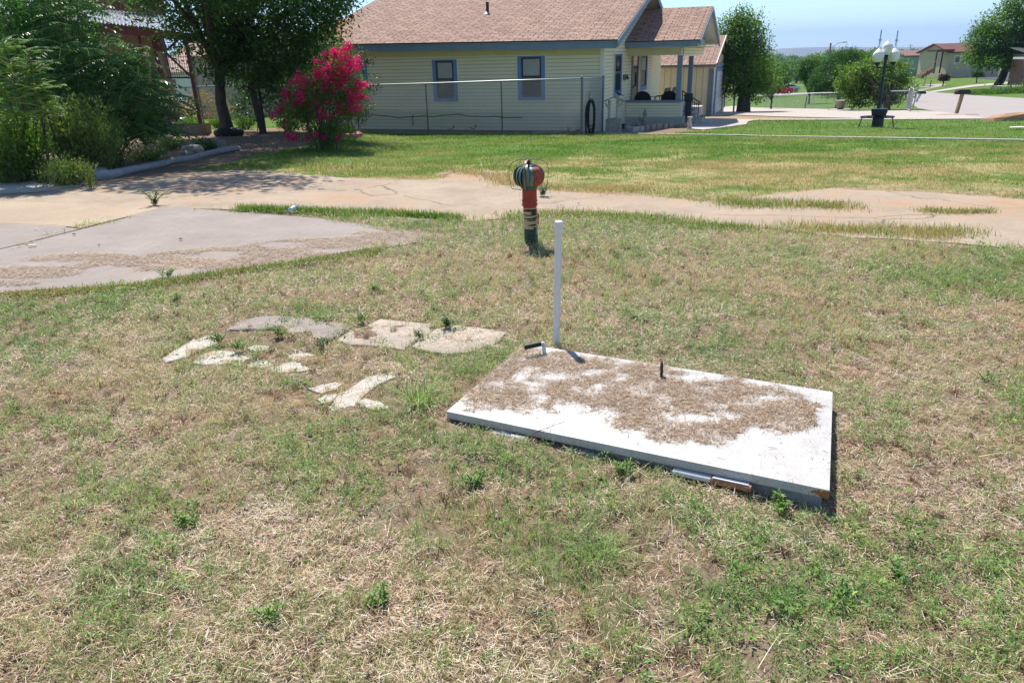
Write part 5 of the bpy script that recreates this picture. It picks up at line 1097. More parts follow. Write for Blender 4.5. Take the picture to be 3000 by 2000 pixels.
mb = MB(); y0, y1 = 1.5, 5.6; mb.box((.04, y0-.12, .95), (.07, .24, 2.15)); mb.box((.04, y1+.12, .95), (.07, .24, 2.15)); mb.box((.04, (y0+y1)/2, 2.04), (.068, y1-y0, .14)); dj = mb.build('garage_door', M['frame_blue'], gar)
mb = MB()
for k in range(8): mb.box((.02+(k % 2)*.004, (y0+y1)/2, .06+k*.25), (.05, y1-y0-.01, .235))
mb.build('door_panels', M['white_pvc'], dj); mb = MB(); mb.box((.06, y0+.2, .9), (.04, .1, .04)); mb.build('handle', M['black'], dj)
mb = MB(); mb.prism([(3.5, 2.72), (4.3, 2.72), (3.9, 3.05)], .03, (.035, 0, 0), (0, 1, 0), (0, 0, 1)); mb.build('gable_vent', M['black'], gar)
# back fence with low rail, gate and posts beyond the driveway
fpx = [(2120,316),(2243,317.5),(2377,321),(2515,323),(2655,326)]
def chain_from(px, ph, **k):
    P = [G(*q) for q in px]; return chain_fence(pts=P, ph=ph, **k)
Pf = [G(*q) for q in fpx]
def htop(P, px, py): return float(aty(px, py, P[1])[2]-P[2])
tops = [(2118,283.5),(2245,279),(2382,273),(2519,270),(2659,266)]
chain_fence('low_chain_link_fence', Pf, 'long low chain link fence with white top rail beyond the driveway', ph=[htop(P, *t_) for P, t_ in zip(Pf, tops)], mesh_d=.12, wr=.0016, post_m='galv', top_m='galv_w' if 'galv_w' in M else 'white_pvc', end=(4,))
gp0 = G(2656, 326); gp1 = G(2667, 329); gp2 = G(2674, 316)
t = thing('gate', tuple(gp1), 'open grey chain link gate hinged at the end of the low fence', 'gate')
d_ = Vector(map(float, gp0-gp1)); mb = MB(); hg = 1.0
mb.tube([(0, 0, .05), (0, 0, hg), (d_.x*.92, d_.y*.92, hg), (d_.x*.92, d_.y*.92, .05)], .022, 8, closed=True); mb.build('frame', M['galv'], t, smooth=True)
mb = MB(); nn_ = 16
for i in range(nn_):
    for s_ in (0, 1):
        a_ = i/nn_; b2 = (i+5)/nn_ if s_ else (i-5)/nn_
        p_ = Vector((d_.x*.9*a_, d_.y*.9*a_, .06)); b3 = min(1, max(0, b2)); q_ = Vector((d_.x*.9*b3, d_.y*.9*b3, .06+(hg-.1)*abs(b3-a_)/(5/nn_))); mb.bar(p_, q_, .006)
mb.build('wire_mesh', M['galv'], t)
t = thing('gate_post', tuple(gp2), 'leaning pale steel gate post right of the open gate', 'post'); mb = MB(); mb.tube([(0, 0, -.1), (.12, 0, 1.15)], .035, 8); mb.build('pole', M['galv'], t)
# ---------------------------------------------------------------- garden lamp, planter, ring bench
LPp = G(2566, 373); lamp = thing('garden_lamp', tuple(LPp), 'black three globe garden lamp post on the front lawn', 'lamp post')
mb = MB(); mb.lathe([(.16, 0), (.15, .05), (.09, .12), (.07, .3), (.055, .7), (.05, .72), (.06, .74), (.05, .76), (.045, 1.2), (.042, 1.95), (.06, 1.97), (.06, 2.03), (.04, 2.06)], n=16); mb.build('post', M['navy'], lamp, smooth='auto')
mb = MB()
for an in (PI+.25, .0+.25):
    ca, sa = math.cos(an), math.sin(an); mb.tube([(0, 0, 1.80), (.12*ca, .12*sa, 1.74), (.26*ca, .26*sa, 1.76), (.28*ca, .28*sa, 1.84)], .022, 8); mb.lathe([(.03, -.06), (.075, -.02), (.085, .03), (.065, .05)], (.28*ca, .28*sa, 1.86), 14)
mb.lathe([(.04, 0), (.07, .03), (.06, .06)], (0, 0, 2.05), 14); mb.build('arms', M['navy'], lamp, smooth='auto')
gl = [(.06, 0), (.10, .03), (.145, .12), (.165, .22), (.155, .30), (.125, .35), (.12, .355), (.10, .38), (.065, .42), (.03, .45), (.015, .47), (.008, .50)]
for c in ((0, 0, 2.10), (.28*math.cos(PI+.25), .28*math.sin(PI+.25), 1.89), (.28*math.cos(.25), .28*math.sin(.25), 1.89)):
    mb = MB(); mb.lathe([(r*.98, z*.86) for r, z in gl], c, 22); mb.build('globe', M['globe'], lamp, smooth=True)
pl = thing('planter', tuple(LPp+np.array([-.02, -.12, 0])), 'dark planter pot wrapped round the foot of the garden lamp', 'planter')
mb = MB(); mb.lathe([(.15, -.02), (.17, .02), (.16, .30), (.15, .33), (.20, .36), (.235, .50), (.23, .56), (.18, .57)], n=14, jit=.04); mb.build('pot', M['navy'], pl)
bn = thing('ring_bench', tuple(LPp), 'black wrought iron ring bench around the lamp planter', 'bench')
mb = MB(); mb.tube([(.50*math.cos(a), .34*math.sin(a), .31) for a in np.linspace(0, 2*PI, 25)[:-1]], .022, 6, closed=True); mb.tube([(.36*math.cos(a), .24*math.sin(a), .31) for a in np.linspace(0, 2*PI, 25)[:-1]], .016, 6, closed=True)
for k in range(24):
    a = 2*PI*k/24; mb.bar((.50*math.cos(a), .34*math.sin(a), .315), (.36*math.cos(a), .24*math.sin(a), .315), .02, .008)
mb.build('seat', M['black_metal'], bn)
for k in range(6):
    a = 2*PI*k/6+.2; ca, sa = math.cos(a), math.sin(a)*.7; mb = MB(); mb.tube([(.46*ca, .46*sa, .31), (.53*ca, .53*sa, .27), (.56*ca, .56*sa, .12), (.60*ca, .60*sa, 0)], .016, 6); mb.build('leg', M['black_metal'], bn, smooth=True)
mb = MB()
for k in range(20):
    a = 2*PI*k/20; mb.lathe([(.03, 0), (.035, .015), (.02, .03)], (.60*math.cos(a), .45*math.sin(a), 0), 6, jit=.4)
o = mb.build('gravel', M['conc_light'], loc=tuple(LPp)); tag(o, 'ring of pale pebbles around the lamp base', 'gravel', kind='stuff')
# urn planter
U0 = G(2461, 323); t = thing('urn_planter', tuple(U0), 'rough stone urn planter on a slab beside the driveway', 'planter')
mb = MB(); mb.box((0, 0, .03), (1.1, .6, .06)); mb.build('base', M['conc_light'], t); mb = MB(); mb.lathe([(.15, .06), (.18, .1), (.26, .40), (.32, .44), (.33, .50), (.27, .51)], n=14, jit=.06); mb.build('bowl', M['statue'], t)
# mailboxes
def mailbox(px, py, top_px, label, w=.55, h=.18, lean=.1, mt='wood', sz=1):
    q = G(px, py); hh_ = htop(q, *top_px); t = thing('mailbox', tuple(q), label, 'mailbox', 'roadside mailboxes')
    mb = MB(); mb.bar((0, 0, -.1), (lean, 0, hh_-h), .11); mb.build('post', M[mt], t)
    mb = MB(); prof = [(-w/2, 0), (w/2, 0), (w/2, h*.6), (w*.4, h), (-w*.4, h), (-w/2, h*.6)]; mb.prism(prof, .22, (lean, .11, hh_-h), (1, 0, 0), (0, 0, 1)); mb.build('box', M['black'], t, bevel=.01)
    return t
mailbox(2800, 335, (2812, 263), 'black mailbox on a leaning brown wooden post by the driveway mouth', lean=.12)
mailbox(2680, 300, (2702, 267), 'black mailbox behind the end of the low fence', w=.6, lean=.3, mt='galv')
q = G(2795, 338); mb = MB(); mb.prism([(-.9, -.3), (.7, -.5), (.7, .2), (-.4, .2)], .05, tuple(q), (1, 0, 0), (0, 1, 0)); tag(mb.build('stepping_slab', M['roof_pink'], ), 'cracked reddish concrete slab under the leaning mailbox', 'slab')
# red boulder, white paper
q = G(2945, 354); mb = MB(); mb.add([(-1.15, -.1, 0), (-.9, -.45, -.05), (-.2, -.5, -.05), (.6, -.45, 0), (1.15, -.1, 0), (.8, .35, 0), (-.6, .4, 0), (-1.1, .0, .14), (-.8, -.3, .2), (-.1, -.35, .26), (.5, -.3, .34), (1.05, -.1, .40), (.75, .2, .42), (-.5, .25, .28), (.1, -.05, .40)],
  [(0,1,8,7),(1,2,9,8),(2,3,10,9),(3,4,11,10),(4,5,12,11),(5,6,13,12),(6,0,7,13),(7,8,14,13),(8,9,14),(9,10,14),(10,11,12,14),(12,13,14)]); o = mb.build('boulder', M['red_rock'], loc=tuple(q), rz=.1, bevel=.03); tag(o, 'long layered orange brown boulder lying on the lawn at the right edge', 'boulder')
o.scale = (.72, .72, .62)
q = G(2985, 381); mb = MB(); mb.prism([(-.28, -.08), (.3, -.12), (.26, .15), (-.2, .12)], .02, (0, 0, .06), (1, 0, 0), (0, 1, 0)); tag(mb.build('paper_scrap', M['chip_white'], loc=tuple(q)), 'flat white scrap lying on the front lawn at the right edge', 'scrap')
# ---------------------------------------------------------------- vegetation
def lm(n, dark, mid, light, tr=.35, rough=.42):
    tr = min(.6, tr*1.2)
    return leaf_mat(n, [(0, dark), (.55, mid), (1, light)], rough, tr)
mat_dark = lm('dark_leaf', (.03, .075, .018), (.055, .13, .03), (.11, .21, .05), .42)
mat_ail = lm('frond_leaf', (.05, .14, .04), (.095, .24, .06), (.22, .38, .10), .42, .3)
mat_fern = lm('bright_leaf', (.08, .22, .025), (.17, .36, .04), (.34, .54, .09), .48)
mat_jun = lm('feather_leaf', (.10, .17, .04), (.19, .28, .07), (.36, .46, .13), .42)
mat_mid = lm('mid_leaf', (.045, .105, .018), (.085, .18, .03), (.17, .29, .055), .42)
mat_light = lm('light_leaf', (.055, .12, .02), (.10, .19, .03), (.22, .32, .06), .35)
mat_cedar = lm('cedar_leaf', (.02, .08, .008), (.04, .14, .012), (.08, .20, .02), .2, .6)
mat_brown = leaf_mat('brown_leaf', [(0, (.05, .03, .025)), (.5, (.11, .08, .045)), (1, (.16, .17, .07))], .35, .25)
mat_gold = leaf_mat('gold_leaf', [(0, (.25, .12, .02)), (.5, (.36, .22, .04)), (1, (.20, .24, .05))], .5, .4)
mat_pink = leaf_mat('blossom', [(0, (.50, .008, .09)), (.5, (.72, .02, .16)), (1, (.85, .08, .24))], .6, .35)
def rdir(n):
    v = rng.normal(0, 1, (n, 3)); return v/np.linalg.norm(v, axis=1)[:, None]
def leafcards(name, C, sz, tint, mt, parent, up=.4, asp=.45, out=None, fold=.25, droop=0):
    n = len(C); d = rdir(n)
    if out is not None: d = d*.7+out
    d[:, 2] += droop; d /= np.linalg.norm(d, axis=1)[:, None]
    nrm = rdir(n); nrm[:, 2] = np.abs(nrm[:, 2])+up; s = np.cross(d, nrm); s /= np.maximum(np.linalg.norm(s, axis=1), 1e-6)[:, None]; nn = np.cross(s, d)
    L = sz[:, None]; w = s*L*asp*.5; m = C+d*L*.45+nn*L*.0; V = np.stack([C, m+w-nn*L*fold*.2, C+d*L, m-w-nn*L*fold*.2], 1).reshape(-1, 3)
    i = np.arange(n)*4; f1 = np.stack([i, i+1, i+2], 1); f2 = np.stack([i, i+2, i+3], 1)
    return mesh_np(name, V, [np.concatenate([f1, f2])], mt, parent, tint=np.repeat(np.clip(tint, 0, 1), 4))
def lobes_points(lobes, ncl, nlf, cr, shell=.55):
    """cluster centres mostly near the surface of ellipsoid lobes; leaves around each"""
    Cs = []; T = []
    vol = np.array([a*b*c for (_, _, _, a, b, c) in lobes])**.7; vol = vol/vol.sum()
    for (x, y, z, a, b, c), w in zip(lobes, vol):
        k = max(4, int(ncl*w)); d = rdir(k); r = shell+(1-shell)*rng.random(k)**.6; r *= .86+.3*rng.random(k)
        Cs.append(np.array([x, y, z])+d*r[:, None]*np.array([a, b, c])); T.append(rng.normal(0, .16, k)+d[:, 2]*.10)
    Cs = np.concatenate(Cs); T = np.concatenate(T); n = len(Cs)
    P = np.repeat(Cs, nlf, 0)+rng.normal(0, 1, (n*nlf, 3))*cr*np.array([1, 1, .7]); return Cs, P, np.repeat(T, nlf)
def tree(name, base, label, cat, lobes, mt, ncl=500, nlf=26, cr=.22, leaf=.10, trunk_r=.16, trunk_h=2., tint=.45, asp=.45, group=None, bark='bark', stems=1, droop=0, shell=.55, rel=True, nbr=14, up=.4, lean=(0, 0)):
    t = thing(name, tuple(map(float, base)), label, cat, group)
    Cs, P, T = lobes_points(lobes, ncl, nlf, cr, shell); n = len(P)
    keep = P[:, 2] > .05; P = P[keep]; T = T[keep]; n = len(P)
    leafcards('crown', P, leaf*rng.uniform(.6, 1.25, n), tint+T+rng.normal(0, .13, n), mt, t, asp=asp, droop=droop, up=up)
    mb = MB(); hub = Vector((lean[0], lean[1], trunk_h))
    for s in range(stems):
        ox = Vector((random.gauss(0, trunk_r*1.3), random.gauss(0, trunk_r*1.0), 0)) if stems > 1 else Vector((0, 0, 0))
        rr = trunk_r/(stems**.5); h = hub+ox*2.2; mid = (ox+h)/2+Vector((random.gauss(0, .04), random.gauss(0, .04), 0))
        mb.tube([ox-Vector((0, 0, .1)), ox+Vector((0, 0, .05)), mid, h], [rr*1.5, rr*1.15, rr*.95, rr*.85], 9)
        for k in range(max(3, nbr//stems)):
            c = Vector(Cs[random.randrange(len(Cs))]); a = h.lerp(c, .35)+Vector((random.gauss(0, .12), random.gauss(0, .12), .12))
            b = h.lerp(c, .7)+Vector((random.gauss(0, .1), random.gauss(0, .1), .05)); q = rr*random.uniform(.35, .6)
            mb.tube([h-Vector((0, 0, random.uniform(0, .25)*trunk_h*.4)), a, b, c], [q, q*.65, q*.35, q*.1], 6)
            for j in range(2):
                c2 = Vector(Cs[random.randrange(len(Cs))])
                if (c2-b).length < 2.2*max(.6, trunk_h*.4): mb.tube([b, b.lerp(c2, .6)+Vector((0, 0, .05)), c2], [q*.3, q*.18, q*.05], 4)
    mb.build('trunk', M[bark], t, smooth=True); return t
def PXM(px, py, d):   # world point at distance d along photo ray
    p = aty(px, py, d); return np.array(p)
def lobe(base, px, py, d, a, b=None, c=None):
    p = aty(px, py, d)-base; return (float(p[0]), float(p[1]), float(p[2]), a, b or a, c or a)
# big dark shade tree
tb = G(671, 395)
lb = [lobe(tb, *q) for q in ((560,-20,23.5,1.8,1.8,1.5),(660,90,23.5,1.5,1.5,1.0),(760,0,23,2.1,2.,1.6),(840,110,23.5,1.1,1.3,.8),(900,20,23,1.1,1.2,1.1),(960,15,22.6,.75,.8,.55),(650,195,23.8,.6,.7,.45),(720,190,23.6,1.0,1.0,.6),(700,-260,23,3.6,3.6,2.3),(660,-120,20,2.6,2.4,1.3),(800,150,24,1.2,1.,.7))]
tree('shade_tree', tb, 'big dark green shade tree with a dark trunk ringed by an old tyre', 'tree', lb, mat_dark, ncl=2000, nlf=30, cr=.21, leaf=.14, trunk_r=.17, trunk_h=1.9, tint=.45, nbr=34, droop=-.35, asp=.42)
# sprawling high branches above the frame, over the bed: cast the shade patches on the old road
t2 = np.array([-11.5, 19.5, gz(-11.5, 19.5)])
tree('shade_tree', t2, 'tall tree standing behind the left thicket with high branches over the bed', 'tree', [(5.0, -2.0, 7.8, 1.5, 1.5, .7), (6.2, -3.4, 7.2, 1.5, .9, .4), (4.6, 1.0, 8., 1.9, 2., 1.0), (3.6, -3.2, 7.4, .7, .5, .3)], mat_dark, ncl=420, nlf=28, cr=.24, leaf=.15, trunk_r=.18, trunk_h=4.5, tint=.5, nbr=22)
# second airy multi stemmed tree
tb2 = G(778, 390)
lb = [lobe(tb2, *q) for q in ((740,230,25.3,.75,.8,.6),(800,190,25.5,1.,1.,.7),(860,230,25.2,.9,.9,.7),(910,150,25,1.0,1.,.8),(830,300,25.3,.8,.7,.5),(730,320,25.5,.5,.6,.5),(880,320,25,.5,.6,.4))]
tree('multi_stem_tree', tb2, 'shadowy several stemmed tree right of the big trunk with light showing through it', 'tree', lb, mat_dark, ncl=620, nlf=20, cr=.16, leaf=.11, trunk_r=.085, trunk_h=1.5, tint=.45, stems=4, nbr=34)
# gold leaved sapling against the roof
tg = G(905, 385); lb = [lobe(tg, *q) for q in ((935,130,26.5,.7,.6,.45),(975,85,26.8,.6,.6,.4),(905,190,26.4,.5,.5,.5))]
tree('sapling', tg, 'slender tree with golden yellow leaves against the house roof', 'tree', lb, mat_gold, ncl=90, nlf=16, cr=.14, leaf=.11, trunk_r=.04, trunk_h=2.3, tint=.4, nbr=16)
# dark leaved shrub behind the flowering bush
tbr = G(1030, 392); lb = [lobe(tbr, *q) for q in ((1040,300,21.4,.38,.4,.5),(1060,190,21.4,.28,.3,.28),(1090,255,21.3,.25,.3,.14),(1060,340,21.3,.25,.3,.25),(1010,170,21.5,.35,.4,.35),(1000,250,21.4,.4,.4,.5))]
tree('purple_leaf_shrub', tbr, 'dark bronze leaved shrub poking out right behind the flowering bush', 'shrub', lb, mat_brown, ncl=190, nlf=14, cr=.10, leaf=.07, trunk_r=.04, trunk_h=.4, stems=5, tint=.5, nbr=30, shell=.2)
# crape myrtle
cm_ = G(945, 442); cmt = thing('flowering_bush', tuple(cm_), 'crape myrtle bush covered in bright magenta flower clusters beside the lawn', 'flowering bush')
lb = [lobe(cm_, *q) for q in ((945,330,18.1,.62,.6,.55),(1000,250,18.,.50,.5,.45),(985,190,18.1,.34,.35,.35),(900,280,18.,.45,.45,.4),(960,400,18.,.5,.45,.30),(1030,300,18.,.36,.4,.4),(860,340,18.,.40,.4,.35),(1010,160,18.1,.22,.25,.22),(940,240,18.1,.4,.4,.35))]
Cs, P, T = lobes_points(lb, 700, 26, .11, .45); k = P[:, 2] > .03; P, T = P[k], T[k]
leafcards('foliage', P, .055*rng.uniform(.6, 1.3, len(P)), .45+T+rng.normal(0, .15, len(P)), mat_light, cmt, asp=.5)
mb = MB()
for k in range(40):
    c = Vector(Cs[random.randrange(len(Cs))]); b = Vector((random.gauss(0, .10), random.gauss(0, .08), 0)); mb.tube([b, b.lerp(c, .4)+Vector((0, 0, .2)), c], [.014, .010, .004], 5)
mb.build('stems', M['bark_light'], cmt)
FP = [(1015,135,3),(1005,150,3),(1013,175,3),(960,165,2),(975,150,2),(985,170,3),(930,185,1.5),(965,200,2.5),(1000,200,3),(1030,190,3),(1045,182,2.5),(975,215,2),(990,212,2.5),(1020,210,2.5),(1040,205,3),(920,215,2.5),(935,222,3),(950,235,2.5),(968,228,2),(985,235,2),(1000,240,2.5),(875,235,2.3),(890,240,2),(860,237,1.5),(880,262,2.2),(872,275,1.5),(850,275,2.5),(842,287,2.7),(858,308,2.2),(880,285,1.8),(885,290,1.5),(915,250,1.5),(928,262,1.5),(947,258,1.5),(960,268,1.3),(975,265,1.5),(985,250,2),(1010,232,2.5),(1050,245,2.5),(1062,245,2.2),(1050,258,2),(1045,275,2.3),(1055,285,2.3),(1030,272,1.6),(1010,262,1.6),(1028,290,2.5),(1005,305,3),(1018,300,2),(1040,305,2.5),(1035,318,2.3),(1050,318,2),(1005,330,2),(918,305,2.2),(925,303,1.6),(908,325,1.3),(943,330,1.4),(960,335,1),(820,315,1.3),(805,332,1.8),(825,328,1.3),(835,355,1.2),(845,395,1.5),(855,400,1.5),(865,405,1.2),(905,405,1.2),(928,400,1.1),(950,405,1),(905,382,.8),(995,395,1),(990,405,.8),(928,352,.8),(985,322,1),(960,300,1)]
C_ = []; Tn = []
for px_, py_, s_ in FP:
    c = aty(px_+random.gauss(0, 2), py_+random.gauss(0, 2), 17.62+random.uniform(-.12, .35))-cm_; k = int(38*s_); r = .034*s_**.5*1.35
    for jj in range(3):
        cc = c+rng.normal(0, .030*s_**.5, 3)*np.array([1.1, .8, 1.2]); C_.append(cc+rng.normal(0, 1, (k//3+4, 3))*r*.55*np.array([1, 1, 1.2])); Tn.append(np.full(k//3+4, random.uniform(.2, .75)))
C_ = np.concatenate(C_); Tn = np.concatenate(Tn)
leafcards('blossoms', C_, .042*rng.uniform(.7, 1.3, len(C_)), Tn+rng.normal(0, .15, len(C_)), mat_pink, cmt, asp=.9, up=.2)
tuft('grass_tuft', 960, 446, 'dark grass tuft at the foot of the flowering bush', 160, (.1, .3), .30, (.006, .01), (.6, 1), (.1, .7), mt=mat_lawn)
# pinnate fronds: tree of heaven thicket
def fronds(name, starts, parent, mt, Lr=(.55, .95), pairs=11, lf=.15, tint=.45, droop=.55):
    V = []; Q = []; T = []; st = MB()
    for p, d, tt in starts:
        L_ = random.uniform(*Lr); d = Vector(d).normalized(); q = Vector(p); pts = [q.copy()]; side = d.cross(Vector((0, 0, 1)))
        if side.length < .1: side = Vector((1, 0, 0))
        side.normalize(); ti = tt+random.gauss(0, .08)
        for i in range(pairs):
            f = i/(pairs-1); d = (d+Vector((0, 0, -droop*.14))).normalized(); q = q+d*L_/pairs; pts.append(q.copy())
            if i < 1: continue
            for s_ in (-1, 1):
                l_ = lf*(1-.5*abs(f-.4))*random.uniform(.8, 1.1); a = (side*s_+d*.45+Vector((0, 0, -.30-.25*random.random()))).normalized(); w = a.cross(Vector((0, 0, 1))).normalized()*l_*.15
                b0 = len(V); V += [q, q+a*l_*.4+w, q+a*l_, q+a*l_*.4-w]; Q.append((b0, b0+1, b0+2, b0+3)); T += [ti+random.gauss(0, .06)]*4
        st.tube(pts[::3]+[pts[-1]], [.006]*len(pts[::3])+[.002], 3)
    o = mesh_np(name, [tuple(v) for v in V], [np.array(Q)], mt, parent, tint=np.clip(T, 0, 1))
    st.build('rachis', M['stem'], o); return o
def thicket(name, base, label, cat, tips, mt, nf=9, **k):
    """tips: (px, py, dist); stems from the base to each tip with a whorl of fronds"""
    t = thing(name, tuple(map(float, base)), label, cat); starts = []; mb = MB()
    for px_, py_, d_ in tips:
        c = Vector(map(float, aty(px_, py_, d_)-base)); b = Vector((c.x*.35+random.gauss(0, .15), c.y*.3, 0)); m_ = b.lerp(c, .5)+Vector((0, 0, .15)); mb.tube([b, m_, c], [.02, .014, .006], 6)
        tt = random.uniform(.25, .65)
        for j in range(nf):
            a = random.uniform(0, 2*PI); f = random.uniform(-.5, .1); p = c+(c-m_).normalized()*f*.7
            starts.append((p, (math.cos(a), math.sin(a), random.uniform(.0, .7)), tt))
    fronds('foliage', starts, t, mt, **k); mb.build('stems', M['bark'], t); return t
ab = np.array([-8.6, 15.2, gz(-8.6, 15.2)])
tips = [(20,60,15.5),(70,-40,15.8),(120,40,15.2),(170,-30,15.5),(210,60,15),(240,10,15.4),(60,150,15),(130,130,14.8),(190,140,14.6),(250,150,14.6),(310,130,14.8),(340,180,14.6),(300,210,14.4),(240,220,14.4),(180,230,14.3),(100,220,14.4),(370,160,14.8),(400,200,14.8),(380,250,14.5),(430,240,14.8),(420,300,14.5),(340,290,14.4),(280,300,14.2),(440,330,14.8),(390,350,14.5),(450,380,14.6),(330,360,14.2),(0,-20,15.5),(30,110,15),(160,320,14.1),(60,300,14.2),(220,-100,15.6),(100,-120,15.6),(460,280,15)]
thicket('tree_of_heaven', ab, 'large dark green thicket of drooping pinnate fronds in front of the barn', 'tree', tips, mat_ail, nf=22)
Lt = [lobe(ab, *q) for q in ((60,60,16.5,1.,1.,1.),(150,60,16.5,.9,1.,.8),(120,180,16,1.,.9,.8),(240,190,16.2,.8,.8,.6),(330,250,16,.75,.7,.6),(180,300,15.6,1.,.8,.6),(40,330,15.5,.9,.8,.7),(400,330,16,.6,.6,.5),(330,380,15.6,.7,.6,.3),(-60,200,16,1,1,1.2))]
Cs, P, T = lobes_points(Lt, 620, 26, .2, .3); leafcards('inner_foliage', P, .14*rng.uniform(.6, 1.2, len(P)), .3+T+rng.normal(0, .1, len(P)), mat_ail, [o for o in COL.objects if o.name.startswith('tree_of_heaven')][0], asp=.32, droop=-.3)
tips = [(10,130,12.4),(30,200,12.2),(10,260,12.1),(60,240,12.2),(90,200,12.3),(80,150,12.5),(30,320,12),(110,260,12.1),(0,350,11.9),(130,310,12)]
thicket('bright_sumac', np.array([-8.6, 13.7, gz(-8.6, 13.7)]), 'bright sunlit light green feathery shrub at the far left edge', 'shrub', tips, mat_fern, nf=34, Lr=(.22, .42), lf=.055, pairs=12, droop=.25)
# feathery weedy bushes
def feather(name, base, label, n, h, spread, mt, lf=.035, tint=.5, cat='shrub', lean=0, px_t=None):
    t = thing(name, tuple(map(float, base)), label, cat); C = []; T = []; mb = MB()
    for k in range(n):
        a = random.uniform(0, 2*PI); r = spread*random.random()**.5; H_ = h*random.uniform(.55, 1)*(1-.35*(r/spread)**2); b = Vector((math.cos(a)*r*.25, math.sin(a)*r*.2, 0)); c = Vector((math.cos(a)*r+lean*H_, math.sin(a)*r*.8, H_)); m_ = b.lerp(c, .55)+Vector((0, 0, H_*.12))
        if k % 3 == 0: mb.tube([b, m_, c], [.012, .008, .003], 4)
        tt = random.gauss(tint, .13); ns = int(46*H_/1.5)+12
        for i in range(ns):
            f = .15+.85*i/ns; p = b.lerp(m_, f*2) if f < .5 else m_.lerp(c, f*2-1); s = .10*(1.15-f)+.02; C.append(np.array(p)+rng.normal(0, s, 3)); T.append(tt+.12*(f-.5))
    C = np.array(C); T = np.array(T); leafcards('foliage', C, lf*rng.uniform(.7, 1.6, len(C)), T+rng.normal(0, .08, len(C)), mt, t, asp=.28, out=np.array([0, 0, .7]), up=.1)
    mb.build('stems', M['bark_light'], t); return t
feather('weedy_bush', G(235, 520)+np.array([0, .3, 0]), 'tall olive green feathery bush in front of the dark thicket', 330, 1.42, .78, mat_jun, .06, .5, lean=.05)
feather('weedy_bush', G(70, 538)+np.array([-.1, .0, 0]), 'mid green bushy weed mass at the lower left edge', 330, 1.25, .75, mat_mid, .065, .62)
feather('weedy_bush', G(205, 548), 'low pale grey green scrub at the foot of the feathery bush', 120, .48, .42, mat_jun, .045, .62)
feather('weedy_bush', G(345, 495), 'sparse leafy weeds behind the near end of the pale log', 60, .8, .35, mat_jun, .05, .5)
feather('weedy_bush', G(30, 470), 'dark shaded undergrowth at the far left edge', 160, .9, .8, mat_dark, .08, .5)
for px_, py_, h_, s_, mt_, lb_ in ((440,420,.45,.5,mat_dark,'low shaded undergrowth below the drooping fronds'),(560,385,.5,.4,mat_mid,'small green plants beside the planter box'),(640,375,.35,.3,mat_mid,'sunlit weeds left of the tyre ringed trunk'),(720,380,.55,.45,mat_mid,'leafy undergrowth between the two trunks'),(850,385,.45,.5,mat_dark,'dark undergrowth right of the second trunk'),(500,440,.28,.4,mat_jun,'grey green ground plants in the rubble bed'),(430,470,.22,.5,mat_jun,'low dry ground plants just behind the log'),(600,440,.18,.35,mat_dark,'dark low plants beside the pointed rock')):
    feather('undergrowth', G(px_, py_), lb_, 60, h_, s_, mt_, .06, .5, cat='plants')
x0 = G(560, 470); n = 9000; X = rng.uniform(-9.5, -3.4, n); Y = rng.uniform(12.3, 23, n); k = inpoly(X, Y, BED) & (fbm(X*1.5, Y*1.5) > .42); X, Y = X[k], Y[k]; n = len(X)
blades('bed_litter', X, Y, g(X, Y)+.01, rng.uniform(.04, .12, n), rng.uniform(.006, .014, n), rng.uniform(.6, 1.6, n), rng.uniform(0, 2*PI, n), rng.uniform(0, .6, n), mat_straw, 'brown leaf litter in the shaded planting bed', 'leaf litter', bend=.3)
# tyre ring around the trunk, red tyre planter, wooden box
def tyre_ring(px, py, R, r, mt, label, lobes_=0):
    q = G(px, py); t = thing('tyre_planter', tuple(q), label, 'tyre planter'); mb = MB()
    pts = [(R*(1+(.05*math.cos(lobes_*a) if lobes_ else 0))*math.cos(a), R*.9*math.sin(a), r*.85) for a in np.linspace(0, 2*PI, 33)[:-1]]; mb.tube(pts, r, 10, closed=True); mb.build('tyre', M[mt], t, smooth=True); return t
tyre_ring(672, 398, .33, .12, 'tyre', 'black tyre ring around the big tree trunk')
rt = tyre_ring(1020, 402, .36, .075, 'pink_tire', 'red painted tyre planter with green weeds behind the flowering bush', 8)
C = rng.normal(0, .12, (500, 3)); C[:, 2] = np.abs(C[:, 2])+.08; leafcards('plants', C, .10*rng.uniform(.6, 1.2, 500), rng.uniform(.3, .9, 500), mat_light, rt, out=np.array([0, 0, .8]), asp=.25)
q = G(565, 392); t = thing('planter_box', tuple(q), 'old open wooden planter box in the shade below the barn', 'planter box', rz=-.15)
for c_, d_ in (((0, -.28, .15), (1.0, .04, .3)), ((0, .28, .15), (1.0, .04, .3)), ((-.48, 0, .15), (.04, .52, .3)), ((.48, 0, .15), (.04, .52, .3))):
    mb = MB(); mb.box(c_, d_); mb.build('board', M['wood'], t)
mb = MB(); mb.box((0, 0, .2), (.92, .5, .06)); mb.build('soil', M['debris_dark'], t)
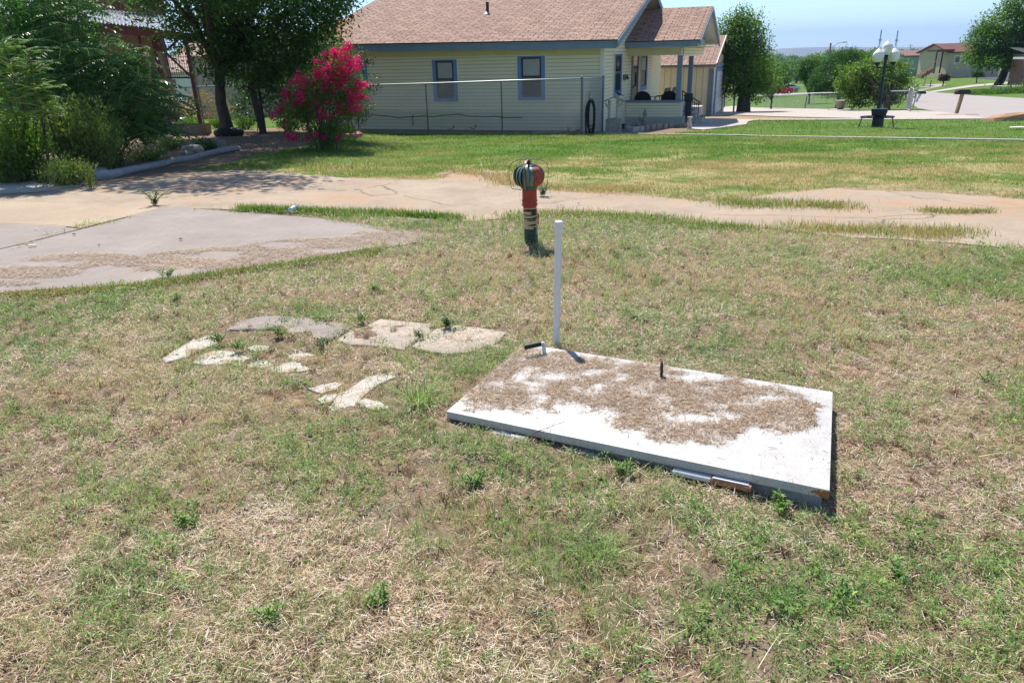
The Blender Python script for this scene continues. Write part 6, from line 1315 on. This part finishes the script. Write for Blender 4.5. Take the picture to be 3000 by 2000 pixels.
# ---------------------------------------------------------------- barn at the left
BD = 26.5
def bp3(px, py, d=BD): return Vector(map(float, aty(px, py, d)))
bb = G(520, 362); BB = Vector((0, 0, 0)); barn = thing('barn', (float(bp3(480, 300).x), BD, gz(-11, BD)), 'weathered plank barn with red steel frame and a tin lean to roof behind the thicket', 'barn')
bo = barn.location.copy()
def bl(px, py, d=BD): return bp3(px, py, d)-bo
mb = MB(); P4 = [bl(-300,120,29), bl(470,150,27.6), bl(470,360,27.6), bl(-300,380,29)]
zt, zbm = 4.2, 0
a_ = Vector((bl(-350,200,29.5).x, 3., 0)); b2 = Vector((bl(478,200,27.8).x, 1.3, 0)); d_ = (b2-a_); Lw = d_.length; an = math.atan2(d_.y, d_.x); Mz = Matrix.Rotation(an, 3, 'Z')
k = 0; w = .18
while k*w < Lw:
    c = a_+d_*(k*w+.09)/Lw; mb.box((c.x, c.y+random.uniform(-.006, .006), 1.9), (w-.012, .03, 3.9+random.uniform(-.03, .03)), Mz); k += 1
mb.build('plank_wall', M['plank'], barn)
mb = MB(); mb.box(((a_.x+b2.x)/2+.3, (a_.y+b2.y)/2+.05, 4.1), (Lw, .05, .25), Mz); mb.box(((a_.x+b2.x)/2, (a_.y+b2.y)/2-.02, 3.55), (Lw, .06, .16), Mz); mb.build('red_beam', M['red_steel'], barn)
# upper storey block
mb = MB(); c = bl(300, 20, 30); k = 0
while k < 26: mb.box((c.x-2.3+k*.18, c.y, c.z+.4), (.168, .03, 2.2)); k += 1
mb.build('upper_wall', M['plank'], barn); mb = MB(); mb.box((c.x, c.y-.03, c.z+1.15), (4.9, .05, .22)); mb.build('red_beam', M['red_steel'], barn)
# lean-to roof of corrugated tin
RA, RB, RC2, RD = bl(-60,30,26), bl(590,97,25.6), bl(600,84,27.6), bl(-60,10,29.5)
mb = MB(); nC = 60
for i in range(nC):
    for j in (0, 1): pass
V = []; 
for i in range(nC*2+1):
    f = i/(nC*2); z = .025*(1 if i % 2 else -1); p = RA.lerp(RB, f); q_ = RD.lerp(RC2, f); V += [(p.x, p.y, p.z+z), (q_.x, q_.y, q_.z+z+.25)]
mb.add(V, [(2*i, 2*i+2, 2*i+3, 2*i+1) for i in range(nC*2)]); mb.build('lean_to_roof', M['tin'], barn)
mb = MB(); dn = Vector((0, 0, -.16)); mb.bar(RA+dn, RB+dn, .06, .24); mb.build('roof_beam', M['red_steel'], barn)
def steel(pts, w, mt, nm='steel_post'):
    mb = MB()
    for a, b in zip(pts[:-1], pts[1:]): mb.bar(a, b, w)
    return mb.build(nm, M[mt], barn)
steel([bl(456,88), bl(510,350)], .30, 'red_steel'); steel([bl(408,95), bl(424,210)], .10, 'red_steel')
steel([bl(468,150,26.2), bl(528,338,26.2)], .14, 'wood', 'leaning_board')
steel([bl(541,98,26), bl(588,362,26)], .10, 'red_steel'); steel([bl(483,152,26), bl(532,108,26)], .06, 'rust_dark', 'brace'); steel([bl(483,152,26), bl(556,222,26)], .06, 'rust_dark', 'brace')
steel([bl(466,104,26), bl(540,104,26)], .04, 'rust_dark', 'brace')
mb = MB(); g0, g1, g2, g3 = bl(462,104,26.1), bl(542,104,26.1), bl(560,228,26.1), bl(495,230,26.1)
for k in range(11): f = k/10; mb.bar(g0.lerp(g1, f), g3.lerp(g2, f), .012)
for k in range(13): f = k/12; mb.bar(g0.lerp(g3, f), g1.lerp(g2, f), .012)
mb.build('wire_panel', M['rust_dark'], barn)
mb = MB(); mb.bar(bl(490,228,26), bl(560,228,26), .05); mb.build('brace', M['rust_dark'], barn)
# things stored below the lean-to
t = thing('red_barrel', tuple(G(512, 352)), 'red drum standing under the barn roof', 'drum'); mb = MB(); mb.lathe([(.22, 0), (.24, .03), (.23, .3), (.24, .32), (.23, .6), (.24, .64), (.2, .65)], n=16); mb.build('drum', M['red_steel'], t)
t = thing('round_table', tuple(G(560, 362)), 'small round rust red table below the steel posts', 'table'); mb = MB(); mb.lathe([(.42, .62), (.44, .64), (.42, .66)], n=20); mb.build('table_top', M['rust'], t); mb = MB(); mb.lathe([(.16, 0), (.10, .3), (.14, .62)], n=10); mb.build('pedestal', M['wood'], t)
mb = MB(); mb.lathe([(.3, 0), (.34, .2), (.36, .38), (.32, .4), (.28, .12)], n=16, jit=.03); o = mb.build('washtub', M['galv'], loc=tuple(G(520, 378))); tag(o, 'grey metal washtub on the ground under the barn edge', 'tub')
mb = MB(); mb.box((0, 0, .14), (.8, .45, .28)); o = mb.build('storage_bin', M['galv_dark'], loc=tuple(G(478, 385)), bevel=.04); tag(o, 'grey blue plastic storage bin left of the washtub', 'bin')
mb = MB(); mb.box((0, 0, .05), (.7, .5, .1)); o = mb.build('white_lid', M['chip_white'], loc=tuple(np.array(G(530, 366))+np.array([0, .3, .3])), bevel=.02); tag(o, 'pale flat lid lying on the stored things under the barn', 'lid')
# neighbour's pale building and fence seen through the gap
q = aty(640, 350, 40.); zb_ = gz(q[0], 40)
nb = thing('neighbour_house', (float(q[0]), 40., zb_), 'pale pink walled house with reddish roof glimpsed behind the dark tree trunk', 'house')
mb = MB(); mb.box((2.4, 2, 1.5), (7., 4, 3.)); mb.build('wall', M['pinkwall'], nb)
slope('roof', [(-1.5, -.4, 2.95), (6.3, -.4, 2.95), (6.3, 2.2, 4.), (-1.5, 2.2, 4.)], M['roof_pink'], nb)
mb = MB(); mb.box((-.95, -.03, 1.5), (.25, .06, 3.)); mb.box((2.2, -.03, 1.5), (.14, .06, 3.)); mb.build('trim', M['trim_blue'], nb)
q2 = aty(530, 330, 52.); nb2 = thing('neighbour_shed', (float(q2[0]), 52., gz(q2[0], 52)), 'low pale building with a faded red roof behind the wire panel', 'shed')
mb = MB(); mb.box((0, 2, 1.2), (9, 4, 2.4)); mb.build('wall', M['white_pvc'], nb2); slope('roof', [(-4.8, -.4, 2.4), (4.8, -.4, 2.4), (4.8, 2, 3.4), (-4.8, 2, 3.4)], M['roof_pink'], nb2)
mb = MB(); mb.box((-1.2, -.03, 1.7), (2.4, .06, .5)); mb.build('window', M['glass'], nb2)
tgd = G(545, 345); lb = [(0, 2, .8, .5, .5, .5), (.8, 2, .6, .5, .5, .4)]
tree('garden_shrub', aty(560, 345, 32.)*np.array([1, 1, 0])+np.array([0, 0, gz(-13, 32)]), 'yellow and green garden shrubs behind the barn posts', 'shrub', [(-.5, 0, .5, .6, .5, .5), (.5, 0, .8, .6, .5, .6), (1.2, .2, .5, .5, .4, .5)], mat_gold, ncl=120, nlf=16, cr=.12, leaf=.09, trunk_r=.03, trunk_h=.4, tint=.6)
chain_fence('wire_fence', [np.array((x, 28.6+.02*i, gz(x, 28.6))) for i, x in enumerate((-13.4, -11.2, -9.0, -6.9))], 'dark wire fence behind the two shade tree trunks', hgt=1.45, mesh_d=.10, wr=.002, top_m='galv_dark', end=())
# ---------------------------------------------------------------- right and far trees
def T_(px, py): return G(px, py)
tb = np.array([*(aty(2180, 300, 42.)[:2]), 0]); tb[2] = gz(tb[0], 42)
lb = [lobe(tb, *q) for q in ((2150,230,42,1.1,1.1,1.),(2190,190,42,1.3,1.3,1.1),(2165,120,42,1.1,1.1,1.),(2140,90,42.3,.7,.8,.7),(2190,75,42,.75,.8,.7),(2170,50,42,.45,.5,.5),(2215,130,42,.6,.8,.7),(2225,230,42,.7,.8,.8),(2150,170,42,1.,1.,.9),(2200,270,41.8,.8,.8,.5))]
tree('leafy_tree', tb, 'tall dense green tree right behind the garage', 'tree', lb, mat_mid, ncl=1000, nlf=22, cr=.24, leaf=.14, trunk_r=.34, trunk_h=1.3, tint=.5, nbr=20)
tb = np.array([*(aty(2262, 285, 56.)[:2]), 0]); tb[2] = gz(tb[0], 56)
tree('small_tree', tb, 'small light green tree with orange pink new leaves left of the red car', 'tree', [lobe(tb, 2245,205,56,.55,.6,.9), lobe(tb, 2252,240,56,.7,.7,.8), lobe(tb, 2280,248,56,.4,.5,.4)], mat_light, ncl=160, nlf=18, cr=.16, leaf=.13, trunk_r=.06, trunk_h=.6, tint=.5)
tb = G(2598, 325)
lb = [lobe(tb, *q) for q in ((2500,235,39.5,.75,.8,.75),(2560,205,39.5,.9,.9,.6),(2620,215,39.5,.75,.8,.65),(2520,275,39.5,.8,.8,.55),(2590,260,39,1.0,1.,.6),(2640,260,39.5,.6,.7,.5),(2480,255,39.8,.5,.6,.5),(2600,290,39,.6,.7,.35))]
tree('round_tree', tb, 'rounded light green broadleaf tree behind the garden lamp', 'tree', lb, mat_light, ncl=640, nlf=22, cr=.17, leaf=.14, trunk_r=.14, trunk_h=.75, tint=.5, nbr=22)
tb = np.array([*(aty(2455, 300, 52.)[:2]), 0]); tb[2] = gz(tb[0], 52)
lb = [lobe(tb, *q) for q in ((2465,190,52,1.1,1.1,.75),(2420,225,52,.9,1.,.9),(2395,252,52,.55,.8,.5),(2500,175,52,.8,1.,.5),(2440,260,52,1.2,1.,.5),(2510,200,52,.8,1.,.7),(2480,160,52,.6,.8,.35))]
tree('cedar', tb, 'dark green windswept cedar mound between the lawn and the round tree', 'tree', lb, mat_cedar, ncl=900, nlf=26, cr=.13, leaf=.12, trunk_r=.15, trunk_h=.8, tint=.45, asp=.35, shell=.75)
tb = np.array([*(aty(2375, 255, 75.)[:2]), 0]); tb[2] = gz(tb[0], 75)
tree('vase_shaped_bush', tb, 'olive brown vase shaped evergreen left of the cedar mound', 'tree', [lobe(tb, 2375,215,75,.8,1.,1.0), lobe(tb, 2360,200,75,.7,.8,.8), lobe(tb, 2392,190,75,.6,.8,.6), lobe(tb, 2378,240,75,.5,.6,.6)], mat_mid, ncl=260, nlf=20, cr=.2, leaf=.2, trunk_r=.1, trunk_h=.5, tint=.15, shell=.7)
tb = np.array([*(aty(2925, 226, 72.)[:2]), 0]); tb[2] = gz(tb[0], 72)
lb = [lobe(tb, *q) for q in ((2990,185,70,1.0,1.2,.5),(2868,178,71,1.0,1.2,.5),(2905,185,70,.9,1.,.4),(2900,120,72,1.8,1.8,1.5),(2960,70,72,2.2,2.,1.7),(2870,160,72,1.2,1.3,.8),(2935,165,72,1.5,1.5,.8),(3000,130,72,2.,2.,1.5),(3010,20,72,2.,2.,1.5),(2890,85,72,.9,1.,.8),(3080,70,72,2.6,2.5,2.2))]
tree('large_tree', tb, 'large spreading green tree at the right edge in front of the far houses', 'tree', lb, mat_mid, ncl=1100, nlf=24, cr=.36, leaf=.26, trunk_r=.36, trunk_h=1.6, tint=.45, nbr=24, lean=(.5, 0))
def clipped(px, py, top, w_, h_, label, mt, dd=62.):
    q = G(px, py); s = q[1]/2327; t = thing('topiary', tuple(q), label, 'topiary'); zt = htop(q, px, top); h2 = h_*q[1]/2490; n = 1500
    P = rng.uniform(-1, 1, (n, 3))*np.array([w_*s/2, .4, h2/2])+np.array([0, 0, zt-h2/2]); leafcards('foliage', P, .16*rng.uniform(.6, 1.2, n), rng.uniform(0, .5, n), mt, t); mb = MB(); mb.tube([(0, 0, -.1), (0, 0, zt-h2*.8)], .06, 7); mb.build('trunk', M['bark'], t)
clipped(2762, 252, 219, 26, 18, 'clipped reddish olive shrub standing on a bare stem in the lot', mat_brown); clipped(2860, 243, 209, 31, 17, 'dark clipped rectangular shrub on a pale stem', mat_dark)
# distant trees: each its own, on the valley floor
kinds = [(mat_mid, 'mid green'), (mat_dark, 'dark green'), (mat_light, 'pale green'), (mat_mid, 'olive green')]
protos = []
for k, (mt_, nm) in enumerate(kinds):
    L_ = [(0, 0, 3.4, 2.2, 2.2, 1.7), (1.3, 0, 2.7, 1.5, 1.5, 1.1), (-1.4, .3, 2.8, 1.4, 1.5, 1.1), (.3, -.6, 4.6, 1.3, 1.3, 1.0), (-.5, .5, 1.9, 1.6, 1.6, .9)]
    L_ = [(x+random.uniform(-.4, .4), y, z+random.uniform(-.3, .3), a, b, c) for x, y, z, a, b, c in L_]
    o = tree('distant_tree', (0, 0, 0), '%s distant tree' % nm, 'tree', L_, mt_, ncl=230, nlf=20, cr=.42, leaf=.42, trunk_r=.25, trunk_h=1.4, tint=[.45, .8, .35, .25][k], group='distant valley trees', nbr=8, shell=.7); protos.append(o)
far = [ # px, top py, distance, kind, note
 (2255,165,150,1,'beside the left edge of the open valley view'),(2285,182,135,0,'just above the red car, left of the wooden fence'),(2262,190,110,3,'nearest the left end of the wooden fence'),(2315,172,275,2,'behind the wooden fence on its left'),(2340,178,232,1,'with a visible trunk in front of the wooden fence'),(2372,168,280,2,'behind the right end of the wooden fence'),(2402,158,230,0,'behind the vase shaped evergreen'),(2330,163,420,3,'further back above the wooden fence'),(2285,160,430,1,'further back left of the valley centre'),(2370,160,440,0,'further back right of the valley centre'),(2420,150,300,1,'behind the wooden light pole'),(2515,146,200,3,'behind the left lamp globe'),(2556,143,180,0,'behind the top lamp globe'),(2612,150,190,2,'behind the right lamp globe'),(2645,147,260,3,'left of the mint walled house'),(2690,146,300,1,'above the mint house roof'),(2730,143,320,0,'above the mint house roof on its right'),(2770,141,330,1,'left of the red roofed house ridge'),(2815,139,300,0,'above the red roofed house'),(2238,160,200,0,'poking out right of the tall garage tree'),(2858,136,260,2,'left of the large right hand tree')]
for i, (px_, py_, d_, k, nt_) in enumerate(far):
    p = aty(px_, py_, d_); z = gz(p[0], d_); lab = '%s distant tree %s' % (kinds[k][1], nt_)
    dup(protos[k], (float(p[0]), float(d_), z), rz=random.uniform(0, 6), label=lab, sc=max(.5, (float(p[2])-z)/5.6))
for o in protos:
    for c in list(o.children): bpy.data.objects.remove(c, do_unlink=True)
    bpy.data.objects.remove(o, do_unlink=True)
# the far-off wood that reads as one mass
nW = 26000; u = rng.uniform(.05, .85, nW); d = 380*np.exp(rng.random(nW)*2.1); X = u*d; 
cl = fbm(X*.02+4, d*.02, 3); hgt = 2+6*cl; s = 1+d/700; Z = g(X, d)+rng.random(nW)**.6*hgt
o = leafcards('far_woods', np.stack([X, d, Z], 1), rng.uniform(1.6, 3.2, nW)*s, np.clip(.45+(cl-.5)+rng.normal(0, .15, nW), 0, 1), mat_mid, None, asp=.9, up=.8); tag(o, 'continuous far off woodland filling the valley below the hills', 'woodland', kind='stuff')
nW = 5000; u = rng.uniform(-.75, -.1, nW); d = 150*np.exp(rng.random(nW)*1.6); X = u*d; Z = g(X, d)+rng.random(nW)**.6*(4+9*fbm(X*.03, d*.03))
o = leafcards('far_woods', np.stack([X, d, Z], 1), rng.uniform(2, 4, nW), np.clip(rng.normal(.5, .2, nW), 0, 1), mat_mid, None, asp=.9, up=.8); tag(o, 'distant tree mass seen through the gap by the barn', 'woodland', kind='stuff')
# ---------------------------------------------------------------- cars
def car(name, px, py, label, paint, rz, sc=1):
    q = G(px, py); t = thing(name, tuple(q), label, 'car', rz=rz, sc=sc)
    pr = [(-2.15, .30), (-2.2, .55), (-2.0, .72), (-1.1, .86), (-.35, 1.32), (.75, 1.36), (1.55, 1.0), (2.1, .92), (2.2, .6), (2.12, .30), (1.75, .26), (1.66, .5), (1.4, .62), (1.12, .5), (1.02, .26), (-1.02, .26), (-1.12, .5), (-1.4, .62), (-1.66, .5), (-1.75, .26)]
    mb = MB(); n = len(pr); vs = []
    for y, k in ((-.86, 1), (.86, 1)): vs += [(x, y*(.80 if z > 1.05 else 1), z) for x, z in pr]
    mb.add(vs, [tuple(range(n-1, -1, -1)), tuple(range(n, 2*n))]+[(i, (i+1) % n, n+(i+1) % n, n+i) for i in range(n)]); mb.build('body', M[paint], t, bevel=.02)
    for y in (-.872, .872):
        for q4 in ([(-.95, .92), (-.32, 1.24), (.15, 1.26), (.15, .95)], [(.22, .95), (.22, 1.26), (.7, 1.26), (1.35, 1.0)]):
            s_ = 1 if y > 0 else -1; v = [(x, y if z < 1.05 else s_*(.745), z) for x, z in q4]; mb = MB(); mb.add(v, [(0, 1, 2, 3)]); mb.build('window', M['glass'], t)
    mb = MB(); mb.add([(-1.12, -.74, .875), (-1.12, .74, .875), (-.38, .62, 1.325), (-.38, -.62, 1.325)], [(0, 1, 2, 3)]); mb.add([(1.5, -.74, 1.045), (1.5, .74, 1.045), (.8, .62, 1.355), (.8, -.62, 1.355)], [(3, 2, 1, 0)]); mb.build('windscreen', M['glass'], t)
    for x in (-1.39, 1.39):
        for y in (-.78, .78):
            mb = MB(); mb.tube([(x, y-.1, .31), (x, y+.1, .31)], .31, 18); w = mb.build('wheel', M['tyre'], t); mb = MB(); mb.tube([(x, y-.11, .31), (x, y+.11, .31)], .19, 12); mb.build('rim', M['hubcap'], w)
    for y in (-.6, .6): mb = MB(); mb.box((-2.14, y, .63), (.1, .3, .13)); mb.build('headlight', M['globe'], t)
    for y in (-.6, .6): mb = MB(); mb.box((2.16, y, .78), (.06, .3, .12)); mb.build('taillight', M['red_paint'], t)
    for s_ in (-1, 1): mb = MB(); mb.box((-.7, s_*.93, .95), (.12, .16, .1)); mb.build('mirror', M[paint], t)
    return t
car('parked_car', 2280, 277, 'red hatchback car parked in front of a white car down the hill', 'car_red', .12, .98)
car('parked_car', 2304, 270, 'white car mostly hidden behind the red car down the hill', 'car_white', .12, 1.0)
# road in front of the cars
q1, q2, q3, q4 = G(2238, 280), G(2440, 270), G(2440, 274), G(2238, 284)
def roadstrip(name, pts, mt, dz):
    W = [G(*q) for q in pts]; o = draped(name, [tuple(w[:2]) for w in W], mt, dz, 4.); return o
roadstrip('road', [(2205,284),(2205,276),(2330,273),(2460,268),(2460,273),(2330,279)], M['street'], .03)
# far wooden fence, houses
def box_house(name, label, px0, px1, py_b, d, wall_h, depth, wall, roof, rise, slope_dir=0, over=.4, wins=()):
    a = aty(px0, py_b, d); b = aty(px1, py_b, d); z = min(float(a[2]), 50); w = float(b[0]-a[0]); t = thing(name, (float(a[0]), d, z), label, 'house')
    mb = MB(); mb.box((w/2, depth/2, wall_h/2-1), (w, depth, wall_h+2)); mb.build('wall', M[wall], t)
    slope('roof', [(-over, -over, wall_h-.05), (w+over, -over, wall_h-.05), (w+over, depth/2, wall_h+rise), (-over, depth/2, wall_h+rise)], M[roof], t, .15)
    slope('roof', [(w+over, depth+over, wall_h-.05), (-over, depth+over, wall_h-.05), (-over, depth/2, wall_h+rise), (w+over, depth/2, wall_h+rise)], M[roof], t, .15)
    mb = MB()
    for x in (0, w): mb.prism([(0, wall_h-.1), (depth, wall_h-.1), (depth/2, wall_h+rise-.15)], .08, (x-.04, 0, 0), (0, 1, 0), (0, 0, 1))
    mb.build('gable', M[wall], t)
    for x, zw, ww, hw in wins:
        mb = MB(); mb.box((x, -.03, zw), (ww+.2, .06, hw+.2)); f = mb.build('window', M['globe'], t); mb = MB(); mb.box((x, -.05, zw), (ww, .06, hw)); mb.build('pane', M['glass'], f)
    return t
box_house('far_house', 'long mint green low house with a brown roof beyond the lot', 2648, 2768, 207, 128., 2.3, 9, 'mint', 'roof_brown', .75)
bh = box_house('far_house', 'cream house with a dark red roof beyond the green lot', 2774, 2925, 210, 110., 2.6, 8, 'beige', 'roof_red', 1.1, wins=((1.15, 1.55, .65, .8),))
mb = MB(); mb.box((-1., .6, 2.75), (2.4, 2.6, .3)); mb.build('porch_roof', M['roof_red'], bh)
mb = MB()
for x in (-2.1, -1.3): mb.box((x, -.5, 1.2), (.14, .14, 2.8))
mb.build('porch_post', M['rust_dark'], bh)
mb = MB()
for k in range(5): mb.box((-2.4-k*.35, -.4, .35-k*.22), (.4, 1.2, .5))
mb.bar((-2.0, -1., 1.5), (-4.4, -1., .3), .07); mb.build('steps', M['wood'], bh)
rbz = aty(3008, 250, 66.)
rb = thing('brick_house', (float(rbz[0]), 66., float(rbz[2])), 'red brick house with a white eaved porch at the right edge', 'house')
mb = MB(); mb.box((3.4, 2, 1.0), (5, 4, 2.9)); mb.build('wall', M['brick'], rb); mb = MB(); mb.box((2.5, 0, 2.15), (6.2, 3.2, .16)); mb.build('eave', M['white_pvc'], rb)
slope('roof', [(-.6, -1.6, 2.24), (6, -1.6, 2.24), (6, 3, 3.0), (-.2, 3, 3.0)], M['asphalt'], rb)
mb = MB()
for x in (-.2, 1.4): mb.box((x, -1.2, .9), (.09, .09, 2.4))
mb.build('porch_post', M['black'], rb); mb = MB()
for k in range(12): mb.box((-1.4+k*.26, -1.3, .35), (.03, .03, .8))
mb.box((0, -1.3, .75), (3.1, .04, .05)); mb.build('railing', M['black_metal'], rb); mb = MB(); mb.box((.4, -.3, -.35), (5.2, 2.8, .65)); mb.build('porch_floor', M['conc_light'], rb)
q = aty(2293, 243, 240.); t = thing('wooden_fence', (float(q[0]), 240., gz(q[0], 240)), 'far brown wooden board fence beyond the small green field', 'fence'); mb = MB()
for k in range(50): mb.box((-3+k*.26, 0, 1.6), (.25, .05, 1.9+random.uniform(-.03, .03)))
mb.build('boards', M['fence_wood'], t)
q = aty(2320, 226, 236.); mb = MB(); mb.box((0, 0, 1.4), (2.2, 4.4, 1.3)); mb.box((0, -.2, 2.2), (1.8, 2.2, .6)); o = mb.build('parked_truck', M['car_white'], loc=(float(q[0]), 236., gz(q[0], 236)+1.6), bevel=.1); tag(o, 'tiny white vehicle glinting above the wooden fence', 'truck')
# street light on a wooden pole, signs, masts, poles
def at2(px, py, d): return Vector(map(float, aty(px, py, d)))
b0 = at2(2432, 178, 150.); gzb = gz(b0.x, 150); t = thing('street_light', (b0.x, 150., gzb), 'wooden utility pole with a curved street light arm', 'street light')
tp_ = at2(2434, 127, 150)-Vector((b0.x, 150, gzb)); mb = MB(); mb.tube([(0, 0, -.3), tp_], .17, 8); mb.build('pole', M['wood'], t)
a1 = at2(2440, 137, 150)-Vector((b0.x, 150, gzb)); a2 = at2(2455, 127, 150)-Vector((b0.x, 150, gzb)); a3 = at2(2470, 124.5, 150)-Vector((b0.x, 150, gzb)); mb = MB(); mb.tube([tp_-Vector((0, 0, .9)), a1, a2, a3], .055, 6); mb.build('arm', M['galv'], t)
mb = MB(); mb.box(a3+Vector((.35, 0, 0)), (.8, .3, .18)); mb.build('lamp', M['galv'], t, bevel=.04)
def pole(px, pyb, pyt, d, label, r=.12, cross=0, name='utility_pole', mt='wood', ppx=0):
    b = at2(px, pyb, d); z = gz(b.x, d); tt = at2(px+ppx, pyt, d); t = thing(name, (b.x, d, z), label, 'pole'); mb = MB(); mb.tube([(0, 0, -.5), (tt.x-b.x, 0, tt.z-z)], [r, r*.7], 7); mb.build('pole', M[mt], t)
    if cross: mb = MB(); mb.box((tt.x-b.x, 0, tt.z-z-.6), (cross, .12, .12)); mb.build('crossarm', M[mt], t)
pole(2808, 160, 119, 190, 'nearest utility pole with crossarm left of the large right tree', .15, 1.8, ppx=6); pole(2667, 160, 130, 330, 'distant utility pole right of the garden lamp', .18, 2.2, ppx=2); pole(2763, 160, 129, 340, 'distant utility pole above the mint house', .18, 2.2, ppx=1); pole(2446, 170, 140, 330, 'thin distant pole right of the street light', .14, 0)
pole(2720, 160, 134, 420, 'furthest small utility pole above the mint house roof', .2, 2.2)
def mast(px, pyt, d, label):
    b = at2(px, 150, d); z = gz(b.x, d); tt = at2(px+8, pyt, d); t = thing('radio_mast', (b.x, d, z), label, 'mast'); mb = MB(); H2 = tt.z-z
    for k in range(3): a = k*2.09; mb.tube([(math.cos(a)*.9, math.sin(a)*.9, 0), (math.cos(a)*.35, math.sin(a)*.35, H2)], .16, 4)
    n = 16
    for i in range(n): z0 = H2*i/n; a = (i % 3)*2.09; b_ = ((i+1) % 3)*2.09; mb.bar((math.cos(a)*.7, math.sin(a)*.7, z0), (math.cos(b_)*.7, math.sin(b_)*.7, z0+H2/n), .12)
    mb.build('lattice', M['galv_dark'], t); mb = MB(); mb.box((0, 0, H2*.75), (2.2, 1, 1.6)); mb.build('antenna', M['galv'], t)
mast(2574, 88, 700, 'thin radio mast behind the left side of the lamp globes'); mast(2622, 90, 700, 'thin radio mast behind the right lamp globe')
q = G(2707, 252); t = thing('road_sign', tuple(q), 'small red sign on a thin post in the green lot', 'sign'); hh_ = htop(q, 2713, 207); mb = MB(); mb.tube([(0, 0, 0), (.12, 0, hh_)], .035, 6); mb.build('post', M['galv_dark'], t); mb = MB(); mb.box((.13, -.03, hh_-.25), (.22, .03, .38)); mb.build('panel', M['red_paint'], t)
for px_, py_, tp2, lb_ in ((2724, 257, 236, 'short dark marker post right of the red sign'),(2358,318,283,'dark slanted fence stake behind the low fence')):
    q = G(px_, py_); mb = MB(); mb.tube([(0, 0, 0), (.05, 0, htop(q, px_+2, tp2))], .04, 6); tag(mb.build('stake', M['rust_dark'], loc=tuple(q)), lb_, 'post')
# low hedge on the right by the street
q = G(2925, 276); hd = thing('ground_hedge', tuple(q), 'low spreading dark green hedge along the right side of the street', 'hedge'); n = 5200
a = rng.random(n); P = np.stack([-2.4+a*6.5, rng.normal(0, .5, n)+a*1.2, np.abs(rng.normal(.12, .22, n))*(.35+a*1.3)], 1); leafcards('foliage', P, .14*rng.uniform(.6, 1.3, n), rng.uniform(.2, .7, n), mat_mid, hd, out=np.array([.2, 0, .5]))
mb = MB(); mb.tube([(-2.2, 0, .02), (1, .5, .1), (3.8, 1, .2)], .04, 5); mb.build('stems', M['bark'], hd)
# two thin staked poles with globes by the low fence (solar garden lights)
for px_, py_, lb_ in ((2338, 302, 'white ball garden light left of the middle fence post'), (2368, 302, 'white ball garden light right beside the middle fence post')):
    q = G(px_, py_); t = thing('ball_light', tuple(q), lb_, 'garden light'); mb = MB(); mb.lathe([(.02, 0), (.07, .03), (.09, .09), (.06, .16), (.01, .18)], n=10); mb.build('ball', M['globe'], t, smooth=True); mb = MB(); mb.tube([(0, 0, -.05), (0, 0, .05)], .02, 6); mb.build('stake', M['black'], t)
q = G(2120, 318); t = thing('carport', (float(aty(2128, 262, 44.)[0]), 44., gz(aty(2128, 262, 44.)[0], 44)), 'corner of a low grey awning behind the right wall of the garage', 'awning'); mb = MB(); mb.box((.3, 0, 2.1-.9), (1.4, 1.2, .1), Matrix.Rotation(-.25, 3, 'Y')); mb.build('roof', M['galv'], t); mb = MB(); mb.tube([(.5, 0, 0), (.5, 0, 1.1)], .05, 6); mb.build('post', M['galv_dark'], t)
# ---------------------------------------------------------------- air, light, camera
SUN_EL, SUN_AZ = math.radians(58), math.radians(-13)   # azimuth from +Y towards +X
sc = bpy.context.scene
w = bpy.data.worlds.new('World'); sc.world = w; w.use_nodes = True; nt = w.node_tree; bg = nt.nodes['Background']
sky = nt.nodes.new('ShaderNodeTexSky'); sky.sky_type = 'NISHITA'; sky.sun_disc = False; sky.sun_elevation = SUN_EL; sky.sun_rotation = SUN_AZ
sky.air_density = .8; sky.dust_density = .0; sky.ozone_density = 3; sky.altitude = 300
nt.links.new(sky.outputs[0], bg.inputs[0]); bg.inputs[1].default_value = .13
sl = bpy.data.lights.new('sun', 'SUN'); sl.energy = 4.9; sl.angle = math.radians(.53); sl.color = (1, .945, .86); so = bpy.data.objects.new('sun', sl); link(so)
dv = Vector((math.sin(SUN_AZ)*math.cos(SUN_EL), math.cos(SUN_AZ)*math.cos(SUN_EL), math.sin(SUN_EL))); so.rotation_euler = dv.to_track_quat('Z', 'Y').to_euler(); so.location = dv*50
HAZE = 1
if HAZE:
    mb = MB(); mb.box((0, 2000, 100), (24000, 15000, 262)); o = mb.build('haze', None); o.data.materials.clear()
    hm = bpy.data.materials.new('haze_air'); hm.use_nodes = True; nt = hm.node_tree; nt.nodes.remove(nt.nodes['Principled BSDF'])
    pv = nt.nodes.new('ShaderNodeVolumePrincipled'); pv.inputs['Color'].default_value = (.40, .62, .98, 1); pv.inputs['Density'].default_value = .00017; pv.inputs['Anisotropy'].default_value = .2
    nt.links.new(pv.outputs[0], nt.nodes['Material Output'].inputs['Volume']); o.data.materials.append(hm); tag(o, 'thin blue summer haze over the far valley', 'haze', kind='stuff')
cam = bpy.data.cameras.new('camera'); co = bpy.data.objects.new('camera', cam); link(co); sc.camera = co
cam.sensor_width = 36; cam.lens = F/3000*36; cam.clip_start = .05; cam.clip_end = 30000
Mx = Matrix((RC, UC, -FW)).transposed().to_4x4(); Mx.translation = Vector(O); co.matrix_world = Mx
sc.view_settings.view_transform = 'Standard'; sc.view_settings.look = 'None'; sc.view_settings.exposure = .56; sc.view_settings.gamma = 1
sc.cycles.max_bounces = 6; sc.cycles.volume_bounces = 0; sc.cycles.use_denoising = True
